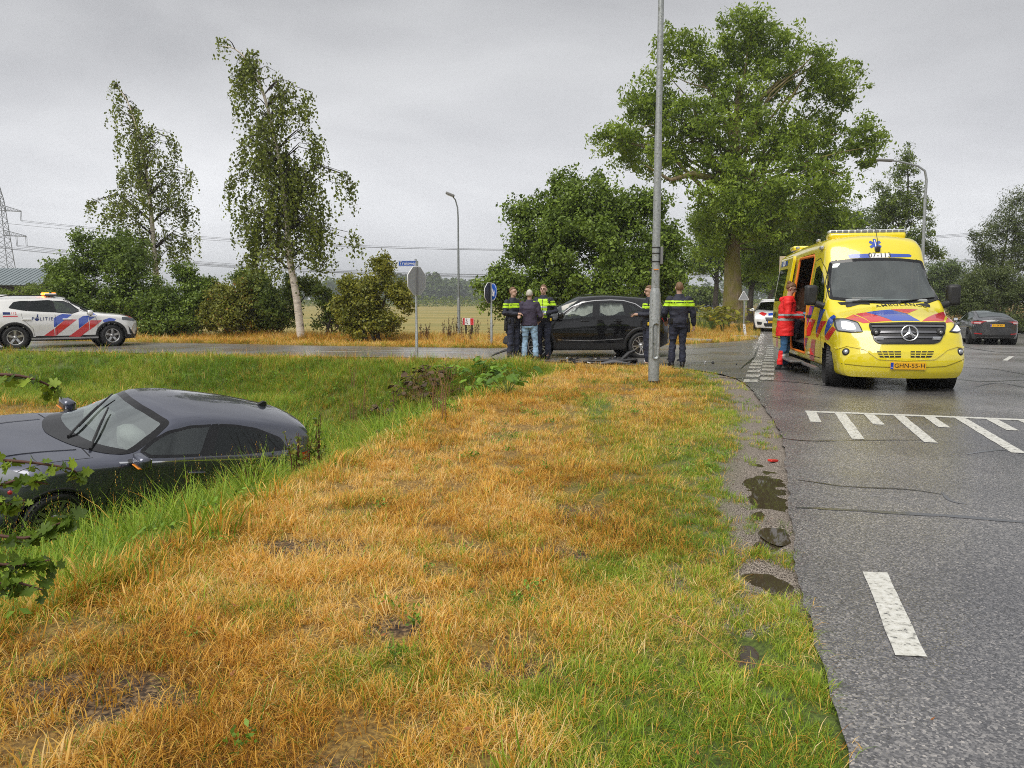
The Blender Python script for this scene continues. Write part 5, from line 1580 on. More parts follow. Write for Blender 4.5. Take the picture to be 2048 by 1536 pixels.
for sg in (1, -1):
    o = foc.mirror((.60, sg * .985, 1.02), (.13, .23, .15), NAVY, sg)
    k = MB(); k.box((.045, sg * .03, -.050), (.06, .15, .014), mat('mirror_indicator', (.75, .25, .02), .2), None, .005); k.build('indicator', o)
    k = MB(); 
    foc.panel('headlight', 'L' if sg > 0 else 'R', rounded([(1.62, .70), (2.0, .62), (2.06, .68), (1.78, .80), (1.60, .80)], .03), mat('clear_lamp', (.12, .13, .145), .40, .2, spec=.3), .006)
    foc.panel('tail_light', 'L' if sg > 0 else 'R', rounded([(-1.66, 1.06), (-2.05, 1.09), (-2.15, .80), (-1.78, .86)], .04), TAIL, .014)
foc.well(FOC['arches']); foc.arch_trim(FOC['arches'], .022, BLACK, .22, .006)
for xa in (1.30, -1.40):
    for sg in (1, -1): foc.wheel(xa, sg * .79, .31, .325, .215, .235, 15, ALLOY, sg, R(6) * (xa > 0))
# wipers parked upright over the windscreen
for (b, e) in ((c3(405, 572), c3(668, 338)), (c3(532, 645), c3(642, 418))):
    pb, pe = foc.px(*b), foc.px(*e); nb = foc.bvh.find_nearest(pe)[1]; nb = nb if nb.z > 0 else -nb
    k = MB(); lift = lambda t: pb + (pe - pb) * t + nb * (.02 + .045 * math.sin(min(1, t * 1.2) * math.pi / 2))
    k.tube([lift(t) for t in (0, .25, .5, .66)], [.017, .013, .010, .007], BLACK, 6)
    k.tube([lift(.22) - nb * .012, lift(.6) - nb * .012, lift(1.0) - nb * .012], [.012, .014, .009], BLACK, 6)
    k.build('wiper', foc.root)
k = MB(); k.prism([(0, 0), (-.17, 0), (-.15, .065), (-.10, .07)], -.018, .018, BLACK, Matrix.Translation((-1.38, 0, 1.455)) @ Matrix.Rotation(R(90), 4, 'X')); k.build('aerial_fin', foc.root)
foc.cabin(.72, (-.12, -.98), .36, .32, SEAT_D, None, .94)
k = MB(); k.box((.20, 0, 1.295), (.07, .24, .075), BLACK, (0, .3, 0), .02); k.box((.28, 0, 1.33), (.12, .14, .07), BLACK, (0, .5, 0), .02); k.build('rear_view_mirror', foc.root)
# spent airbags in the footwell and above the windows
k = MB(); k.box((.40, .36, 1.0), (.22, .44, .40), AIRBAG, (0, .3, 0), .10); k.box((.45, -.36, .98), (.26, .50, .42), AIRBAG, (.1, .2, 0), .12); k.build('airbag', foc.root)
k = MB(); k.box((-.70, 0, 1.385), (1.2, 1.08, .02), mat('headlining', (.42, .41, .38), .9)); k.build('headlining', foc.root)

# ------------------------------------------------------------------ black crossover with a crushed nose
BLACKP = paint('black_paint', (0.005, 0.005, 0.006), 0.0, 0.2, 0.015)
c2 = lambda u, v: (940 + u / 3.9385, 520 + v / 3.9385)
KUG = dict(x0=-2.28, x1=2.22, dx=0.026, arches=((1.36, .345, .405), (-1.35, .345, .405)),
    front=(1.4, 2.22, .36, 2.4, [(.2, -.05), (.5, 0), (.9, -.05), (1.1, -.1)]),
    rear=(-1.6, -2.28, .22, 2.4, [(.2, -.05), (.6, 0), (1.0, -.02), (1.5, -.06)]),
    curves=dict(
        zt=[(-2.28, .90), (-2.22, 1.10), (-2.10, 1.34), (-1.98, 1.50), (-1.85, 1.555), (-1.2, 1.64), (-.4, 1.68), (.1, 1.65), (.55, 1.46), (1.05, 1.13), (1.2, 1.09), (1.6, 1.03), (1.95, .95), (2.12, .85), (2.22, .70)],
        zr=[(-2.28, .86), (-2.22, 1.04), (-2.10, 1.26), (-1.98, 1.43), (-1.85, 1.49), (-1.2, 1.575), (-.4, 1.61), (.05, 1.575), (.5, 1.33), (.85, 1.09), (1.1, 1.045), (1.6, .98), (1.95, .88), (2.12, .78), (2.22, .62)],
        zs=[(-2.28, .80), (-2.1, 1.05), (-1.9, 1.13), (-1.2, 1.10), (-.3, 1.05), (.6, 1.02), (.9, 1.01), (1.3, .97), (1.7, .88), (2.0, .74), (2.22, .56)],
        zm=[(-2.28, .60), (-1.8, .75), (0, .70), (1.5, .72), (1.95, .6), (2.22, .45)],
        zb=[(-2.28, .38), (-1.9, .28), (0, .22), (1.7, .23), (2.22, .28)],
        wm=[(-2.28, .80), (-2.0, .89), (-1.35, .94), (0, .93), (1.36, .94), (1.85, .90), (2.22, .78)],
        ws=[(-2.28, .76), (-2.0, .83), (-1.3, .88), (0, .89), (.8, .89), (1.4, .88), (1.9, .82), (2.22, .72)],
        wr=[(-2.28, .68), (-2.0, .58), (-1.4, .60), (-.4, .63), (.1, .64), (.5, .70), (.85, .78), (1.3, .80), (1.8, .74), (2.22, .62)]))
def crumple(V):
    w = np.clip((V[:, 0] - 1.62) / .5, 0, 1)
    n = lambda a, b: (fnoise(V[:, 1] * 4 + a, V[:, 2] * 5 + b, 3) - .5)
    V = V.copy(); V[:, 0] -= w * (.18 + .45 * (n(3, 9) + .25)); V[:, 2] += w * .24 * n(20, 2); V[:, 1] += w * .20 * n(40, 31)
    return V
kug = Car('car', (1.936, 20.714, -.006), R(185.1), 'black crossover with crushed front and deployed airbags on the side road', 'car', KUG, 0, 0, None, 1.0, crumple)
kw = [kug.px2('L', [c2(*p) for p in q]) for q in (((722, 474), (738, 430), (800, 382), (885, 347), (978, 334), (968, 452), (840, 466)), ((1016, 334), (1120, 329), (1206, 334), (1228, 438), (1012, 448)), ((1240, 340), (1292, 358), (1348, 396), (1276, 408)))]
for sd in 'LR':
    kug.region('front_door#' + sd, kug.mask(sd, [(.92, .36), (1.0, .75), (.86, 1.02), (.05, 1.56), (-.13, 1.6), (-.16, 1.0), (-.14, .36)]) & (kug.c[:, 2] > .35))
    kug.region('rear_door#' + sd, kug.mask(sd, [(-.14, .36), (-.16, 1.0), (-.13, 1.6), (-.95, 1.57), (-1.15, 1.1), (-1.12, .9), (-.86, .62), (-.83, .36)]) & (kug.c[:, 2] > .35))
for sg, sd in ((1, 'L'), (-1, 'R')): kug.region('sill_cladding#' + sd, (kug.c[:, 2] < .40) & (sg * kug.c[:, 1] > .6) & (np.abs(kug.c[:, 0]) < 1.4))
kug.region('bumper', (kug.c[:, 0] > 1.80) & (kug.c[:, 2] < .70))
kug.region('bonnet', (kug.c[:, 0] > 1.06) & (kug.c[:, 2] > .8) & (np.abs(kug.c[:, 1]) < .77) & (kug.n[:, 2] > .45))
kg = {}
for sd in 'LR':
    for i, nm in enumerate(('front_door', 'rear_door', 'body')):
        kg[sd, i] = kug.window('door_window' if i < 2 else 'quarter_window', sd, kw[i], glass('clear_side_glass', (.80, .86, .84), .9, .04), .022, None, .004, .03)
for sd in 'LR':
    a, b, c = (np.array(q) for q in kw)
    kug.panel('door_pillar', sd, [a[4], a[5], b[4], b[0]], FRIT, .003, .05)
    kug.panel('door_pillar', sd, [b[2], b[3], c[3], c[0]], FRIT, .003, .05)
kug.window('windscreen', 'F', [(-.80, 1.10), (-.4, 1.075), (0, 1.07), (.4, 1.075), (.80, 1.10), (.62, 1.56), (.3, 1.60), (0, 1.61), (-.3, 1.60), (-.62, 1.56)], G_FRONT, .05)
kug.window('rear_window', 'B', [(-.62, 1.14), (.62, 1.14), (.52, 1.43), (-.52, 1.43)], G_DARK, .04)
P = kug.finish(dict(body=BLACKP, sill_cladding=BLACK, bumper=BLACK))
for sd in 'LR':
    kg[sd, 0].parent = P['front_door#' + sd]; kg[sd, 1].parent = P['rear_door#' + sd]
    kug.line('shut_line', sd, [(.92, .38), (1.0, .75), (.90, 1.0)], .008, SEAMK)
    kug.line('shut_line', sd, [(-.14, .38), (-.165, 1.05)], .008, SEAMK)
    kug.line('shut_line', sd, [(-.83, .38), (-.86, .62), (-1.12, .9), (-1.15, 1.1)], .008, SEAMK)
    kug.line('roof_trim', sd, kug.px2('L', [c2(*p) for p in ((705, 462), (726, 425), (800, 370), (885, 334), (980, 320), (1110, 315), (1210, 320), (1300, 345), (1372, 392))]) if sd == 'L' else [(-q[0] * 0 + q[0], q[1]) for q in kug.px2('L', [c2(*p) for p in ((705, 462), (726, 425), (800, 370), (885, 334), (980, 320), (1110, 315), (1210, 320), (1300, 345), (1372, 392))])], .022, ALLOY, .007)
    kug.line('door_crease', sd, [(.85, .50), (0, .47), (-.84, .52)], .016, CHROME, .006)
    for hx, dn in ((.14, 'front_door#'), (-.72, 'rear_door#')):
        p, n = kug.ray(sd, hx, .98); k = MB(); k.box((hx, p.y + n.y * .022, .98), (.23, .03, .035), BLACKP, None, .012); k.build('handle', P[dn + sd])
    # deployed curtain airbags hanging behind the side windows
    g = MB(); V = []; nx_, nz_ = 34, 9; sg = 1 if sd == 'L' else -1
    for j in range(nz_):
        for i in range(nx_):
            x = .70 - 1.75 * i / (nx_ - 1); t = j / (nz_ - 1)
            z = 1.50 - .06 * (x > .3) * (x - .3) * 6 - .40 * t * (.85 + .15 * math.sin(x * 9))
            yy = .66 + .17 * t + .035 * math.sin(x * 22 + t * 4) * (.3 + t) + .02 * math.sin(x * 51)
            V.append((x, sg * (yy - .085), min(z, 1.5)))
    g.add(V, [(j * nx_ + i, j * nx_ + i + 1, (j + 1) * nx_ + i + 1, (j + 1) * nx_ + i) for j in range(nz_ - 1) for i in range(nx_ - 1)], AIRBAG, True)
    g.build('curtain_airbag', kug.root)
for sg in (1, -1):
    o = kug.mirror((.80, sg * 1.04, 1.12), (.15, .22, .17), BLACKP, sg)
    kug.panel('tail_light', 'L' if sg > 0 else 'R', rounded([(-1.86, 1.06), (-2.2, 1.04), (-2.25, .90), (-1.95, .93)], .04), TAIL, .01)
kug.well(KUG['arches']); kug.arch_trim(KUG['arches'], .075, BLACK, .30)
for xa in (1.36, -1.35):
    for sg in (1, -1): kug.wheel(xa, sg * .82, .345, .348, .225, .245, 5, ALLOY, sg, R(-4) * (xa > 0), style='double')
k = MB(); k.prism([(0, 0), (-.2, 0), (-.2, .075), (-.13, .08)], -.02, .02, BLACKP, Matrix.Translation((-1.42, 0, 1.605)) @ Matrix.Rotation(R(90), 4, 'X')); k.build('aerial_fin', kug.root)
kug.cabin(.85, (.0, -.95), .38, .40, SEAT_D, None, 1.06)
kug.plate('B', (0, .86), 'K-482-TX')
# what hangs from the broken nose
r_ = np.random.default_rng(4)
k = MB()
for i in range(16):
    x, y, z = 1.78 + .28 * r_.random(), r_.uniform(-.6, .8), r_.uniform(.30, .82)
    k.box((x, y, z), (r_.uniform(.05, .2), r_.uniform(.1, .3), r_.uniform(.03, .14)), (BLACK, ALLOY_D, ALLOY_D)[i % 3], tuple(r_.uniform(-.8, .8, 3)), .01)
for i in range(8):
    a = Vector((1.7, r_.uniform(-.3, .85), r_.uniform(.4, .9))); k.tube([a, a + Vector(r_.uniform(-.1, .2, 3)), a + Vector((.3 * r_.random(), .2 * r_.random(), -.3 * r_.random()))], .012, BLACK, 5)
k.build('broken_front_end', kug.root)
k = MB(); pts = [(1.72, .84, .34), (1.95, .80, .27), (2.2, .72, .22), (2.45, .66, .12), (2.55, .62, .06)]
k.tube(pts, [.07, .08, .07, .05, .02], BLACK, 8, True, .45); k.build('torn_bumper', kug.root)
k = MB(); k.box((1.86, .62, .72), (.10, .34, .2), LAMPW, (.2, .3, .5), .04); k.build('headlight', kug.root)

# ------------------------------------------------------------------ white police estate with orange roof light
PWHITE = paint('police_white', (0.78, 0.78, 0.77), 0.0, 0.3, 0.08)
c7 = lambda u, v: (u / 6.8267, 580 + v / 6.8267)
X1 = dict(x0=-2.25, x1=2.25, dx=0.026, arches=((1.35, .345, .41), (-1.342, .345, .41)),
    front=(1.5, 2.25, .30, 2.6, [(.2, -.07), (.45, -.01), (.7, 0), (.95, -.05), (1.1, -.1)]),
    rear=(-1.6, -2.25, .22, 2.4, [(.2, -.05), (.6, 0), (1.0, -.02), (1.5, -.06)]),
    curves=dict(
        zt=[(-2.25, .98), (-2.18, 1.18), (-2.08, 1.40), (-1.98, 1.55), (-1.85, 1.585), (-1.2, 1.63), (-.4, 1.645), (.05, 1.61), (.5, 1.42), (1.02, 1.14), (1.2, 1.10), (1.7, 1.05), (2.0, .99), (2.15, .92), (2.25, .80)],
        zr=[(-2.25, .94), (-2.18, 1.10), (-2.08, 1.32), (-1.98, 1.48), (-1.85, 1.525), (-1.2, 1.57), (-.4, 1.58), (.0, 1.545), (.45, 1.32), (.82, 1.10), (1.1, 1.06), (1.7, 1.0), (2.0, .93), (2.15, .86), (2.25, .72)],
        zs=[(-2.25, .86), (-2.1, 1.0), (-1.9, 1.09), (-1.2, 1.08), (-.3, 1.05), (.6, 1.02), (.9, 1.01), (1.3, .99), (1.7, .93), (2.0, .84), (2.25, .64)],
        zm=[(-2.25, .60), (-1.8, .75), (0, .70), (1.5, .72), (1.95, .66), (2.25, .5)],
        zb=[(-2.25, .36), (-1.9, .27), (0, .22), (1.7, .22), (2.25, .24)],
        wm=[(-2.25, .80), (-2.0, .88), (-1.35, .92), (0, .91), (1.36, .92), (1.85, .90), (2.25, .82)],
        ws=[(-2.25, .76), (-2.0, .83), (-1.3, .87), (0, .88), (.8, .88), (1.4, .88), (1.9, .85), (2.25, .76)],
        wr=[(-2.25, .66), (-2.0, .58), (-1.4, .60), (-.4, .62), (.1, .63), (.5, .69), (.82, .77), (1.3, .80), (1.8, .78), (2.25, .68)]))
pol = Car('police_car', (-14.81, 25.32, .012), R(36.9), 'white police car with red and blue stripes and a flashing orange roof light', 'police car', X1)
_pw = [pol.px2('R', [c7(*p) for p in q]) for q in (((712, 145), (870, 150), (960, 190), (1090, 290), (985, 325), (760, 308)), ((420, 150), (650, 137), (690, 140), (742, 306), (372, 288)), ((115, 240), (180, 165), (270, 150), (395, 148), (335, 285), (130, 252)))]
for sd in 'LR':
    pol.region('front_door#' + sd, pol.mask(sd, [(.90, .36), (.96, .75), (.84, 1.02), (.02, 1.53), (-.22, 1.56), (-.24, 1.0), (-.2, .36)]) & (pol.c[:, 2] > .35))
    pol.region('rear_door#' + sd, pol.mask(sd, [(-.2, .36), (-.24, 1.0), (-.22, 1.56), (-.95, 1.56), (-1.15, 1.1), (-1.12, .9), (-.86, .62), (-.83, .36)]) & (pol.c[:, 2] > .35))
for sg, sd in ((1, 'L'), (-1, 'R')): pol.region('sill_cladding#' + sd, (pol.c[:, 2] < .37) & (sg * pol.c[:, 1] > .5))
pol.region('bonnet', (pol.c[:, 0] > 1.04) & (pol.c[:, 2] > .85) & (np.abs(pol.c[:, 1]) < .78) & (pol.n[:, 2] > .45))
pg = {}
for sd in 'LR':
    for i in range(3): pg[sd, i] = pol.window('door_window' if i < 2 else 'quarter_window', sd, _pw[i], (G_SIDE, G_DARK, G_DARK)[i], .022, None, .004, .03)
for sd in 'LR':
    a, b, c = (np.array(q) for q in _pw)
    pol.panel('door_pillar', sd, [b[2] + (.0, .0), a[0] , a[5], b[3]], FRIT, .003, .05)
    pol.panel('door_pillar', sd, [c[3], b[0], b[4], c[4]], FRIT, .003, .05)
pol.window('windscreen', 'F', [(-.80, 1.12), (-.4, 1.095), (0, 1.09), (.4, 1.095), (.80, 1.12), (.62, 1.53), (.3, 1.57), (0, 1.58), (-.3, 1.57), (-.62, 1.53)], G_FRONT, .05)
pol.window('rear_window', 'B', [(-.62, 1.14), (.62, 1.14), (.52, 1.45), (-.52, 1.45)], G_DARK, .04)
P = pol.finish(dict(body=PWHITE, sill_cladding=BLACK))
def livery(car, kind, polys, m, name, off=.0035):
    for q in polys: car.panel(name, kind, q, m, off, .08)
c_blue = [[c7(*p) for p in q] for q in (((733, 385), (800, 345), (850, 328), (985, 335), (745, 508), (737, 500)), ((1072, 395), (1130, 355), (1205, 350), (1205, 430), (1078, 525)), ((1205, 350), (1215, 316), (1280, 318), (1325, 350), (1215, 420)), ((1405, 410), (1495, 380), (1585, 395), (1545, 445), (1412, 440)))]
c_red = [[c7(*p) for p in q] for q in (((600, 624), (740, 527), (748, 630)), ((752, 522), (895, 398), (1050, 403), (760, 628), (756, 628)), ((940, 634), (1212, 430), (1215, 548), (1095, 640)), ((1222, 424), (1240, 412), (1395, 414), (1290, 500), (1222, 548)))]
for q in c_blue: livery(pol, 'R', [pol.px2('R', q)], LV_BLUE, 'blue_stripe')
for q in c_red: livery(pol, 'R', [pol.px2('R', q)], LV_RED, 'red_stripe')
for sd in 'LR':
    pg[sd, 0].parent = P['front_door#' + sd]; pg[sd, 1].parent = P['rear_door#' + sd]
    pol.line('shut_line', sd, [(.90, .38), (.96, .75), (.88, 1.0)], .008, SEAMK, .0045)
    pol.line('shut_line', sd, [(-.2, .38), (-.245, 1.05)], .008, SEAMK, .0045)
    pol.line('shut_line', sd, [(-.83, .38), (-.86, .62), (-1.12, .9), (-1.15, 1.1)], .008, SEAMK)
    pol.line('sill_strip', sd, [(.95, .30), (-.92, .30)], .05, ALLOY, .02)
    for hx, dn in ((.08, 'front_door#'), (-1.02, 'rear_door#')):
        p, n = pol.ray(sd, hx, .90); k = MB(); k.box((hx, p.y + n.y * .022, .90), (.25, .03, .045), PWHITE, None, .014); k.build('handle', P[dn + sd])
pol.word('police_lettering', 'R', 'P', pol.px2('R', [c7(452, 394)])[0], (1, .0), .145, LV_NAVY)
pol.word('police_lettering', 'R', 'LITIE', pol.px2('R', [c7(634, 396)])[0], (1, -.0), .145, LV_NAVY, 1.22)
ec = np.array(pol.px2('R', [c7(503, 385)])[0])
an = np.linspace(0, 2 * math.pi, 20, endpoint=False)                    # flame-and-book emblem that stands for the O
pol.panel('emblem', 'R', [ec + np.array((.060 * math.cos(a), -.03 + .055 * math.sin(a) * (1 if math.sin(a) < 0 else .6))) for a in an], LV_NAVY, .004, .05)
pol.panel('emblem', 'R', [ec + np.array(q) for q in ((-.03, .02), (.0, .05), (.02, .12), (.045, .13), (.035, .06), (.06, .02))], LV_NAVY, .004, .05)
lc = np.array(pol.px2('R', [c7(140, 337)])[0])
pol.panel('emergency_sticker', 'R', [lc + np.array(q) for q in ((-.19, -.07), (.19, -.07), (.19, -.035), (-.19, -.035))], LV_RED, .004, .06)
pol.word('emergency_lettering', 'R', '112', lc + np.array((.09, .035)), (1, 0), .10, LV_RED)
pol.panel('emergency_sticker', 'R', [lc + np.array(q) for q in ((-.19, .0), (0, .0), (0, .075), (-.19, .075))], LV_NAVY, .004, .06)
for sg in (1, -1):
    o = pol.mirror((.72, sg * 1.03, 1.10), (.17, .22, .16), PWHITE, sg)
    sd = 'L' if sg > 0 else 'R'
    pol.panel('headlight', sd, rounded([(1.66, .86), (2.10, .80), (2.16, .86), (1.90, .93), (1.68, .95)], .03), mat('clear_lamp', (.12, .13, .145), .40, .2, spec=.3), .008)
    pol.panel('tail_light', sd, rounded([(-1.92, 1.02), (-2.2, 1.0), (-2.24, .90), (-1.98, .90)], .04), TAIL, .01)
    pol.panel('air_intake', sd, rounded([(1.86, .66), (1.90, .40), (2.05, .36), (1.95, .5)], .02), BLACK, .006)
    pol.panel('kidney_grille', 'F', rounded([(sg * .03, .86), (sg * .30, .84), (sg * .28, .60), (sg * .04, .58)], .04), BLACK, .01)
    pol.ring('grille_frame', 'F', rounded([(sg * .03, .86), (sg * .30, .84), (sg * .28, .60), (sg * .04, .58)], .04), .018, CHROME, .014)
pol.panel('bonnet_stripe', 'T', [(2.1, -.1), (2.1, .35), (1.85, .42), (1.7, .0), (1.72, -.3), (1.95, -.38)], LV_BLUE, .004, .07)
pol.panel('bonnet_stripe', 'T', [(2.12, -.1), (1.95, -.38), (1.72, -.52), (1.95, -.62), (2.08, -.42)], LV_RED, .004, .07)
pol.panel('lower_grille', 'F', rounded([(-.60, .48), (.60, .48), (.52, .30), (-.52, .30)], .03), BLACK, .008)
pol.line('skid_strip', 'F', [(-.62, .27), (0, .25), (.62, .27)], .05, ALLOY, .015)
pol.plate('F', (0, .52), 'H-907-DP')
pol.well(X1['arches']); pol.arch_trim(X1['arches'], .07, BLACK, .28)
for xa in (1.35, -1.342):
    for sg in (1, -1): pol.wheel(xa, sg * .80, .345, .35, .225, .225, 5, ALLOY, sg, R(12) * (xa > 0), style='star')
for sg in (1, -1):
    k = MB(); k.tube([(.05, sg * .60, 1.60), (-.1, sg * .60, 1.645), (-1.5, sg * .59, 1.64), (-1.7, sg * .57, 1.59)], .018, BLACK, 6); k.build('roof_rail', pol.root)
k = MB(); k.box((-.30, 0, 1.69), (.34, 1.18, .07), mat('light_bar_shell', (.55, .56, .56), .3), None, .03); lb = k.build('light_bar', pol.root)
AMBER = mat('flashing_amber', (1.0, .20, .008), .3, emit=5)
k = MB(); k.box((-.42, -.34, 1.70), (.18, .46, .075), AMBER, None, .02); k.box((-.20, -.44, 1.70), (.1, .2, .07), AMBER, None, .02); k.build('flashing_lamp', lb)
k = MB(); k.box((-1.55, 0, 1.635), (.28, .22, .07), PWHITE, None, .03); k.build('aerial_housing', pol.root)
pol.cabin(.85, (.0, -.95), .38, .40, SEAT_D, None, 1.06)

# ------------------------------------------------------------------ dark saloon seen from behind, right
GREYP = paint('graphite_paint', (0.028, 0.030, 0.034), 0.4, 0.3, 0.15)
SAL = dict(x0=-2.33, x1=2.33, dx=0.035, arches=((1.45, .335, .385), (-1.42, .335, .385)),
    front=(1.4, 2.33, .45, 2.4, [(.2, -.05), (.4, 0), (.7, -.04)]),
    rear=(-1.7, -2.33, .24, 2.6, [(.2, -.10), (.5, -.02), (.8, 0), (1.02, 0.03)]),
    curves=dict(
        zt=[(-2.33, .95), (-2.27, 1.065), (-2.1, 1.10), (-1.9, 1.15), (-1.2, 1.345), (-.5, 1.435), (-.1, 1.44), (.3, 1.38), (.9, 1.12), (1.2, .99), (1.6, .88), (2.0, .74), (2.2, .62), (2.33, .48)],
        zr=[(-2.33, .90), (-2.27, 1.0), (-2.1, 1.04), (-1.9, 1.085), (-1.2, 1.28), (-.5, 1.37), (-.1, 1.375), (.3, 1.30), (.9, 1.02), (1.2, .93), (1.6, .83), (2.0, .69), (2.2, .57), (2.33, .44)],
        zs=[(-2.33, .86), (-2.1, .98), (-1.8, 1.0), (-1, .98), (0, .94), (.9, .91), (1.4, .84), (1.8, .72), (2.33, .40)],
        zm=[(-2.33, .62), (-1.6, .70), (0, .62), (1.5, .62), (2.0, .5), (2.33, .34)],
        zb=[(-2.33, .28), (-1.9, .20), (0, .15), (1.7, .16), (2.33, .2)],
        wm=[(-2.33, .78), (-2.0, .87), (-1.4, .92), (0, .91), (1.4, .92), (1.9, .88), (2.33, .74)],
        ws=[(-2.33, .74), (-2.0, .82), (-1.4, .87), (0, .87), (.9, .87), (1.5, .86), (2.33, .66)],
        wr=[(-2.33, .66), (-2.1, .66), (-1.8, .62), (-1.0, .56), (-.2, .58), (.4, .64), (.9, .74), (1.4, .78), (2.0, .70), (2.33, .56)]))
sal = Car('car', (21.125, 34.55, -.335), R(70.8), 'dark grey saloon seen from behind right of the ambulance', 'car', SAL)
for sd in 'LR':
    sal.window('side_window', sd, [(.80, .97), (.30, 1.27), (-.15, 1.35), (-.22, 1.0)], G_DARK, .02, None, .004, .03)
    sal.window('side_window', sd, [(-.27, 1.0), (-.20, 1.35), (-.7, 1.33), (-1.2, 1.22), (-1.45, 1.08), (-.9, 1.02)], G_DARK, .02, None, .004, .03)
    sal.region('rear_door#' + sd, sal.mask(sd, [(-.25, .30), (-.25, 1.36), (-1.1, 1.30), (-1.2, .8), (-.95, .30)]) & (sal.c[:, 2] > .28))
    sal.region('front_door#' + sd, sal.mask(sd, [(.85, .30), (.9, .7), (.25, 1.33), (-.25, 1.36), (-.25, .30)]) & (sal.c[:, 2] > .28))
sal.region('boot_lid', (sal.c[:, 0] < -1.85) & (sal.c[:, 2] > .70) & (np.abs(sal.c[:, 1]) < .56))
sal.region('bumper', (sal.c[:, 0] < -1.9) & (sal.c[:, 2] < .62))
GLR = glass('rear_glass', (0.10, 0.12, 0.125), 0.95, 0.22)
sal.window('rear_window', 'T', [(-1.82, -.60), (-1.86, 0), (-1.82, .60), (-.55, .50), (-.5, 0), (-.55, -.50)], GLR, .03, None, .004, .06)
P = sal.finish(dict(body=GREYP))
for sg in (1, -1):
    sd = 'L' if sg > 0 else 'R'
    sal.panel('tail_light', 'B', rounded([(sg * .36, .96), (sg * .60, .97), (sg * .84, .955), (sg * .86, .87), (sg * .62, .85), (sg * .52, .93)], .02), TAIL, .012)
    sal.panel('tail_light', sd, rounded([(-2.1, .95), (-1.72, .95), (-1.9, .87), (-2.1, .87)], .02), TAIL, .012)
    sal.panel('tail_lamp_glass', 'B', rounded([(sg * .56, .93), (sg * .80, .925), (sg * .80, .885), (sg * .60, .875)], .015), mat('tail_lamp_white', (.6, .5, .5), .1), .014)
    sal.panel('reflector', 'B', rounded([(sg * .52, .46), (sg * .78, .48), (sg * .78, .44), (sg * .52, .42)], .01), TAIL, .012)
    sal.mirror((.68, sg * 1.0, 1.0), (.14, .2, .14), GREYP, sg)
    sal.line('shut_line', sd, [(-.25, .32), (-.25, .95)], .008, SEAMK); sal.line('shut_line', sd, [(-.95, .32), (-1.2, .8), (-1.15, .98)], .008, SEAMK)
sal.line('shut_line', 'B', [(-.56, 1.02), (-.56, .86), (-.42, .72), (.42, .72), (.56, .86), (.56, 1.02)], .008, SEAMK)
sal.panel('diffuser', 'B', rounded([(-.78, .40), (.78, .40), (.62, .24), (-.62, .24)], .04), BLACK, .010)
sal.plate('B', (-.0, .80), 'S-129-RK')
ec = np.array((0, .985))
for q in (((-.055, .04), (.055, .04), (.05, .027), (.012, .027), (0, -.045), (-.012, .027), (-.05, .027)),):
    sal.panel('emblem', 'B', [ec + np.array(p) for p in q], CHROME, .008, .05)
sal.well(SAL['arches'])
for xa in (1.45, -1.42):
    for sg in (1, -1): sal.wheel(xa, sg * .80, .335, .335, .235, .24, 10, ALLOY_D, sg)
sal.cabin(.9, (.1, -.9), .36, .30, SEAT_D, None, .95)

# ------------------------------------------------------------------ white police hatchback coming up behind the ambulance
HAT = dict(FOC); HAT['curves'] = {k: [(x * .98, (v * 1.06 if k[0] == 'z' and k != 'zb' else v)) for x, v in q] for k, q in FOC['curves'].items()}
HAT = dict(HAT, x0=-2.14, x1=2.14, dx=.04)
hat = Car('police_car', (13.35, 39.6, gr1(13.3, 39.6)), R(-108), 'white police hatchback with lit headlamps coming up behind the ambulance', 'police car', HAT)
hat.window('windscreen', 'F', [(-.76, 1.06), (0, 1.04), (.76, 1.06), (.60, 1.45), (0, 1.49), (-.60, 1.45)], G_FRONT, .045)
for sd in 'LR':
    hat.window('side_window', sd, [(.68, 1.02), (.1, 1.40), (-.3, 1.43), (-.33, 1.05)], G_SIDE, .02); hat.window('side_window', sd, [(-.38, 1.05), (-.35, 1.43), (-1.0, 1.40), (-1.5, 1.15)], G_DARK, .02)
hat.region('bonnet', (hat.c[:, 0] > .95) & (hat.c[:, 2] > .78) & (np.abs(hat.c[:, 1]) < .72) & (hat.n[:, 2] > .5))
hat.finish(dict(body=PWHITE))
for sg in (1, -1):
    hat.panel('headlight', 'F', rounded([(sg * .42, .74), (sg * .76, .80), (sg * .80, .70), (sg * .50, .66)], .03), LIT, .012)
    hat.panel('fog_lamp_recess', 'F', rounded([(sg * .48, .48), (sg * .74, .52), (sg * .70, .36), (sg * .52, .36)], .02), BLACK, .008)
    hat.mirror((.60, sg * 1.0, 1.08), (.13, .23, .15), PWHITE, sg)
hat.panel('grille', 'F', rounded([(-.36, .72), (.36, .72), (.30, .54), (-.30, .54)], .04), BLACK, .008)
hat.panel('lower_grille', 'F', rounded([(-.42, .44), (.42, .44), (.36, .28), (-.36, .28)], .03), BLACK, .008)
hat.panel('bonnet_stripe', 'T', [(1.95, -.42), (1.6, -.66), (1.45, -.5), (1.8, -.25)], LV_RED, .004, .08)
hat.panel('bonnet_stripe', 'T', [(1.98, -.2), (1.75, -.22), (1.6, .2), (1.95, .25)], LV_BLUE, .004, .08)
hat.well(HAT['arches'])
for xa in (1.30, -1.40):
    for sg in (1, -1): hat.wheel(xa, sg * .79, .31, .325, .215, .22, 10, ALLOY, sg)
k = MB(); k.box((-.25, 0, 1.58), (.26, 1.05, .08), mat('light_bar_shell', (.55, .56, .56), .3), None, .03); k.build('light_bar', hat.root)
hat.plate('F', (0, .50), 'R-318-VJ')
hat.cabin(.72, (-.12, -.98), .36, .34, SEAT_D, None, .96)
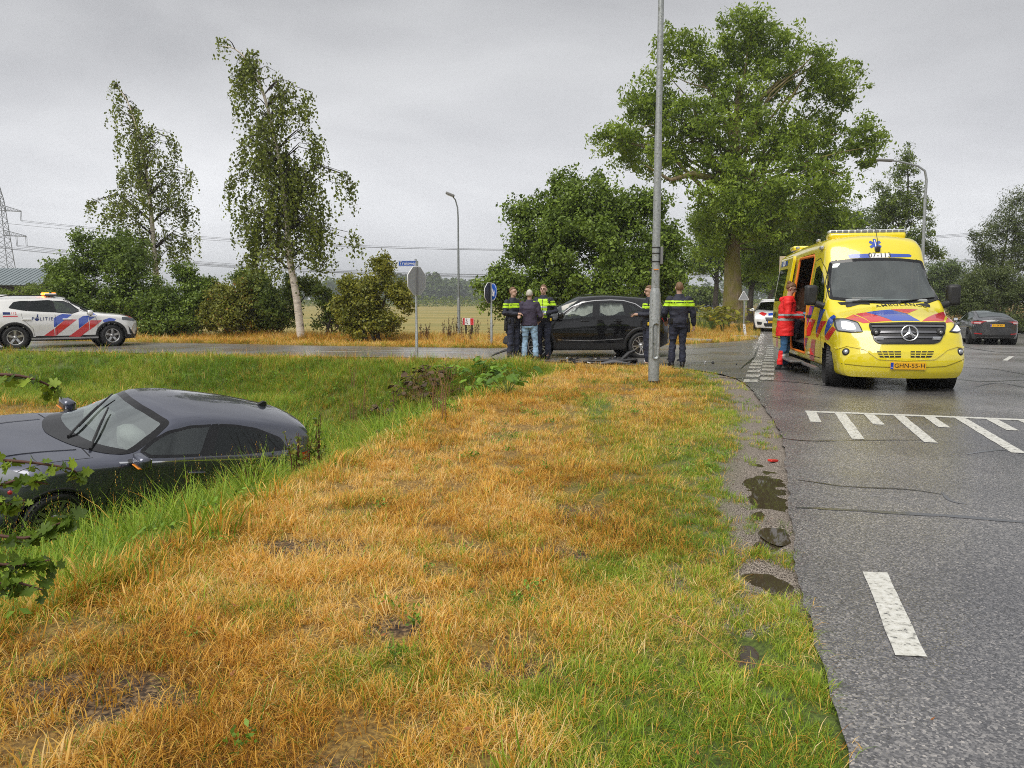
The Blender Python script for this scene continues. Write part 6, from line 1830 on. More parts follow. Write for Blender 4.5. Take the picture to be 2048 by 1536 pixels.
# ------------------------------------------------------------------ ambulance van
YEL = paint('ambulance_yellow', (0.80, 0.66, 0.004), 0.0, 0.3, 0.05)
AMB_RED = paint('ambulance_red', (0.62, 0.012, 0.020), 0.0, 0.3)
AMB_BLUE = paint('ambulance_blue', (0.010, 0.060, 0.42), 0.0, 0.3)
ORANGE = mat('orange_frame', (0.85, 0.22, 0.02), 0.4)
c1 = lambda u, v: (1480 + u / 3.6056, 430 + v / 3.6056)
c6 = lambda u, v: (1530 + u / 5.12, 460 + v / 5.12)
VAN = dict(x0=-4.0, x1=2.97, dx=.034, tuck=.05, arches=((1.95, .345, .41), (-2.37, .345, .41)), rad=(.09, .25, .08, .15),
    front=(1.85, 2.97, .24, 2.6, [(.2, -.10), (.36, -.02), (.5, .0), (.66, -.02), (.75, -.05), (1.0, -.10), (1.3, -.2)]),
    rear=(-3.6, -4.0, .06, 4, [(.3, 0), (1, 0), (2, -.02), (2.7, -.06)]),
    curves=dict(
        zt=[(-4.0, 2.46), (-3.93, 2.58), (-3.6, 2.63), (.2, 2.66), (.55, 2.645), (.80, 2.58), (.95, 2.42), (1.09, 2.20), (1.95, 1.38), (2.05, 1.345), (2.3, 1.27), (2.6, 1.18), (2.8, 1.08), (2.9, .99), (2.95, .86), (2.97, .66)],
        zr=[(-4.0, 2.34), (-3.93, 2.47), (-3.6, 2.515), (.2, 2.58), (.55, 2.56), (.78, 2.47), (.92, 2.27), (1.03, 2.08), (1.62, 1.44), (1.85, 1.27), (2.3, 1.17), (2.6, 1.10), (2.8, 1.01), (2.9, .92), (2.95, .80), (2.97, .60)],
        zs=[(-4.0, 1.4), (1.1, 1.38), (1.62, 1.26), (1.9, 1.13), (2.5, 1.0), (2.8, .90), (2.9, .80), (2.97, .52)],
        zm=[(-4.0, .75), (1.5, .75), (2.4, .68), (2.97, .45)],
        zb=[(-4.0, .34), (-2.2, .30), (1.2, .30), (2.3, .24), (2.97, .24)],
        wm=[(-4.0, .96), (-3.5, .995), (1.4, .995), (2.2, .99), (2.6, .975), (2.85, .945), (2.97, .90)],
        ws=[(-4.0, .94), (-3.5, .975), (1.3, .975), (1.9, .955), (2.5, .945), (2.8, .91), (2.97, .86)],
        wr=[(-4.0, .80), (-3.5, .815), (.4, .815), (.75, .80), (1.02, .80), (1.62, .905), (1.95, .87), (2.4, .845), (2.8, .81), (2.97, .79)]))
amb = Car('ambulance', (6.668, 14.89, .03), R(-99.7), 'yellow ambulance van facing the camera with its side door open', 'ambulance', VAN)
DOOR = [(.14, .42), (.14, 2.33), (-1.44, 2.35), (-1.46, .42)]
DOOR = [tuple(q) for q in rounded(DOOR, .12)]
amb.dead |= amb.mask('R', DOOR, 0, -.2)
FD = [(.30, .44), (.28, 1.5), (.30, 2.20), (.62, 2.24), (.95, 2.05), (1.45, 1.50), (1.52, 1.2), (1.50, .80), (1.42, .44)]
for sd in 'LR': amb.region('front_door#' + sd, amb.mask(sd, FD))
amb.region('bonnet', (amb.c[:, 0] > 2.0) & (amb.c[:, 2] > .98) & (np.abs(amb.c[:, 1]) < .86) & (amb.n[:, 2] > .30))
amb.region('bumper', (amb.c[:, 0] > 2.40) & (amb.c[:, 2] < .70))
FW = [(.40, 1.42), (.42, 2.06), (.64, 2.10), (.90, 1.96), (1.36, 1.48), (1.30, 1.40)]
WS = [tuple(q) for q in amb.px2('F', [c1(*p) for p in ((655, 607), (850, 612), (1075, 612), (1300, 608), (1490, 604), (1440, 470), (1375, 325), (1180, 325), (1000, 326), (820, 328), (636, 337), (645, 470))])]
ws_y = [(q[0], q[1]) for q in WS]
WS = [(-.885, 1.475), (-.45, 1.415), (0, 1.395), (.45, 1.415), (.885, 1.475), (.86, 1.80), (.775, 2.16), (.4, 2.20), (0, 2.21), (-.4, 2.20), (-.775, 2.16), (-.86, 1.80)]
amb.window('windscreen', 'F', WS, glass('van_windscreen', (.66, .74, .72), .9, .17), .055, None, .005, .05)
fwg = {sd: amb.window('door_window', sd, FW, G_SIDE, .025, None, .004, .04) for sd in 'LR'}
P = amb.finish(dict(body=YEL))
for sd in 'LR':
    fwg[sd].parent = P['front_door#' + sd]
    amb.line('shut_line', sd, FD[::1], .012, SEAMK, .0045, .04, None, True)
    amb.panel('quarter_seal', sd, [(1.36, 1.46), (1.50, 1.34), (1.30, 1.36)], BLACK, .006)
    p, n = amb.ray(sd, .44, 1.16); k = MB(); k.box((.44, p.y + n.y * .02, 1.16), (.20, .035, .06), BLACK, None, .014); k.build('handle', P['front_door#' + sd])
# livery of the offside: slanted red and blue bars
def side(polys, m, nm):
    for q in polys: amb.panel(nm, 'R', amb.px2('R', [c6(*p) for p in q]), m, .0035, .07, P['front_door#R'] if nm.startswith('door') else None)
side([((433, 870), (470, 866), (430, 985)), ], mat('pink_sticker', (.75, .03, .30), .4), 'door_stripe')
side([((470, 912), (520, 918), (462, 1085), (428, 1085), (430, 1010)), ((575, 930), (632, 934), (540, 1105), (522, 1090), (530, 1050))], AMB_RED, 'door_stripe')
side([((462, 775), (508, 780), (470, 905), (445, 860)), ((570, 800), (622, 815), (560, 960), (524, 1070), (522, 1010))], AMB_BLUE, 'door_stripe')
side([((480, 1118), (520, 1122), (510, 1345), (462, 1330)), ((400, 1100), (440, 1106), (420, 1180), (400, 1220))], AMB_RED, 'lower_stripe')
side([((655, 905), (705, 868), (730, 890), (690, 975), (612, 1085), (612, 1040))], AMB_BLUE, 'wing_stripe')
side([((612, 1090), (695, 985), (730, 1020), (650, 1130), (620, 1128))], AMB_RED, 'wing_stripe')
# bonnet livery
def bonnet(polys, m):
    for q in polys: amb.panel('bonnet_stripe', 'T', amb.px2('T', [c1(*p) for p in q]), m, .0035, .06, P['bonnet'])
bonnet([((750, 750), (818, 718), (942, 777), (890, 781)), ((832, 714), (908, 703), (1010, 732), (1098, 765), (944, 775)), ((1085, 682), (1282, 682), (1206, 712)), ((1312, 768), (1372, 730), (1462, 699), (1518, 708), (1468, 768)), ((1528, 715), (1586, 748), (1480, 780))], AMB_RED)
bonnet([((910, 703), (1080, 683), (1205, 714), (1255, 742), (1300, 766), (1102, 765), (1012, 731))], AMB_BLUE)
tx = np.array(amb.px2('T', [c1(1158, 662)])[0]); t2 = np.array(amb.px2('T', [c1(1340, 661)])[0]); t1 = np.array(amb.px2('T', [c1(978, 662)])[0])
k = MB()
_tv = text_tris('AMBULANCE', 1.0, 1.2)[0]; amb.word('bonnet_lettering', 'T', 'AMBULANCE', (t1 + t2) / 2, t2 - t1, float(np.hypot(*(t2 - t1)) / np.ptp(_tv[:, 0])), INK, 1.2, .005, P['bonnet'])
amb.word('side_lettering', 'R', 'AMBULANCE', (-2.45, 1.13), (1, 0), .2, INK, 1.05, .105)
for q in (((703, 630), (930, 628), (938, 648), (728, 650)), ((1318, 622), (1490, 622), (1503, 640), (1338, 645))):
    o = amb.px2('T', [c1(*p) for p in q]); amb.panel('air_vent', 'T', o, BLACK, .004, .05, P['bonnet'])
    o = np.array(o)
    for t in (.25, .5, .75): amb.line('vent_slat', 'T', [o[0] * (1 - t) + o[3] * t, o[1] * (1 - t) + o[2] * t], .008, INNER, .010, .05, P['bonnet'])
# face: lamps, grille, intakes
FX = lambda q: amb.px2('F', [c1(*p) for p in q])
for q, in_ in ((((672, 748), (760, 750), (850, 775), (888, 845), (800, 850), (700, 838), (682, 800)), 0), (((1612, 755), (1560, 762), (1505, 845), (1560, 852), (1616, 830), (1618, 790)), 1)):
    o = FX(q)
    amb.panel('headlight_back', 'F', o, mat('lamp_back', (.10, .10, .11), .2, .4), .004, .04)
    hl = amb.panel('headlight', 'F', rounded(o, .02), mat('lamp_clear', (.5, .52, .55), .06, .7), .010, .04)
    c = np.mean(o, 0); s_ = inset(resample(o, .03), .022)
    amb.panel('lit_lamp', 'F', [c + (p - c) * np.array((.50, .50)) + np.array((0, .0)) for p in o], LIT, .016, .04, hl)
    amb.ring('lamp_bezel', 'F', rounded(o, .02), .014, mat('lamp_bezel', (.02, .02, .022), .2), .014, .04, hl)
gr = FX(((930, 785), (1200, 778), (1478, 780), (1482, 800), (1440, 915), (1400, 930), (1000, 930), (965, 905), (930, 810)))
g = amb.panel('grille', 'F', rounded(gr, .03), BLACK, .006, .05)
amb.ring('grille_frame', 'F', rounded(gr, .03), .022, mat('grille_frame', (.03, .03, .032), .15, .2), .020, .04, g)
for v, w in ((808, .026), (848, .030), (885, .030)):
    o = FX(((945 + (v - 785) * .2, v), (1200, v - 3), (1472 - (v - 785) * .2, v))); amb.line('grille_bar', 'F', o, w, mat('grille_bar', (.17, .17, .18), .25, .7), .022, .05, g)
sc = np.array(FX(((1218, 855),))[0])
p, n = amb.ray('F', *sc); n = Vector((n.x, n.y * .5, n.z * .4)).normalized()
k = MB(); M = Matrix.Translation(p + n * .035) @ n.to_track_quat('Z', 'Y').to_matrix().to_4x4()
k.tube([(.118 * math.cos(a), .118 * math.sin(a), 0) for a in np.linspace(0, 2 * math.pi, 37)], .013, CHROME, 8, False, 1, M)
for a in (90, 210, 330):
    a = R(a); t = Vector((math.cos(a), math.sin(a), 0)); s2 = Vector((-t.y, t.x, 0)); b_ = t * .112
    k.add([b_, s2 * .028, Vector((0, 0, .016)), -s2 * .028, t * -.02], [(0, 1, 2), (0, 2, 3), (1, 4, 2), (2, 4, 3)], CHROME, False, M)
k.build('star_emblem', amb.root)
k = MB(); k.lathe([(0, .02), (.025, .02), (.032, 0)], BLACK, 14, M @ Matrix.Translation((0, -.062, 0))); k.build('camera_eye', amb.root)
for u in (980, 1440):                                          # blue strobe and siren in the grille
    c = np.array(FX(((u, 850),))[0]); p, n = amb.ray('F', *c); M = Matrix.Translation(p + n * .02) @ Vector((1, 0, 0)).to_track_quat('Z', 'Y').to_matrix().to_4x4()
    k = MB(); k.lathe([(0, .03), (.02, .03), (.045, .025), (.068, .01), (.07, -.02)], BLACK, 20, M); k.lathe([(0, .034), (.022, .033), (.026, .028)], mat('lamp_grey', (.3, .3, .3), .2, .5), 12, M); k.build('horn_speaker', amb.root)
    c = np.array(FX(((u + (28 if u < 1200 else -28), 892),))[0]); p, n = amb.ray('F', *c)
    k = MB(); k.box(p + n * .018, (.02, .12, .05), mat('strobe_lamp', (.45, .46, .5), .15, .4), None, .01); k.build('strobe_lamp', amb.root)
for q in (((985, 982), (1160, 982), (1160, 1028), (1010, 1028)), ((1230, 982), (1398, 982), (1378, 1028), (1230, 1028))):
    o = FX(q); h = amb.panel('lower_grille', 'F', o, BLACK, .004, .05); o = np.array(o)
    for t in (.3, .65): amb.line('grille_bar', 'F', [o[0] * (1 - t) + o[3] * t, o[1] * (1 - t) + o[2] * t], .014, YEL, .012, .05, h)
    for t in (.2, .45, .7): amb.line('grille_bar', 'F', [o[0] * (1 - t) + o[1] * t, o[3] * (1 - t) + o[2] * t], .012, YEL, .010, .05, h)
for u in (765, 1586):
    c = np.array(FX(((u, 987),))[0]); p, n = amb.ray('F', *c); M = Matrix.Translation(p + n * .004) @ (n + Vector((.6, 0, 0))).normalized().to_track_quat('Z', 'Y').to_matrix().to_4x4()
    k = MB(); k.lathe([(0, .018), (.03, .02), (.045, .012), (.06, .0), (.062, -.05)], BLACK, 20, M); k.lathe([(0, .026), (.034, .022), (.036, .01)], mat('lamp_clear', (.5, .52, .55), .06, .7), 16, M); k.build('fog_lamp', amb.root)
amb.line('bumper_crease', 'F', FX(((690, 960), (770, 940), (900, 965), (1000, 1035), (1200, 1045), (1400, 1035), (1490, 968), (1560, 945), (1610, 955))), .03, YEL, .014, .05)
amb.line('bumper_gap', 'F', FX(((690, 1062), (900, 1090), (1200, 1102), (1480, 1092), (1612, 1040))), .012, mat('bumper_gap', (.25, .20, .01), .5), .004, .05)
amb.plate('F', FX(((1210, 1088),))[0], 'GHN-55-H', .52, .112)
# forehead: band with the vehicle number, star of life, camera, light bar
b_ = FX(((778, 290), (800, 284), (935, 279), (935, 309), (790, 314))); amb.panel('number_band', 'F', b_, AMB_BLUE, .004, .05)
b_ = FX(((1080, 279), (1220, 283), (1236, 292), (1232, 304), (1080, 307))); amb.panel('number_band', 'F', b_, AMB_BLUE, .004, .05)
nb = amb.panel('number_plate_white', 'F', FX(((937, 278), (1078, 277), (1078, 307), (937, 309))), WHITE, .004, .05)
q0, q1 = (np.array(v) for v in FX(((945, 292), (1070, 291))))
amb.word('number_lettering', 'F', '07-113', (q0 + q1) / 2, q1 - q0, .125, INK, 1.1, .007)
e0 = np.array(FX(((975, 213),))[0])
for a in (90, 30, 150):
    a = R(a); t = np.array((math.cos(a), math.sin(a))); s2 = np.array((-t[1], t[0])) * .024
    amb.panel('star_of_life', 'F', [e0 + t * .105 - s2, e0 + t * .105 + s2, e0 - t * .105 + s2, e0 - t * .105 - s2], AMB_BLUE, .004 + .0006 * a, .06)
amb.line('star_of_life', 'F', [e0 + (0, -.075), e0 + (0, .08)], .014, WHITE, .009, .05)
p, n = amb.ray('F', *FX(((990, 253),))[0]); k = MB(); k.box(p + n * .03, (.05, .085, .10), BLACK, None, .02); k.tube([p + n * .03, p + n * .02 + Vector((-.05, 0, .18)), p + Vector((-.2, 0, .42))], .006, BLACK, 5); k.build('roof_camera', amb.root)
LBAR = mat('light_bar_clear', (.72, .74, .76), .2, .2, noise=.25, nscale=14)
k = MB(); k.box((.24, 0, 2.655), (.34, 1.34, .12), YEL, None, .05); k.box((.28, 0, 2.735), (.19, 1.34, .07), LBAR, None, .03)
lb = k.build('light_bar', amb.root)
for i in range(12):
    k = MB(); k.box((.378, -.60 + i * .109, 2.735), (.008, .085, .045), mat('lamp_cell', (.28, .29, .31), .15, .5)); k.build('lamp_cell', lb)
k = MB(); k.box((-3.5, 0, 2.68), (.5, 1.3, .1), YEL, None, .04); k.build('rear_light_box', amb.root)
for x in (-.25, .62, -2.3):
    zz = 2.56 if x > .5 else 2.68
    if x > .5: p, n = amb.ray('R', .60, 2.42)
    else: p = Vector((x, -.72, 2.60)); n = Vector((0, -.5, .8))
    k = MB(); k.box(p + n * .02, (.16, .06, .065), mat('lamp_grey2', (.45, .45, .47), .2, .4), None, .02); k.build('side_lamp', amb.root)
# wipers, mirrors, wheels
for a, b in (((-.55, 1.425), (.15, 1.44)), ((.20, 1.425), (.80, 1.50))):
    pts = [];
    for t in (0, .3, .6, 1): p, n = amb.ray('F', a[0] + (b[0] - a[0]) * t, a[1] + (b[1] - a[1]) * t); pts.append(p + n * .02)
    k = MB(); k.tube(pts, [.016, .013, .011, .007], BLACK, 6); k.build('wiper', amb.root)
for sg in (1, -1):
    k = MB(); k.box((0, 0, 0), (.15, .21, .36), BLACK, (0, 0, sg * -.12), .055); k.tube([(.02, -sg * .08, -.14), (.04, -sg * .2, -.19), (.06, -sg * .29, -.16)], [.06, .06, .055], BLACK, 8)
    o = k.build('wing_mirror', amb.root, (1.42, sg * 1.165, 1.55))
    k = MB(); k.box((-.08, 0, .03), (.008, .19, .26), CHROME, (0, 0, sg * -.12)); k.build('mirror_glass', o)
amb.well(VAN['arches'])
for xa in (1.95, -2.37):
    for sg in (1, -1): amb.wheel(xa, sg * .86, .345, .35, .235, .21, 6, ALLOY_D, sg, R(-14) * (xa > 0))
# ----- the open side: frame, room behind it, step, slid-back door
ROOM = mat('patient_room_wall', (.46, .40, .35), .6); ROOM2 = mat('patient_room_unit', (.48, .46, .42), .5)
k = MB(); k.box((-1.85, .90, 1.58), (4.1, .02, 1.95), ROOM); k.build('far_wall', amb.root)
k = MB(); k.box((-1.85, 0, .62), (4.1, 1.78, .04), mat('patient_floor', (.06, .06, .07), .5)); k.build('room_floor', amb.root)
k = MB(); k.box((-1.85, 0, 2.47), (4.1, 1.5, .03), ROOM2); k.build('room_ceiling', amb.root)
k = MB(); k.box((-3.88, 0, 1.58), (.02, 1.7, 1.9), ROOM); k.build('rear_wall', amb.root)
k = MB(); k.box((.20, .15, 1.58), (.04, 1.4, 1.9), ROOM); k.build('bulkhead', amb.root)
k = MB(); k.box((-.95, .66, 1.05), (1.2, .40, .82), ROOM2, None, .02); k.box((-.95, .70, 2.15), (1.3, .34, .55), ROOM2, None, .02); k.build('cupboard', amb.root)
k = MB(); k.box((-1.95, -.62, 1.05), (.5, .5, .14), mat('tan_seat', (.33, .16, .07), .6), None, .05); k.box((-2.25, -.62, 1.48), (.14, .5, .80), mat('tan_seat', (.33, .16, .07), .6), (0, -.12, 0), .05); k.box((-1.95, -.62, .82), (.3, .3, .36), INNER); k.build('room_seat', amb.root)
k = MB(); k.box((.10, -.80, .95), (.03, .06, 1.0), mat('white_pillar', (.7, .7, .7), .4), None, .01); k.build('grab_pole', amb.root)
amb.ring('door_frame', 'R', inset(resample(DOOR, .05), -.03), .07, ORANGE, -.012, .05)
k = MB(); fr = [(x, amb.ray('R', x, z)[0].y + .02, z) for x, z in resample(inset(resample(DOOR, .05), .015), .08)]
k.tube(fr + fr[:1], .028, ORANGE, 6, False); k.build('door_jamb', amb.root)
SD = [tuple(q) for q in rounded([(-1.58, .40), (-1.56, 2.40), (-3.08, 2.40), (-3.10, .40)], .10)]
sdo = amb.slab('sliding_door', 'R', SD, YEL, .045, .098)
DKG = mat('dark_door_glass', (.006, .007, .007), .04, coat=.5)
amb.panel('door_window', 'R', rounded([(-2.10, 1.44), (-2.02, 2.14), (-3.02, 2.14), (-3.02, 1.44)], .06), DKG, .102, .1, sdo)
amb.panel('side_window', 'R', rounded([(-3.14, 1.44), (-3.14, 2.14), (-3.84, 2.14), (-3.84, 1.44)], .06), DKG, .004, .1)
amb.panel('blue_plate', 'R', [(-2.15, 2.21), (-2.15, 2.33), (-2.95, 2.33), (-2.95, 2.21)], AMB_BLUE, .103, .1, sdo)
amb.panel('white_plate', 'R', [(-2.42, 2.215), (-2.42, 2.325), (-2.68, 2.325), (-2.68, 2.215)], WHITE, .106, .1, sdo)
amb.word('plate_lettering', 'R', '113', (-2.55, 2.27), (1, 0), .10, INK, 1, .1075, sdo)
for q in (((-2.05, .42), (-1.80, .42), (-1.64, .84), (-1.89, .84)), ((-2.65, .42), (-2.40, .42), (-2.24, .84), (-2.49, .84))):
    amb.panel('red_stripe', 'R', q, AMB_RED, .102, .1, sdo)
for q in (((-3.72, .42), (-3.42, .42), (-3.30, .84), (-3.60, .84)),): amb.panel('red_stripe', 'R', q, AMB_RED, .004, .1)
amb.line('door_seam', 'R', [(-1.60, .63), (-3.08, .63)], .012, SEAMK, .1035, .1, sdo)
k = MB(); k.box((-.62, -1.10, .27), (1.35, .26, .035), mat('step_plate', (.22, .22, .22), .4, .5, bump=.4, bscale=120), None, .008); k.box((-.62, -1.0, .235), (1.2, .3, .03), BLACK); k.build('step', amb.root)
k = MB(); k.tube([(.15, -1.0, .25), (1.40, -1.0, .25)], .035, mat('sill_tube', (.45, .45, .45), .3, .8), 10); k.build('sill_tube', amb.root)
amb.cabin(1.62, (.72,), .45, .72, SEAT_D, None, 1.40)
k = MB(); k.box((1.60, .0, 1.45), (.3, 1.3, .06), mat('dash_top', (.34, .36, .36), .5), None, .02); k.box((1.52, .28, 1.53), (.12, .2, .13), BLACK, None, .02); k.box((1.62, -.3, 1.50), (.24, .5, .02), mat('papers', (.35, .37, .38), .6)); k.build('dash_clutter', amb.root)
# ------------------------------------------------------------------ people
def skinned(name, loc):
    return loc
SKIN = mat('skin', (0.50, 0.315, 0.235), 0.5, noise=.1, nscale=14)
SKIN_D = mat('dark_skin', (0.10, 0.055, 0.035), 0.5)
POLNAVY = mat('uniform_navy', (0.016, 0.018, 0.034), 0.7, noise=.3, nscale=9, bump=.5, bscale=16)
POLTROU = mat('uniform_trousers', (0.020, 0.024, 0.046), 0.8, noise=.3, nscale=8, bump=.5, bscale=14)
HIVIS = mat('hi_vis_yellow', (0.50, 0.80, 0.02), 0.6, emit=0.0)
SILVER = mat('reflective_silver', (0.50, 0.55, 0.56), 0.35, .3)
BOOT = mat('black_boot', (0.012, 0.012, 0.012), 0.4)
JEANS = mat('blue_jeans', (0.30, 0.46, 0.64), 0.85, noise=.3, nscale=7, bump=.4, bscale=18)
PLUM = mat('plum_jacket', (0.040, 0.030, 0.058), 0.75, noise=.25, nscale=6, bump=.5, bscale=10)
REDJ = mat('red_jacket', (0.82, 0.018, 0.016), 0.6, noise=.12, nscale=6, bump=.5, bscale=9)
BLUET = mat('blue_trousers', (0.035, 0.115, 0.24), 0.8, noise=.25, nscale=6, bump=.5, bscale=12)
BROWNJ = mat('brown_jacket', (0.16, 0.075, 0.035), 0.7)
HAIR_B = mat('brown_hair', (0.16, 0.075, 0.03), 0.6, noise=.4, nscale=60)
HAIR_S = mat('sandy_hair', (0.17, 0.095, 0.045), 0.6, noise=.4, nscale=60)
HAIR_G = mat('grey_hair', (0.52, 0.49, 0.42), 0.7, noise=.3, nscale=60)
EYE_M = mat('eye', (0.03, 0.025, 0.02), 0.2)
GLOVE = mat('blue_glove', (0.02, 0.28, 0.50), 0.5)

def _sphere(bm, c, r, n=10):
    M = Matrix.Translation(c) @ Matrix.Diagonal((*(r if hasattr(r, '__len__') else (r, r, r)), 1))
    bmesh.ops.create_uvsphere(bm, u_segments=n + 4, v_segments=n, radius=1, matrix=M)
def _limb(bm, pts, rads, n=12):
    m = MB(); m.bm.free(); m.bm = bm
    m.tube(pts, rads, SKIN, n)
    for p, r in zip(pts, rads): _sphere(bm, p, r)
def _loft(bm, st, n=18):
    """stack of ellipses (z, rx, ry, x, y)."""
    m = MB(); m.bm.free(); m.bm = bm
    V = []; Fs = []
    for z, rx, ry, x, y in st:
        for k in range(n):
            a = 2 * math.pi * k / n; c, s = math.cos(a), math.sin(a)
            V.append((x + rx * math.copysign(abs(c) ** .85, c), y + ry * math.copysign(abs(s) ** .85, s), z))
    for i in range(len(st) - 1):
        for k in range(n): Fs.append((i * n + k, i * n + (k + 1) % n, (i + 1) * n + (k + 1) % n, (i + 1) * n + k))
    Fs += [tuple(range(n))[::-1], tuple(range((len(st) - 1) * n, len(st) * n))]
    m.add(V, Fs, SKIN, True)
def fuse(name, bm, m, vox, parent, smooth=4, deci=None):
    """One continuous surface out of overlapping volumes."""
    bmesh.ops.recalc_face_normals(bm, faces=bm.faces)
    me = bpy.data.meshes.new(name); bm.to_mesh(me); bm.free()
    o = bpy.data.objects.new(name, me); COL.objects.link(o)
    r = o.modifiers.new('r', 'REMESH'); r.mode = 'VOXEL'; r.voxel_size = vox; r.use_smooth_shade = True
    s = o.modifiers.new('s', 'SMOOTH'); s.factor = .5; s.iterations = smooth
    if deci: d = o.modifiers.new('d', 'DECIMATE'); d.ratio = deci
    dg = bpy.context.evaluated_depsgraph_get()
    ne = bpy.data.meshes.new_from_object(o.evaluated_get(dg)); ne.name = name
    o.modifiers.clear(); o.data = ne; bpy.data.meshes.remove(me)
    ne.materials.clear(); ne.materials.append(m)
    ne.polygons.foreach_set('use_smooth', np.ones(len(ne.polygons), bool))
    if parent is not None: o.parent = parent
    return o
def wrinkle(o, amp, sc, zlo=-9, zhi=9):
    me = o.data; n = len(me.vertices); v = np.empty(n * 3, np.float32); me.vertices.foreach_get('co', v); v = v.reshape(-1, 3)
    nn = np.empty(n * 3, np.float32); me.vertex_normals.foreach_get('vector', nn); nn = nn.reshape(-1, 3)
    w = fnoise(v[:, 0] * sc + v[:, 1] * sc * .7 + 5, v[:, 2] * sc * 1.6 + v[:, 1] * sc * .4, 3) - .5
    v += nn * (w * amp * ((v[:, 2] > zlo) & (v[:, 2] < zhi)))[:, None]
    me.vertices.foreach_set('co', v.ravel()); me.update()
def band(o, name, m, cond, off=.006, parent=None):
    """A strip sewn onto a garment: the faces that meet cond, lifted a little."""
    me = o.data; bm = bmesh.new(); bm.from_mesh(me)
    bmesh.ops.delete(bm, geom=[f for f in bm.faces if not cond(f.calc_center_median())], context='FACES')
    bm.normal_update()
    for v in bm.verts: v.co += v.normal * off
    if not bm.faces: bm.free(); return None
    q = bpy.data.meshes.new(name); bm.to_mesh(q); bm.free(); q.materials.clear(); q.materials.append(m)
    return link(name, q, parent or o.parent)

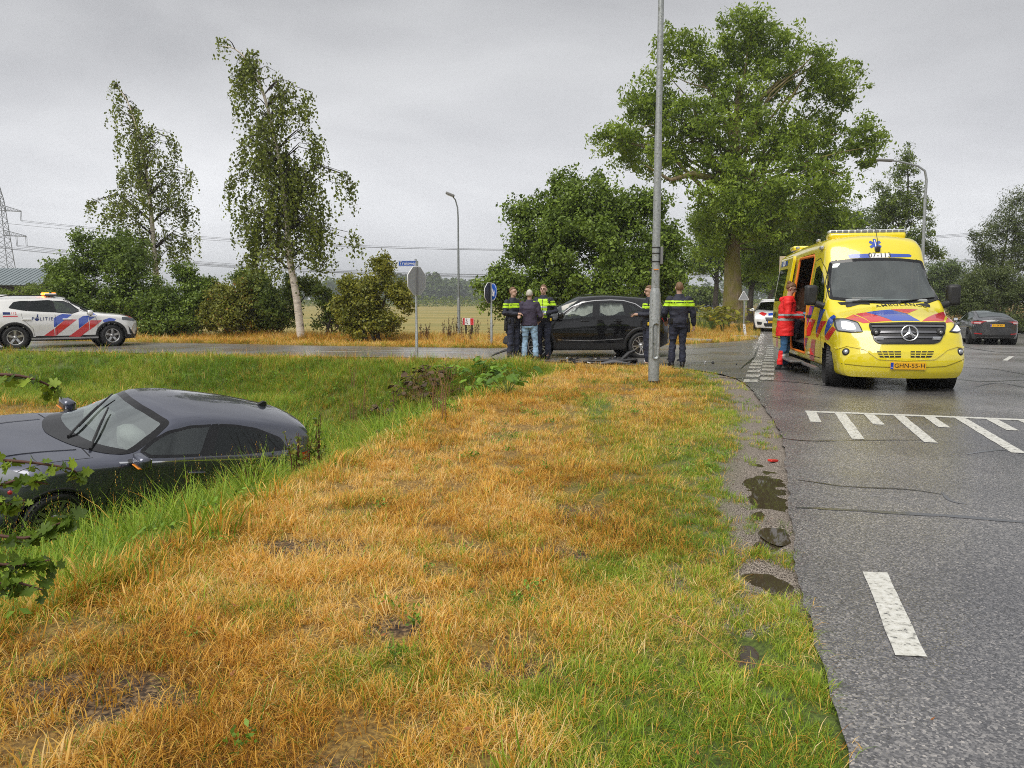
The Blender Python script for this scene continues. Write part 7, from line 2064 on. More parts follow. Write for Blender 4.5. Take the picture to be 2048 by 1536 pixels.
def person(loc, face, H, label, pose, jacket, trousers, hair_m, skin=SKIN, group=None, hem=.88, boots=BOOT, hair='short', gl=None, bulk=1.0):
    """Faces local -Y before being turned by face. pose: elbows, wrists, feet, head turn/nod, lean."""
    s = H / 1.8
    P = dict(eL=(.27, .02, 1.16), wL=(.28, -.06, .92), eR=(-.27, .02, 1.16), wR=(-.28, -.06, .92), kL=None, kR=None, aL=(.12, .0, .09), aR=(-.12, .0, .09), turn=0, nod=0, hip=(0, 0, .95), lean=(0, 0), toeL=.12, toeR=-.12)
    P.update(pose)
    V = lambda q: Vector(q) * s
    hip = V(P['hip']); lean = Vector((P['lean'][0], P['lean'][1], 0)) * s
    sh = lambda z, f=1.0: Vector((hip.x, hip.y, 0)) + lean * f * max(0, (z - hip.z / s)) / .5 + Vector((0, 0, z * s))
    dz = hip.z / s - .95
    top = lambda z: z + dz
    aL, aR = V(P['aL']), V(P['aR'])
    hL, hR = hip + V((.095, 0, -.02)), hip + V((-.095, 0, -.02))
    kn = lambda h, a, k: V(k) if k else (h + a) / 2 + V((0, -.035, .0))
    kL, kR = kn(hL, aL, P['kL']), kn(hR, aR, P['kR'])
    SL, SR = sh(top(1.435)) + V((.175 * bulk, .01, 0)), sh(top(1.435)) + V((-.175 * bulk, .01, 0))
    eL, eR, wL, wR = V(P['eL']), V(P['eR']), V(P['wL']), V(P['wR'])
    neck = sh(top(1.50)); hc = sh(top(1.685), 1.05) + V((0, -.015, 0))
    HM = Matrix.Translation(hc) @ Matrix.Rotation(P['turn'], 4, 'Z') @ Matrix.Rotation(P['nod'], 4, 'X')
    hv = lambda q: HM @ V(q)
    # --- the body: one continuous surface with head, hands and feet
    bm = bmesh.new()
    st = []
    for z, rx, ry in ((.90, .16, .11), (1.02, .145, .105), (1.15, .15, .105), (1.30, .175, .115), (1.40, .17, .10), (1.47, .11, .075)):
        c = sh(top(z)); st.append((top(z) * s, rx * s * bulk, ry * s * bulk, c.x, c.y))
    _loft(bm, st)
    _limb(bm, [neck - V((0, 0, .06)), neck, hc - V((0, 0, .03))], [.062 * s, .056 * s, .056 * s])
    for S_, e, w in ((SL, eL, wL), (SR, eR, wR)): _limb(bm, [S_, (S_ + e) / 2, e, (e + w) / 2, w], [.055 * s, .05 * s, .042 * s, .037 * s, .029 * s])
    for h, k, a in ((hL, kL, aL), (hR, kR, aR)): _limb(bm, [h, (h + k) / 2, k, (k + a) / 2, a], [.085 * s, .078 * s, .055 * s, .055 * s, .04 * s]); _limb(bm, [a, a + V((0, -.11, -.045))], [.04 * s, .034 * s])
    for c, r in (((0, .012, .02), (.075, .092, .098)), ((0, -.025, -.05), (.058, .066, .062)), ((0, -.05, -.085), (.032, .034, .026)), ((0, -.055, .035), (.055, .035, .035))):
        m = bmesh.new(); _sphere(m, (0, 0, 0), [q * s for q in r]); bmesh.ops.transform(m, matrix=Matrix.Translation(hv(c)) @ HM.to_3x3().to_4x4(), verts=m.verts)
        t = bpy.data.meshes.new('t'); m.to_mesh(t); m.free(); bm.from_mesh(t); bpy.data.meshes.remove(t)
    _limb(bm, [hv((0, -.085, .03)), hv((0, -.108, -.012))], [.010 * s, .016 * s], 8)
    for sg in (1, -1):
        _limb(bm, [hv((sg * .077, .012, .02)), hv((sg * .082, .02, -.01)), hv((sg * .075, .008, -.035))], [.014 * s, .016 * s, .011 * s], 8)
    for e, w, sg in ((eL, wL, 1), (eR, wR, -1)):             # hands: palm, four curled fingers, thumb off its side
        d = (w - e).normalized(); up = Vector((0, 0, 1)); sd = d.cross(up)
        sd = sd.normalized() if sd.length > .2 else Vector((0, -1, 0)); pl = sd.cross(d).normalized()
        curl = pl if abs(d.z) > .7 else -Vector((0, 0, 1)); acr = sd if abs(d.z) <= .7 else (Vector((0, -1, 0)) - d * d.dot(Vector((0, -1, 0)))).normalized()
        if abs(d.z) > .7: curl = Vector((-sg, 0, 0))
        w2 = w + d * .025 * s
        _limb(bm, [w2, w2 + d * .06 * s - acr * .012 * s], [.030 * s, .030 * s], 8); _limb(bm, [w2 + acr * .018 * s, w2 + d * .065 * s + acr * .022 * s], [.024 * s, .022 * s], 8)
        for i, (o_, l) in enumerate(((.030, .068), (.010, .078), (-.011, .073), (-.031, .056))):
            b0 = w2 + d * .070 * s + acr * o_ * s; b1 = b0 + (d * .8 + curl * .35).normalized() * l * .55 * s; b2 = b1 + (d * .35 + curl * .9).normalized() * l * .5 * s
            _limb(bm, [b0, b1, b2], [.0115 * s, .0105 * s, .009 * s], 6)
        t0 = w2 + acr * .034 * s + d * .012 * s; _limb(bm, [t0, t0 + (acr * .7 + d * .7).normalized() * .035 * s, t0 + (acr * .3 + d * 1 + curl * .3).normalized() * .066 * s], [.014 * s, .012 * s, .010 * s], 6)
    body = fuse('person', bm, skin, .0095, None, 2, .5)
    body.location = loc; body.rotation_euler = (0, 0, face)
    tag(body, label, 'person', group)
    # --- clothes
    bm = bmesh.new(); st = []
    for z, rx, ry in ((hem - .01, .195, .145), (hem + .1, .190, .145), (1.05, .178, .138), (1.18, .188, .138), (1.32, .205, .142), (1.42, .195, .12), (1.475, .13, .092), (1.515, .085, .082), (1.535, .078, .078)):
        c = sh(top(z)); st.append((top(z) * s, rx * s * bulk, ry * s * bulk, c.x, c.y))
    _loft(bm, st)
    for S_, e, w in ((SL, eL, wL), (SR, eR, wR)):
        e2 = e + (w - e) * .96
        _limb(bm, [S_, (S_ + e) / 2, e, (e + w) / 2, e2], [.079 * s * bulk, .073 * s * bulk, .064 * s * bulk, .058 * s, .048 * s])
    jk = fuse('jacket', bm, jacket, .0125, body, 3); wrinkle(jk, .030 * s, 9, 0, top(1.42) * s)
    bm = bmesh.new()
    st = [(top(z) * s, rx * s * bulk, ry * s * bulk, hip.x, hip.y) for z, rx, ry in ((.84, .168, .128), (.92, .172, .132), (1.03, .160, .122))]
    _loft(bm, st)
    for h, k, a in ((hL, kL, aL), (hR, kR, aR)):
        _limb(bm, [h + V((0, 0, -.02)), (h + k) / 2, k, (k + a) / 2, a + (k - a) * .12], [.108 * s, .092 * s, .074 * s, .074 * s, .070 * s])
    tr = fuse('trousers', bm, trousers, .0125, body, 3); wrinkle(tr, .034 * s, 11)
    for a, k, t in ((aL, kL, P['toeL']), (aR, kR, P['toeR'])):
        bm = bmesh.new(); f = Vector((math.sin(t), -math.cos(t), 0))
        _limb(bm, [a + (k - a) * (.36 if boots is BOOT else .12), a, a + V((0, 0, -.03))], [.060 * s, .055 * s, .055 * s])
        g0 = Vector((a.x, a.y, 0))
        _limb(bm, [g0 - f * .045 * s + V((0, 0, .045)), g0 + f * .09 * s + V((0, 0, .048)), g0 + f * .165 * s + V((0, 0, .042))], [.043 * s, .047 * s, .040 * s])
        b = fuse('boot', bm, boots, .010, body, 2)
        k_ = MB(); an = np.linspace(0, 2 * math.pi, 18, endpoint=False)
        c = g0 + f * .06 * s; sdv = Vector((-f.y, f.x, 0))
        pl = [(c + f * math.cos(q) * .155 * s + sdv * math.sin(q) * .052 * s) for q in an]
        k_.prism([(q.x, q.y) for q in pl], 0, .028 * s, BOOT); k_.build('sole', b)
    # --- face and hair
    for sg in (1, -1):
        k_ = MB(); k_.lathe([(0, .006 * s), (.009 * s, .004 * s), (.012 * s, 0)], EYE_M, 8, HM @ Matrix.Translation(V((sg * .030, -.086, .018))) @ Matrix.Rotation(R(90), 4, 'X')); k_.build('eye', body)
        k_ = MB(); k_.box((0, 0, 0), (.036 * s, .012 * s, .008 * s), hair_m, None, .003 * s, HM @ Matrix.Translation(V((sg * .031, -.090, .040)))); k_.build('eyebrow', body)
    k_ = MB(); k_.box((0, 0, 0), (.044 * s, .010 * s, .009 * s), mat('lips', (.33, .12, .10), .5), None, .003 * s, HM @ Matrix.Translation(V((0, -.088, -.048)))); k_.build('mouth', body)
    if hair:
        bm = bmesh.new(); bmesh.ops.create_uvsphere(bm, u_segments=28, v_segments=20, radius=1)
        dead = []
        for f_ in bm.faces:
            c = f_.calc_center_median()
            lim = (.62 if hair != 'bun' else .45) if c.y < -.35 else (.62 - (c.y + .35) * 1.35 if c.y < .35 else -.45)
            if c.z < lim + .05 * math.sin(c.x * 19): dead.append(f_)
        bmesh.ops.delete(bm, geom=dead, context='FACES')
        for v in bm.verts:
            j = 1 + .05 * (vnoise(np.array([v.co.x * 6 + 3]), np.array([v.co.z * 6 + v.co.y * 5]))[0] - .3)
            v.co = Vector((v.co.x * .083, v.co.y * .101 + .012, v.co.z * (.112 if hair == 'short' else .115) + .018)) * s * j
        bmesh.ops.transform(bm, matrix=HM, verts=bm.verts)
        me = bpy.data.meshes.new('hair'); bm.to_mesh(me); bm.free(); me.materials.append(hair_m); me.polygons.foreach_set('use_smooth', np.ones(len(me.polygons), bool)); me.validate()
        ho = link('hair', me, body); so = ho.modifiers.new('thick', 'SOLIDIFY'); so.thickness = .012 * s; so.offset = -1
        if hair == 'bun':
            bm = bmesh.new(); _sphere(bm, hv((0, .085, .095)), .048 * s); _sphere(bm, hv((0, .05, .07)), .05 * s); fuse('hair_bun', bm, hair_m, .009, body, 2)
    if gl:
        for w, e in ((wL, eL), (wR, eR)):
            d = (w - e).normalized(); bm = bmesh.new(); _limb(bm, [w, w + d * .06 * s, w + d * .13 * s - Vector((0, 0, .02))], [.038 * s, .042 * s, .028 * s]); fuse('glove', bm, gl, .01, body, 2)
    return dict(o=body, jacket=jk, trousers=tr, s=s, top=top, V=V, hip=hip, sh=sh, SL=SL, SR=SR)

def collar(p, m, parent=None):
    c = p['sh'](p['top'](1.52)); k = MB(); s = p['s']
    k.lathe([(.096 * s, -.03 * s), (.090 * s, .03 * s), (.078 * s, .035 * s), (.076 * s, -.02 * s)], m, 20, Matrix.Translation(c) @ Matrix.Diagonal((1, .92, 1, 1))); k.build('collar', p['o'])
def police_kit(p, back=True, vest=False):
    s, T = p['s'], p['top']
    z0, z1, z2, z3 = (T(q) * s for q in (1.300, 1.362, 1.376, 1.412))
    front = lambda c: vest and c.y < -.03 * s and abs(c.x) < .11 * s
    band(p['jacket'], 'hi_vis_band', HIVIS, lambda c: z0 < c.z < z1 and not front(c))
    band(p['jacket'], 'hi_vis_band', HIVIS, lambda c: z2 < c.z < z3 and not front(c))
    if vest:
        band(p['jacket'], 'hi_vis_vest', HIVIS, lambda c: T(1.0) * s < c.z < T(1.46) * s and front(c), .010)
        for a in (1.12, 1.24): band(p['jacket'], 'silver_band', SILVER, lambda c, a=a: T(a) * s < c.z < T(a + .045) * s and front(c), .014)
        band(p['jacket'], 'vest_zip', BOOT, lambda c: T(1.0) * s < c.z < T(1.46) * s and c.y < 0 and abs(c.x) < .012 * s, .016)
    collar(p, POLNAVY)
    h = p['hip']; k = MB(); zb = h.z + .045 * s
    k.lathe([(.178 * s, -.028 * s), (.188 * s, -.026 * s), (.188 * s, .026 * s), (.178 * s, .028 * s)], BOOT, 28, Matrix.Translation((h.x, h.y, zb)) @ Matrix.Diagonal((1, .78, 1, 1)))
    b = k.build('duty_belt', p['o'])
    for a, w, d in ((.2, .05, .10), (.7, .06, .12), (2.4, .06, .10), (3.0, .07, .13), (3.7, .06, .11), (4.4, .05, .10), (5.6, .06, .12), (6.1, .055, .10)):
        k = MB(); k.box((h.x + .205 * s * math.cos(a), h.y + .165 * s * math.sin(a), zb - .01), (w * s, .045 * s, d * s), BOOT, (0, 0, a + R(90)), .012); k.build('belt_pouch', b)
    k = MB(); k.box((h.x - .215 * s, h.y + .0, zb - .14 * s), (.06 * s, .09 * s, .24 * s), BOOT, (.06, 0, 0), .02); k.tube([(h.x - .215 * s, h.y, zb), (h.x - .2 * s, h.y, zb - .05)], .02, BOOT, 6); k.build('holster', b)
    k = MB(); k.box((h.x + .2 * s, h.y - .09 * s, zb - .03 * s), (.04, .05, .075), mat('taser_yellow', (.75, .50, .02), .4), None, .012); k.build('yellow_grip', b)
    k = MB(); q = p['SL'] + Vector((-.02, -.10, -.05)) * s; k.box(q, (.05, .03, .085), BOOT, None, .01); k.tube([q + Vector((0, 0, .04)), q + Vector((.005, 0, .12))], .006, BOOT, 5); k.build('radio', p['o'])

gz = lambda x, y: g1(x, y) if not inside(np.array([[x, y]]), ROAD_POLY)[0] else gr1(x, y)
pa = person((.02, 19.05, gz(.02, 19.05) + .01), R(38), 1.80, 'police officer with folded hands standing left of the grey haired man', dict(eL=(.27, .0, 1.17), wL=(.06, -.20, 1.12), eR=(-.27, -.02, 1.17), wR=(-.04, -.22, 1.16), turn=R(12), aL=(.11, .02, .09), aR=(-.13, -.03, .09)), POLNAVY, POLTROU, HAIR_S, SKIN, 'police officers at the crash')
police_kit(pa)
k = MB(); k.box((.19, -.02, 1.46), (.05, .10, .015), mat('rank_orange', (.8, .3, .02), .5)); k.build('shoulder_badge', pa['o'])
pb = person((.43, 19.05, gz(.43, 19.05) + .01), R(175), 1.73, 'grey haired man in plum jacket and faded jeans seen from behind', dict(eL=(.29, .02, 1.14), wL=(.24, -.18, 1.02), eR=(-.29, .02, 1.14), wR=(-.23, -.18, 1.02), aL=(.13, .0, .09), aR=(-.17, .03, .09), kR=(-.15, -.02, .5), turn=R(-8), toeR=-.35), PLUM, JEANS, HAIR_G, SKIN, None, .90, mat('brown_shoe', (.12, .05, .02), .45), 'short', None, 1.06)
collar(pb, PLUM)
pc = person((.80, 19.62, gz(.8, 19.62) + .005), R(-14), 1.87, 'young police officer facing the camera with open jacket over yellow vest', dict(eL=(.30, .02, 1.17), wL=(.08, -.22, 1.10), eR=(-.29, .02, 1.17), wR=(-.05, -.24, 1.08), turn=R(-4), aL=(.12, .0, .09), aR=(-.10, .0, .09)), POLNAVY, POLTROU, HAIR_S, SKIN, 'police officers at the crash', .92)
police_kit(pc, True, True)
k = MB(); k.box((0, 0, 0), (.09, .13, .014), mat('notebook', (.10, .12, .18), .5), (R(50), 0, 0)); tag(k.build('notebook', None, (.80 + .0, 19.36, gz(.8, 19.6) + 1.18)), 'small dark notebook held by the officer in the yellow vest', 'notebook')
pd = person((3.06, 17.22, gz(3.06, 17.22)), R(-78), 1.80, 'police officer looking at a phone half hidden behind the lamp post', dict(eL=(.27, -.02, 1.17), wL=(.10, -.28, 1.17), eR=(-.26, -.02, 1.17), wR=(-.06, -.30, 1.17), nod=R(10), aL=(.10, .0, .09), aR=(-.11, .04, .09)), POLNAVY, POLTROU, HAIR_S, SKIN, 'police officers at the crash')
police_kit(pd)
_p = Matrix.Rotation(R(-78), 4, 'Z') @ Vector((.02, -.42, 1.20))
k = MB(); k.box((0, 0, 0), (.075, .15, .010), mat('phone_black', (.01, .01, .012), .1), (R(25), 0, R(-78)), .003); tag(k.build('phone', None, (3.06 + _p.x, 17.22 + _p.y, gz(3.06, 17.22) + 1.21)), 'black phone in the hand of the officer by the lamp post', 'phone')
pe = person((3.67, 17.0, gz(3.67, 17.0)), R(176), 1.85, 'broad police officer standing with his back to the camera', dict(eR=(-.30, .02, 1.15), wR=(-.33, -.05, .90), eL=(.31, .0, 1.15), wL=(.26, -.16, 1.0), aL=(.13, .0, .09), aR=(-.10, .0, .09), turn=R(6)), POLNAVY, POLTROU, HAIR_S, SKIN, 'police officers at the crash', .93, BOOT, 'short', None, 1.10)
police_kit(pe)
pf = person((5.70, 16.10, gz(5.70, 16.10)), R(72), 1.80, 'paramedic in red jacket and blue trousers standing at the open ambulance door', dict(eL=(.26, -.06, 1.16), wL=(.12, -.34, 1.16), eR=(-.26, -.04, 1.16), wR=(-.10, -.33, 1.10), nod=R(24), lean=(0, -.05), aL=(.11, -.02, .09), aR=(-.11, .08, .09)), REDJ, BLUET, HAIR_B, SKIN, None, .72, BOOT, 'bun', GLOVE, 1.22)
s_ = pf['s']
for a, b in ((1.03, 1.075), (1.13, 1.17)): band(pf['jacket'], 'silver_band', SILVER, lambda c, a=a, b=b: a * s_ < c.z < b * s_, .007)
for a, b in ((.27, .34),): band(pf['trousers'], 'silver_band', SILVER, lambda c, a=a, b=b: a * s_ < c.z < b * s_, .007)
band(pf['trousers'], 'red_patch', REDJ, lambda c: .12 * s_ < c.z < .40 * s_ and c.y > .03, .008)
bm = bmesh.new(); _limb(bm, [pf['sh'](1.50) + Vector((-.09, .06, 0)), pf['sh'](1.48) + Vector((0, .13, -.02)), pf['sh'](1.50) + Vector((.09, .06, 0))], [.04, .06, .04]); fuse('hood', bm, REDJ, .012, pf['o'], 3)
V2, F2 = text_tris('AMBULANCE', .05)
o = link('back_lettering', mesh_np('back_lettering', [(-v[0], .172, v[1]) for v in V2], np.array(F2), WHITE), pf['o'], (0, 0, .93))
k = MB(); k.lathe([(0, .003), (.032, .003), (.034, 0)], WHITE, 14, Matrix.Translation((-.23, -.03, 1.40)) @ Matrix.Rotation(R(-90), 4, 'Y')); k.build('round_badge', pf['o'])
# someone seated inside the ambulance
_w = amb.M @ Vector((-1.88, -.69, .66))
pg_ = person((_w.x, _w.y, _w.z), R(-14), 1.75, 'dark haired person in brown jacket seated inside the open ambulance', dict(hip=(0, 0, .50), eL=(.25, -.05, .74), wL=(.14, -.28, .70), eR=(-.25, -.05, .74), wR=(-.14, -.28, .70), kL=(.12, -.42, .50), kR=(-.12, -.42, .50), aL=(.12, -.42, .09), aR=(-.12, -.42, .09), nod=R(8), turn=R(-10)), BROWNJ, POLTROU, mat('black_hair', (.01, .009, .008), .5), SKIN_D, None, .90)
collar(pg_, BROWNJ)
# ------------------------------------------------------------------ lamp posts, signs, wires, far buildings
def galv(name, base, lich):
    m, t, b = nodes(name)
    tc = t.nodes.new('ShaderNodeTexCoord')
    v = t.nodes.new('ShaderNodeTexVoronoi'); v.inputs['Scale'].default_value = 38; t.links.new(tc.outputs['Object'], v.inputs['Vector'])
    r = t.nodes.new('ShaderNodeValToRGB'); e = r.color_ramp.elements
    e[0].color = (*[c * .78 for c in base], 1); e[1].color = (*[c * 1.2 for c in base], 1)
    t.links.new(v.outputs['Color'], r.inputs['Fac'])
    n = t.nodes.new('ShaderNodeTexNoise'); n.inputs['Scale'].default_value = 22; n.inputs['Detail'].default_value = 6; n.inputs['Roughness'].default_value = .7
    t.links.new(tc.outputs['Object'], n.inputs['Vector'])
    r2 = t.nodes.new('ShaderNodeValToRGB'); r2.color_ramp.elements[0].position = .56; r2.color_ramp.elements[1].position = .66
    t.links.new(n.outputs['Fac'], r2.inputs['Fac'])
    x = t.nodes.new('ShaderNodeMixRGB'); x.inputs[2].default_value = (*lich, 1); t.links.new(r2.outputs[0], x.inputs[0]); t.links.new(r.outputs[0], x.inputs[1])
    t.links.new(x.outputs[0], b.inputs['Base Color']); b.inputs['Metallic'].default_value = .45; b.inputs['Roughness'].default_value = .48
    bp = t.nodes.new('ShaderNodeBump'); bp.inputs['Strength'].default_value = .25; bp.inputs['Distance'].default_value = .01
    t.links.new(n.outputs['Fac'], bp.inputs['Height']); t.links.new(bp.outputs[0], b.inputs['Normal'])
    return m
GALV = galv('galvanised_steel', (.36, .38, .38), (.15, .16, .12))
GALV2 = galv('dull_steel', (.26, .28, .28), (.10, .10, .09))
SIGNBACK = mat('sign_back_grey', (.36, .37, .38), .5, .3, noise=.1)
SIGNBLUE = mat('sign_blue', (.012, .085, .42), .35)

# nearest post
b = Vector((2.49, 13.463, g1(2.49, 13.463)))
rt = empty('lamp_post', b, 0, 'tall galvanised lamp post standing in the dry verge nearest the camera', 'lamp post', 'street lamps')
k = MB(); k.tube([(0, 0, -.1), (0, 0, .10), (0, 0, 1.55), (0, 0, 1.66)], [.098, .096, .094, .072], GALV, 24); k.build('base_section', rt)
k = MB(); k.tube([(0, 0, 1.60), (0, 0, 4.25)], [.070, .062], GALV, 20); k.tube([(0, 0, 4.22), (0, 0, 8.2)], [.056, .044], GALV, 18); k.tube([(0, 0, 8.2), (-.15, 0, 8.6), (-.6, 0, 8.85), (-1.2, 0, 8.9)], [.044, .04, .035, .032], GALV, 12); k.build('mast', rt)
k = MB(); k.box((-1.45, 0, 8.9), (.6, .26, .11), GALV2, None, .04); k.build('lamp_head', rt)
k = MB(); k.box((-.0, -.096, .75), (.11, .012, .62), GALV, None, .05); k.build('hatch', rt)
k = MB(); k.box((.088, -.03, 2.22), (.045, .10, .30), mat('box_grey', (.20, .20, .20), .5), None, .01); k.build('junction_box', rt)
for z in (2.36, 2.26, 2.12): 
    k = MB(); k.lathe([(.074, -.008), (.078, -.008), (.078, .008), (.074, .008)], BLACK, 20, Matrix.Translation((0, 0, z))); k.build('clamp_band', rt)
k = MB(); k.tube([(.03, -.07, 1.98), (.0, -.074, 1.98), (-.045, -.06, 1.98)], .022, mat('orange_tag', (.80, .28, .04), .5), 8, True, .4); k.build('orange_tag', rt)
k = MB(); k.tube([(0, 0, -.05), (0, 0, .05)], [.106, .103], mat('black_sleeve', (.015, .015, .015), .5), 20); k.build('foot_sleeve', rt)

# lamp beyond the side road
b = Vector((at(918, 677, 30.77).x, 30.77, g1(-2.12, 30.77)))
rt = empty('lamp_post', b, 0, 'slim lamp post with flat head beyond the side road', 'lamp post', 'street lamps')
hh = at(912, 405, 30.77).z - b.z
k = MB(); k.tube([(0, 0, -.2), (0, 0, 1.65), (0, 0, 1.75)], [.065, .062, .045], GALV, 14); k.build('base_section', rt)
k = MB(); k.tube([(0, 0, 1.7), (0, 0, 3.6), (0, 0, 3.65), (0, 0, hh - .6), (-.02, 0, hh - .2), (-.10, 0, hh + .1), (-.2, -.05, hh + .22)], [.044, .042, .034, .03, .028, .026, .024], GALV2, 12); k.build('mast', rt)
k = MB(); k.box((-.30, -.1, hh + .30), (.36, .16, .10), mat('lamp_housing', (.20, .20, .19), .5), (0, .38, 0), .035); k.box((-.31, -.1, hh + .245), (.28, .12, .02), mat('lamp_glass', (.5, .5, .48), .2), (0, .38, 0)); k.build('lamp_head', rt)
# lamp behind the ambulance
b = Vector((at(1847, 650, 31).x, 31, gr1(16.5, 31)))
b.x = at(1849, 560, 31).x
rt = empty('lamp_post', b, 0, 'curved arm lamp post rising behind the ambulance', 'lamp post', 'street lamps')
q = lambda x, y: tuple(at(x, y, 31) - b)
k = MB(); k.tube([(0, 0, -.2), q(1846, 500), q(1850, 400), q(1853, 360), q(1850, 342), q(1836, 332), q(1800, 323), q(1782, 321)], [.07, .06, .054, .048, .044, .04, .036, .032], GALV, 14); k.build('mast', rt)
k = MB(); k.box(Vector(q(1770, 320.5)), (.62, .2, .09), mat('lamp_housing', (.20, .20, .19), .5), (0, .05, 0), .03); k.build('lamp_head', rt)

# street name post with the back of an octagonal sign
b = Vector((-2.361, 19.072, g1(-2.361, 19.072)))
rt = empty('sign_post', b, 0, 'grey post with octagonal sign seen from behind and blue street name plate', 'road sign')
q = lambda x, y: at(x, y, 19.072) - b
k = MB(); k.tube([(0, 0, -.1), (0, 0, .72), (0, 0, .74), (0, 0, 2.50)], [.036, .036, .028, .028], GALV, 14); k.build('pole', rt)
c = q(833, 562); sgm = MB()
oc = [(.365 * math.cos(R(22.5 + 45 * i)), .365 * math.sin(R(22.5 + 45 * i))) for i in range(8)]
M = Matrix.Translation((c.x + .01, -.055, c.z)) @ Matrix.Rotation(R(58), 4, 'Z') @ Matrix.Rotation(R(90), 4, 'X')
sgm.prism(oc, -.012, .012, SIGNBACK, M); so = sgm.build('octagonal_sign', rt)
k = MB(); k.tube([M @ Vector((x, y, 0)) for x, y in oc + oc[:1]], .014, mat('sign_rim', (.75, .75, .74), .4), 6, False); k.build('sign_rim', so)
k = MB(); k.prism([(-.028, -.34), (.028, -.34), (.028, .34), (-.028, .34)], .012, .03, mat('sign_rail', (.22, .22, .23), .5), M); k.prism([(-.028, -.34), (.028, -.34), (.028, .34), (-.028, .34)], -.03, -.012, mat('sign_rail', (.22, .22, .23), .5), M); k.build('mounting_rail', so)
k = MB(); k.prism([(.10, -.09), (.14, -.07), (.14, -.03), (.10, -.02), (.13, .0), (.10, .02), (.08, .0)], -.016, -.0125, mat('pink_sticker', (.75, .03, .30), .4), M); k.build('sticker', so)
c = q(816, 527); k = MB(); k.box((c.x, -.02, c.z), (.46, .022, .135), SIGNBLUE, None, .004); np_ = k.build('street_name_plate', rt)
k = MB()
for a, d in (((c.x, -.0325, c.z + .060), (.45, .002, .007)), ((c.x, -.0325, c.z - .060), (.45, .002, .007)), ((c.x - .222, -.0325, c.z), (.007, .002, .127)), ((c.x + .222, -.0325, c.z), (.007, .002, .127))): k.box(a, d, WHITE)
k.build('plate_border', np_)
text_obj('plate_lettering', 'Truisweg', .105, WHITE, np_, (c.x - .0, -.0345, c.z + .003), (R(90), 0, 0), 1.05)
k = MB(); k.box((q(834, 527).x, -.015, c.z), (.06, .05, .13), GALV2, None, .008); k.build('plate_clamp', rt)

# blue arrow sign beyond the side road, beside another octagon
bx = at(983, 680, 26.0); b = Vector((bx.x, 26.0, g1(bx.x, 26.0)))
rt = empty('sign_post', b, 0, 'post with round blue arrow sign and dark sign back near the crashed car', 'road sign')
q = lambda x, y: at(x, y, 26.0) - b
k = MB(); k.tube([(0, 0, -.1), (0, 0, .85), (0, 0, .87), (0, 0, q(983, 566).z)], [.04, .04, .03, .03], GALV, 12); k.build('pole', rt)
c = q(986.5, 584); M = Matrix.Translation((c.x, -.07, c.z)) @ Matrix.Rotation(R(-64), 4, 'Z') @ Matrix.Rotation(R(90), 4, 'X')
k = MB(); k.lathe([(0, .012), (.27, .012), (.285, 0), (.285, -.012), (0, -.012)], SIGNBLUE, 30, M); s1 = k.build('round_sign', rt)
k = MB(); k.lathe([(.265, .0135), (.285, .0135)], WHITE, 30, M); k.build('sign_border', s1)
k = MB(); k.prism([(-.035, .19), (.035, .19), (.035, -.05), (.12, .03), (.12, -.06), (0, -.19), (-.12, -.06), (-.12, .03), (-.035, -.05)], .0125, .0145, WHITE, M @ Matrix.Rotation(R(35), 4, 'Z')); k.build('arrow', s1)
M = Matrix.Translation((q(979, 586).x, .0, q(979, 586).z)) @ Matrix.Rotation(R(62), 4, 'Z') @ Matrix.Rotation(R(90), 4, 'X')
k = MB(); k.prism([(.36 * math.cos(R(22.5 + 45 * i)), .36 * math.sin(R(22.5 + 45 * i))) for i in range(8)], -.012, .012, mat('dark_sign_back', (.05, .05, .055), .5), M); s2 = k.build('octagonal_sign', rt)
k = MB(); k.tube([M @ Vector((.36 * math.cos(R(22.5 + 45 * i)), .36 * math.sin(R(22.5 + 45 * i)), 0)) for i in list(range(8)) + [0]], .012, mat('sign_rim', (.75, .75, .74), .4), 6, False); k.build('sign_rim', s2)

# red and white marker board on two black posts
b = at(938, 675, 29.0); b = Vector((b.x, 29.0, g1(b.x, 29.0)))
rt = empty('marker_board', b, R(-42), 'low red and white marker board on two black posts at the field edge', 'road sign')
for x in (-.16, .16):
    k = MB(); k.tube([(x, 0, -.1), (x, 0, .88)], .032, BLACK, 10); k.build('post', rt)
k = MB(); k.box((0, -.045, .74), (.62, .02, .26), WHITE, None, .004); bo = k.build('board', rt)
for x, w in ((-.22, .11), (.22, .17)):
    k = MB(); k.box((x, -.058, .74), (w, .006, .25), LV_RED); k.build('red_field', bo)

# triangle sign seen from behind, and the white marker post at the ash
b = at(1487, 660, 35.0); b = Vector((b.x, 35.0, g1(b.x, 35.0)))
rt = empty('sign_post', b, 0, 'thin post with triangular sign seen from behind in front of the ash', 'road sign')
q = lambda x, y: at(x, y, 35.0) - b
k = MB(); k.tube([(0, 0, -.1), (0, 0, q(1487, 584).z)], .03, GALV, 10); k.build('pole', rt)
k = MB(); tri = [(q(1476.5, 600).x, q(1476.5, 600).z), (q(1497.5, 600).x, q(1497.5, 600).z), (q(1487, 581.5).x, q(1487, 581.5).z)]
k.prism([tuple(v) for v in rounded(tri, .04)], .03, .05, SIGNBACK, Matrix.Rotation(R(90), 4, 'X')); tb = k.build('triangular_sign', rt)
k = MB(); rr_ = rounded(tri, .04); k.tube([(v[0], -.04, v[1]) for v in list(rr_) + [rr_[0]]], .014, WHITE, 6, False); k.build('sign_rim', tb)
b = at(1489.5, 664, 33.0); b = Vector((b.x, 33.0, g1(b.x, 33.0)))
rt = empty('marker_post', b, 0, 'small leaning white marker post at the corner of the verge', 'marker post')
k = MB(); k.box((0, 0, .24), (.10, .035, .52), WHITE, (0, -.17, 0), .008); k.build('post', rt)
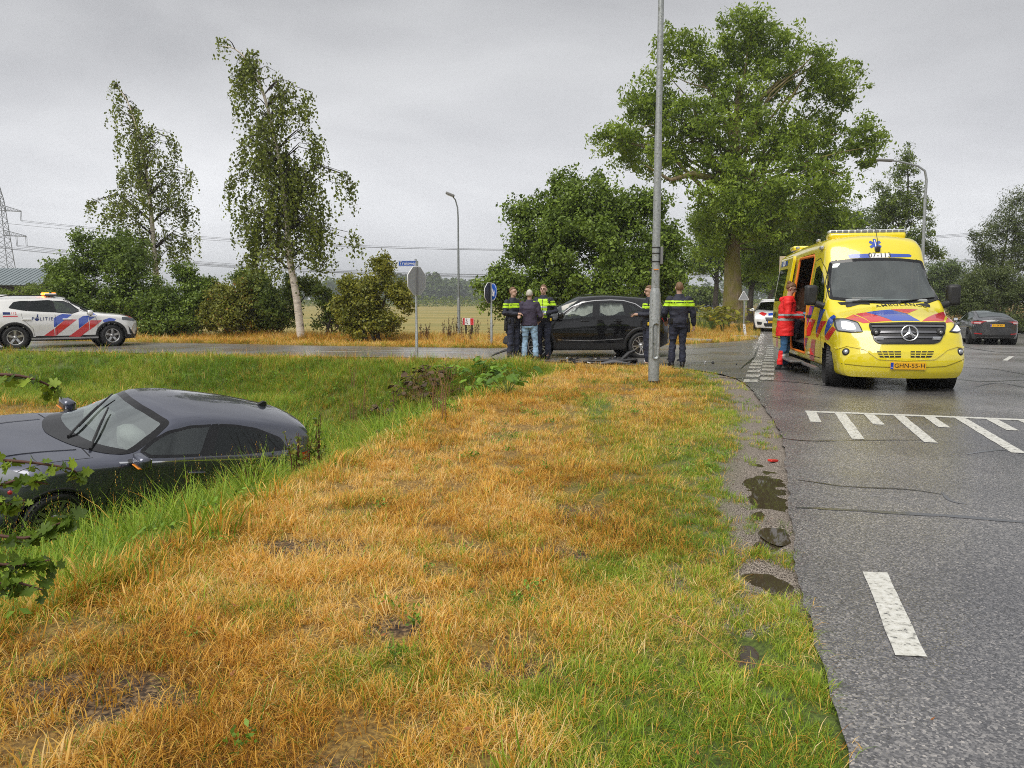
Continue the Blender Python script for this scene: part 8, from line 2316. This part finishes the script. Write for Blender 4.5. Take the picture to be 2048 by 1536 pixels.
for z in (.40, .33, .22): k = MB(); k.box((-.01 - (z - .24) * .17, -.0195, z), (.03, .003, .035), BLACK, (0, -.17, 0)); k.build('mark', rt)
# concrete edging slabs by the far corner
for px, py, a, l in ((1394, 684, .55, 1.1), (1488, 677, .7, 1.1)):
    c = np.array(_gp(px, py)); k = MB(); k.box((0, 0, .04), (l, .22, .10), mat('concrete', (.34, .33, .31), .8, noise=.2, nscale=12, bump=.3), None, .012)
    tag(k.build('concrete_slab', None, (c[0], c[1], g1(*c) + .03), (0, 0, -a)), 'grey concrete slab lying in the dry verge near the %s' % ('standing officer' if px < 1420 else 'white marker post'), 'concrete slab', 'concrete slabs in the verge')

# barn with a grey roof behind the low hedge
b = at(20, 605, 85); b = Vector((b.x, 85, g1(b.x, 85)))
rt = empty('barn', b, R(6), 'long low barn with grey sheet roof at the left edge', 'barn')
ROOFM = mat('roof_sheet', (.22, .26, .27), .5, .2, noise=.1, nscale=2); DARKW = mat('barn_wall', (.045, .035, .030), .8, noise=.2)
ez, rz_ = at(20, 571, 85).z - b.z, at(20, 534, 85).z - b.z
k = MB(); k.box((-6, 5, ez / 2 - .3), (20.4, 11, ez + .5), DARKW); k.build('wall', rt)
k = MB()
for i in range(44):
    x = -16.6 + i * .48
    k.box((x, .9, (ez + rz_) / 2), (.47, math.hypot(6.6, rz_ - ez), .06), ROOFM, (math.atan2(rz_ - ez, 6.6) , 0, 0))
    k.box((x + .235, .85, (ez + rz_) / 2 + .05), (.04, math.hypot(6.6, rz_ - ez), .05), ROOFM, (math.atan2(rz_ - ez, 6.6), 0, 0))
tag(k.build('roof_sheets', rt), kind='stuff')
k = MB(); k.box((-6, 7.4, (ez + rz_) / 2), (21, math.hypot(6.6, rz_ - ez), .06), ROOFM, (-math.atan2(rz_ - ez, 6.6), 0, 0)); k.build('back_roof', rt)
# grey shed beyond the meadow
b = at(1425, 606, 150); b = Vector((b.x, 150, g1(b.x, 150)))
rt = empty('shed', b, 0, 'low grey shed far beyond the meadow behind the slim tree', 'shed')
k = MB(); k.box((0, 3, 1.2), (8, 6, 3.0), mat('shed_wall', (.28, .29, .31), .7)); k.build('wall', rt)
k = MB(); k.prism([(-4.3, 2.7), (4.3, 2.7), (0, 4.2)], -6.2, .3, mat('shed_roof', (.16, .16, .17), .7), Matrix.Rotation(R(90), 4, 'X')); k.build('roof', rt)

# lattice mast and its wires
PYL = mat('pylon_steel', (.20, .21, .22), .6, .4)
PX, PY = at(3, 500, 250).x, 250.0
rt = empty('pylon', (PX, PY, g1(PX, PY)), R(8), 'grey lattice power mast rising behind the barn', 'pylon')
z_of = lambda y: at(0, y, 250).z - g1(PX, PY)
def lattice(m, p0, p1, w0, w1, n, r_=.10):
    p0, p1 = Vector(p0), Vector(p1)
    lv = []
    for i in range(n + 1):
        t = i / n; c = p0.lerp(p1, t); w = w0 + (w1 - w0) * t
        lv.append([c + Vector((sx * w, sy * w, 0)) for sx, sy in ((1, 1), (-1, 1), (-1, -1), (1, -1))])
    for i in range(n):
        for j in range(4):
            m.tube([lv[i][j], lv[i + 1][j]], r_ * 1.3, PYL, 4, False); m.tube([lv[i][j], lv[i + 1][(j + 1) % 4]], r_ * .7, PYL, 4, False); m.tube([lv[i][(j + 1) % 4], lv[i + 1][j]], r_ * .7, PYL, 4, False)
zt_ = z_of(360)
k = MB(); lattice(k, (0, 0, -.5), (0, 0, z_of(400)), 3.4, 1.2, 11); lattice(k, (0, 0, z_of(400)), (0, 0, zt_), 1.2, .2, 4); tag(k.build('lattice_shaft', rt, None, None, False), kind='stuff')
ARMS = []
for yy, ln in ((412, 6.6), (462, 7.6)):
    za = z_of(yy + 9)
    for sg in (1, -1):
        k = MB(); L_ = [Vector((sg * 1.2, 0, za)), Vector((sg * ln, 0, za - .2))]; T_ = [Vector((sg * 1.2, 0, za + 1.7)), Vector((sg * ln, 0, za))]
        for s_y in (-.7, .7):
            k.tube([L_[0] + Vector((0, s_y, 0)), L_[1]], .11, PYL, 4, False); k.tube([T_[0] + Vector((0, s_y, 0)), T_[1]], .09, PYL, 4, False)
            for i in range(6):
                a, c_ = L_[0].lerp(L_[1], i / 6), T_[0].lerp(T_[1], (i + .5) / 6); w = s_y * (1 - i / 6); k.tube([a + Vector((0, w, 0)), c_ + Vector((0, w, 0)), L_[0].lerp(L_[1], (i + 1) / 6) + Vector((0, w * .8, 0))], .055, PYL, 4, False)
        tag(k.build('cross_arm', rt, None, None, False), kind='stuff')
        for f in ((.55, 1.0) if yy > 430 else (.98,)):
            x = sg * (1.2 + (ln - 1.2) * f); k = MB()
            for d in (-.18, .18): k.tube([(x + d, 0, za), (x + d, 0, za - 3.2)], .07, PYL, 5)
            k.build('insulator', rt); ARMS.append((x, za - 3.2))
WIRE = mat('wire', (.06, .062, .065), .6)
Mr = Matrix.Translation((PX, PY, g1(PX, PY))) @ Matrix.Rotation(R(8), 4, 'Z')
FARP = Vector((215, 236, 0))
for i, (x, za) in enumerate(ARMS):
    a = Mr @ Vector((x, 0, za)); c_ = Vector((FARP.x + x * .2, FARP.y + x, za + g1(PX, PY) + 2.0))
    sag = 10.5 + (i % 3) * .4; pts = []
    for t in np.linspace(0, 1, 41):
        p = a.lerp(c_, t); p.z -= sag * 4 * t * (1 - t); pts.append(p)
    for d in ((-.2, .2) if i % 2 == 0 else (0,)):
        k = MB(); k.tube([p + Vector((0, 0, d)) for p in pts], .045, WIRE, 4, False)
        tag(k.build('power_line', None, None, None, False), 'thin power line sagging across the sky from the lattice mast', 'power line', 'power lines from the lattice mast')

# broken trim and splinters of the crash
r_ = np.random.default_rng(12)
DEB = []
for i in range(46):
    if i < 26: x, y = r_.uniform(1.2, 3.1), r_.uniform(17.9, 19.6)
    elif i < 34: x, y = r_.uniform(-1.0, .4), r_.uniform(18.6, 19.2)
    else: x, y = r_.uniform(2.9, 5.2), r_.uniform(16.9, 19.4)
    z = gz(x, y); k = MB(); w = (r_.uniform(.06, .22) if i % 4 < 3 else .05) if i < 26 else r_.uniform(.03, .09)
    pts = [(w * math.cos(a) * r_.uniform(.5, 1), w * .5 * math.sin(a) * r_.uniform(.5, 1)) for a in np.linspace(0, 6.28, 7)[:-1]]
    k.prism(pts, 0, r_.uniform(.01, .05), (BLACK, BLACK, ALLOY_D, mat('clear_shard', (.6, .62, .63), .15))[i % 4])
    o = k.build('debris_shard', None, (x, y, z + .02), (r_.uniform(-.5, .5), r_.uniform(-.4, .4), r_.uniform(0, 6)))
    tag(o, 'broken splinter of car trim lying around the crashed black car', 'debris', 'splinters around the crashed black car')
k = MB(); k.tube([(-.75, .1, .04), (-.3, .0, .07), (.1, .02, .06), (.45, -.05, .10)], [.03, .07, .08, .04], BLACK, 8, True, .6); k.tube([(.1, .0, .06), (.3, .12, .22), (.45, .1, .30)], [.05, .06, .03], BLACK, 8)
tag(k.build('torn_bumper_trim', None, (2.45, 18.0, gz(2.45, 18.0))), 'large torn piece of black bumper lying below the rear wheel of the crashed car', 'debris')
k = MB(); k.tube([(-.32, 0, .03), (.0, .03, .07), (.30, 0, .04)], [.05, .10, .05], mat('grey_liner', (.10, .10, .105), .6), 8, True, .5)
tag(k.build('wheel_liner', None, (2.35, 17.75, gz(2.35, 17.75))), 'curved grey liner lying in the grass edge left of the lamp post', 'debris')
# orange post visible far left? small reflector on the asphalt rim
c = np.array(_gp(1546, 918)); k = MB(); k.box((0, 0, .012), (.10, .05, .02), mat('red_shard', (.65, .03, .02), .2), None, .005); tag(k.build('red_shard', None, (c[0], c[1], g1(*c) + .01), (0, .1, .6)), 'red plastic shard lying above the puddle on the asphalt rim', 'debris')
# ------------------------------------------------------------------ weeds, leaves and the hawthorn at the left edge
WEED = leaf_mat('weed_leaves', (0.05, 0.085, 0.012), (0.20, 0.26, 0.03), (0.40, 0.33, 0.06), .3)
DEAD = leaf_mat('dead_leaves', (0.020, 0.013, 0.008), (0.10, 0.062, 0.028), None, .1)
LUSH = leaf_mat('broad_leaves', (0.05, 0.11, 0.012), (0.19, 0.32, 0.035), None, .35)
STALK = mat('dry_stalk', (.22, .12, .05), .8); STALKR = mat('red_stalk', (.12, .035, .025), .7)
def gpt(px, py):
    """Where the line of sight through a pixel meets the real ground."""
    e = Vector((0, 0, EYE)); d = at(px, py, 5.0) - e; t = .3; T_ = np.arange(.3, 6, .02)
    Q_ = np.array([tuple(e + d * q) for q in T_]); k = np.nonzero(Q_[:, 2] < G(Q_[:, :2]))[0]
    q = Q_[k[0]] if len(k) else Q_[-1]
    return q[0], q[1]
def weed(x, y, h, seed, label, lm=WEED, n=46, leaf=.055, stalk=STALKR, group='tall weeds at the ditch edge', spread=.05):
    r = np.random.default_rng(seed); rt = empty('weed', (x, y, g1(x, y)), 0, label, 'weed', group)
    k = MB(); P = []
    for s_ in range(2 + seed % 2):
        a = r.normal(0, .10, 2); p = [Vector((a[0] * .3, a[1] * .3, -.03)), Vector((a[0] * h * .6, a[1] * h * .6, h * .55)), Vector((a[0] * h * 1.6, a[1] * h * 1.6, h * r.uniform(.85, 1.05)))]
        k.tube(p, [.007, .005, .002], stalk, 5)
        t = r.uniform(.25, 1, n // 2)
        for q in t: c = p[0].lerp(p[1], q / .55) if q < .55 else p[1].lerp(p[2], (q - .55) / .45); P.append(np.array(c) + r.normal(0, spread * (1.15 - q), 3))
    k.build('stalk', rt)
    link('leaves', crown_mesh('leaves', [(leaf_quads(np.array(P), leaf, .42, r, .2, .5), r.random(len(P)))], lm), rt)
    return rt
r_ = np.random.default_rng(77)
for i in range(38):                                     # in front of the rear of the car
    px = r_.uniform(410, 640) if i < 19 else r_.uniform(220, 560); Y = r_.uniform(7.4, 8.6)
    x = (px - 1024) / FPX * Y * 1.01
    weed(x, Y, (.52 if i < 19 else .62) * r_.uniform(.8, 1.3), 500 + i, 'tall reddish weed with small leaves growing in front of the dark car in the ditch')
def burdock(x, y, seed, label, lm, n, size, group, h=.3):
    """A clump of broad crinkled leaves on stalks."""
    r = np.random.default_rng(seed); rt = empty('broad_leaf_plant', (x, y, g1(x, y)), 0, label, 'plant', group)
    k = MB(); V = []; Fs = []; lv = []
    for i in range(n):
        a = r.uniform(0, 6.28); d = r.uniform(.08, .42); c = Vector((d * math.cos(a), d * math.sin(a), h * r.uniform(.5, 1.2)))
        k.tube([(0, 0, 0), c * .5 + Vector((0, 0, .05)), c], [.006, .005, .003], STALK if lm is DEAD else LUSHST, 4, False)
        o = Vector((math.cos(a), math.sin(a), r.uniform(-.5, .35))).normalized(); sd = Vector((-math.sin(a), math.cos(a), r.normal(0, .3))).normalized(); nr = o.cross(sd); s_ = size * r.uniform(.6, 1.3); b0 = len(V); tv = r.random()
        for t, w in ((-.1, .05), (.1, .5), (.35, .62), (.65, .5), (.9, .22), (1.0, .02)):
            for q in (-1, -.5, 0, .5, 1): V.append(c + o * s_ * t + sd * s_ * w * q * .75 + nr * s_ * (.10 * abs(q) - .25 * t * t + .05 * r.normal()))
        for j in range(5):
            for q in range(4): e = b0 + j * 5 + q; Fs.append((e, e + 1, e + 6, e + 5)); lv.append(tv * .8 + .2 * r.random())
    k.build('stalks', rt)
    me = mesh_np('leaves', [tuple(v) for v in V], np.array(Fs), lm, True); fattr(me, 'lv', lv); link('leaves', me, rt)
LUSHST = mat('green_stalk', (.10, .16, .03), .6)
for i, (px, py) in enumerate(((960, 770), (1000, 762), (1030, 772), (985, 785), (940, 790), (1015, 790), (905, 760), (975, 748))):
    x, y = gpt(px, py); burdock(x, y, 600 + i, 'fresh broad leaved plant at the head of the ditch', LUSH, 15, .15, 'broad leaved plants at the head of the ditch')
for i, (px, py) in enumerate(((850, 795), (872, 780), (835, 770), (815, 800), (860, 765), (880, 808), (845, 815), (765, 840))):
    x, y = gpt(px, py); burdock(x, y, 640 + i, 'withered dark brown dock plant in the ditch behind the car', DEAD, 15, .13, 'withered dock plants in the ditch', .26)
for i in range(26):                                      # straw stalks crossing the dock plants and the bank
    px, py = r_.uniform(700, 920), r_.uniform(770, 850); x, y = gpt(px, py)
    weed(x, y, r_.uniform(.35, .75), 700 + i, 'pale dry grass stalk standing in the ditch vegetation', WEED, 8, .03, STALK, 'dry stalks in the ditch', .03)
for i in range(22):                                      # dock spikes along the field edge
    px = r_.uniform(840, 985); y = r_.uniform(26.5, 30); x = (px - 1024) / FPX * y
    weed(x, y, r_.uniform(.5, 1.0), 740 + i, 'dark dock spike standing at the edge of the stubble field', DEAD, 60, .05, STALKR, 'dock spikes along the field edge', .04)
for i in range(9):
    px = r_.uniform(1395, 1450) if i < 5 else r_.uniform(1440, 1482); y = r_.uniform(36, 42); x = (px - 1024) / FPX * y
    burdock(x, y, 770 + i, 'yellowing tall herb at the foot of the ash tree', L_HAW2, 26, .22, 'herbs at the foot of the ash tree', 1.0)
# low broad leaved ground cover among the grass of the ditch and the verge
def herb_tuft(name, n, seed):
    r = np.random.default_rng(seed); C = r.normal(0, 1, (n, 3)) * np.array((.09, .09, .05)) + np.array((0, 0, .10)); C[:, 2] = np.abs(C[:, 2])
    me = crown_mesh(name, [(leaf_quads(C, .07, .55, r, -.1, .5, np.tile((0, 0, .6), (n, 1))), r.random(n))], LUSH); return bpy.data.objects.new(name, me)
HERB = bpy.data.collections.new('herb_tuft')
for i in range(5): HERB.objects.link(herb_tuft('herb_tuft_%02d' % i, 34, 900 + i))
Hq = grass_points(7, -14, 2.2, 3, 21, lambda P: (zone(P)[0] > .45) & (zone(P)[1] > .1) & (fnoise(P[:, 0] * .7 + 9, P[:, 1] * .7, 3) > .46))
Hq = np.vstack([Hq, grass_points(9, -3, 4, 1.8, 16, lambda P: (fnoise(P[:, 0] * 1.1 + 29, P[:, 1] * 1.1, 3) > .56) & edge_thin(P))])
Hq = Hq[clear_of_car(Hq)]
_hd = zone(Hq)[1]
scatter('ground_herbs', np.column_stack([Hq, G(Hq) + .02]), None, HERB, 5, rng.uniform(.5, 1.25, len(Hq)) * np.where(_hd > .12, .62, .30), np.zeros(len(Hq)), np.zeros(len(Hq)), 'low broad leaved herbs growing between the grass', .2)
# fallen leaves on the turf
FALL = mat('fallen_leaf', (.34, .12, .025), .6, noise=.4)
fl = []
for i in range(46):
    x, y = r_.uniform(-2.0, 1.8), r_.uniform(2.3, 6.5)
    if y > 3 and x > 1.1 * (y / 4) + .3: continue
    k = MB(); s_ = r_.uniform(.008, .016)
    k.add([(-s_, 0, 0), (0, s_ * .6, .004), (s_ * 1.2, 0, .008), (0, -s_ * .6, .003)], [(0, 1, 2, 3)], FALL)
    o = k.build('fallen_leaf', None, (x, y, g1(x, y) + r_.uniform(.03, .06)), (r_.uniform(-.6, .6), r_.uniform(-.6, .6), r_.uniform(0, 6)))
    tag(o, 'small orange fallen leaf lying on the dry verge grass', 'leaf', 'fallen leaves on the verge')
a = [np.array(_gp(*q)) for q in ((1310, 1245), (1385, 1275), (1470, 1320), (1575, 1350))]
k = MB(); k.tube([(p[0], p[1], g1(*p) + .05) for p in a], [.0025, .003, .0025, .001], mat('orange_stem', (.36, .19, .06), .6), 5); tag(k.build('dry_twig', None), 'long brown dry stem lying across the green grass by the road', 'twig')

# hawthorn reaching in from the left
HB = Vector((-2.15, 1.55, g1(-2.15, 1.55)))
rt = empty('hawthorn_shrub', HB, 0, 'hawthorn twigs with lobed green leaves reaching in at the left edge', 'shrub')
TW = mat('hawthorn_twig', (.11, .05, .035), .7)
LH = [leaf_mat('lobed_leaf_%s' % n, lo, hi, None, .4) for n, lo, hi in (('dark', (.035, .065, .010), (.12, .19, .02)), ('fresh', (.07, .12, .012), (.24, .33, .035)))]
def lobed(m):
    """One hawthorn leaf, base at the origin, tip along +X, folded along the midrib."""
    out = [(0, 0), (.12, .04), (.26, .20), (.20, .38), (.34, .46), (.44, .30), (.50, .24), (.56, .38), (.66, .46), (.74, .34), (.72, .20), (.84, .22), (1.0, .0)]
    V = [(x, y, .16 * y) for x, y in out] + [(x, -y, .16 * y) for x, y in out[1:-1]] + [(x, 0, -.02) for x in (.3, .5, .7)]
    n = len(out); lo = lambda i: 0 if i == 0 else n - 1 if i == n - 1 else n + i - 1
    c = [2 * n - 2, 2 * n - 1, 2 * n]
    near = lambda i: c[0] if out[i][0] < .4 else c[1] if out[i][0] < .6 else c[2]
    Fs = []
    for i in range(n - 1):
        Fs.append((i, i + 1, near(i))) ; Fs.append((lo(i + 1), lo(i), near(i)))
        if near(i) != near(i + 1): Fs.append((near(i), i + 1, near(i + 1))); Fs.append((lo(i + 1), near(i), near(i + 1)))
    me = mesh_np('leaf', V, np.array([f for f in Fs if len(set(f)) == 3]), m); fattr(me, 'lv', np.full(len(me.polygons), .5)); return me
LM = []
for m in LH:
    for v in (.2, .5, .85): me = lobed(m); me.attributes['lv'].data.foreach_set('value', np.full(len(me.polygons), v, np.float32)); LM.append(me)
def px3(x, y, Y): return at(x, y, Y) - HB
k = MB(); k.tube([(0, 0, -.1), (.05, .02, .5), (-.02, .05, 1.1), (.02, .05, 1.5)], [.022, .018, .012, .006], TW, 7); k.build('stem', rt)
nl = 0; INNERL = []
for pts, Y, ln, dark in ((((-260, 740), (-60, 748), (40, 752), (100, 772), (112, 790)), 1.72, .036, 1), (((-260, 905), (-40, 918), (60, 925), (140, 938), (160, 955)), 1.74, .036, 1), (((-240, 960), (-40, 975), (40, 960), (95, 968)), 1.66, .034, 1),
                    (((-260, 1075), (-60, 1066), (50, 1076), (110, 1050), (140, 1040)), 1.64, .040, 0), (((-260, 1150), (-60, 1128), (40, 1130), (100, 1120)), 1.6, .040, 0), (((-200, 1180), (-40, 1170), (30, 1165), (85, 1180)), 1.56, .040, 0), (((-220, 1015), (-40, 1000), (10, 1010), (50, 1000)), 1.7, .036, 1)):
    P = [Vector(q) for q in smooth_poly([tuple(px3(x, y, Y + .03 * i)) for i, (x, y) in enumerate(pts)], 5)]
    s0 = Vector((.02, .03, max(.3, min(1.4, P[0].z - r_.uniform(.05, .25)))))
    P = [s0.lerp(P[5], t) + Vector((0, r_.normal(0, .03), .07 * math.sin(t * 3.1) + r_.normal(0, .012))) for t in (.0, .2, .4, .6, .8)] + P[5:]
    for _q in range(1, 9):                           # inner foliage of the twig, beyond the frame
        INNERL.append(np.array(P[min(_q // 2 + 1, 5)]) + r_.normal(0, .05, (9, 3)))
    k = MB(); k.tube(P, [.0055 * (1 - .75 * i / len(P)) for i in range(len(P))], TW, 5); k.build('twig', rt)
    for i in range(6, len(P)):
        for j in range(2 if dark else 3):
            if nl > 285: break
            o = link('leaf', LM[(3 if dark else 0) + (nl * 7) % 3 if not (dark and r_.random() < .35) else (nl % 3)], rt, P[i] + Vector(r_.normal(0, .006, 3)))
            a = r_.uniform(0, 6.28); o.rotation_euler = (r_.uniform(.1, 1.5), r_.uniform(-.3, .9), a); o.scale = (ln * .82 * r_.uniform(.7, 1.35),) * 3; nl += 1
for q in ((20, 985),):
    p = px3(q[0], q[1], 1.62); k = MB(); k.lathe([(0, .005), (.004, .003), (.005, 0), (.004, -.004), (0, -.005)], mat('haw_berry', (.30, .010, .012), .3), 10, Matrix.Translation(p)); k.build('berry', rt)
_C = np.vstack(INNERL + [np.array((0, .04, 0)) + np.stack([r_.normal(0, .16, 420), r_.normal(0, .16, 420), r_.uniform(.35, 1.75, 420)], 1)])
_C = _C[(_C[:, 0] < .75)]
tag(link('inner_leaves', crown_mesh('inner_leaves', [(leaf_quads(_C, .034, .8, np.random.default_rng(8)), r_.random(len(_C)))], WEED), rt), kind='stuff')
# ------------------------------------------------------------------ damp air
HAZE, _t, _b = nodes('damp_air'); _t.nodes.remove(_b)
_v = _t.nodes.new('ShaderNodeVolumePrincipled'); _v.inputs['Color'].default_value = (.86, .90, .94, 1); _v.inputs['Density'].default_value = .0006; _v.inputs['Anisotropy'].default_value = .2
_t.links.new(_v.outputs[0], _t.nodes['Material Output'].inputs['Volume'])
k = MB(); k.box((0, 0, 40), (5600, 5600, 86), HAZE); hz = tag(k.build('haze'), 'damp grey air that pales the far wood', kind='stuff')
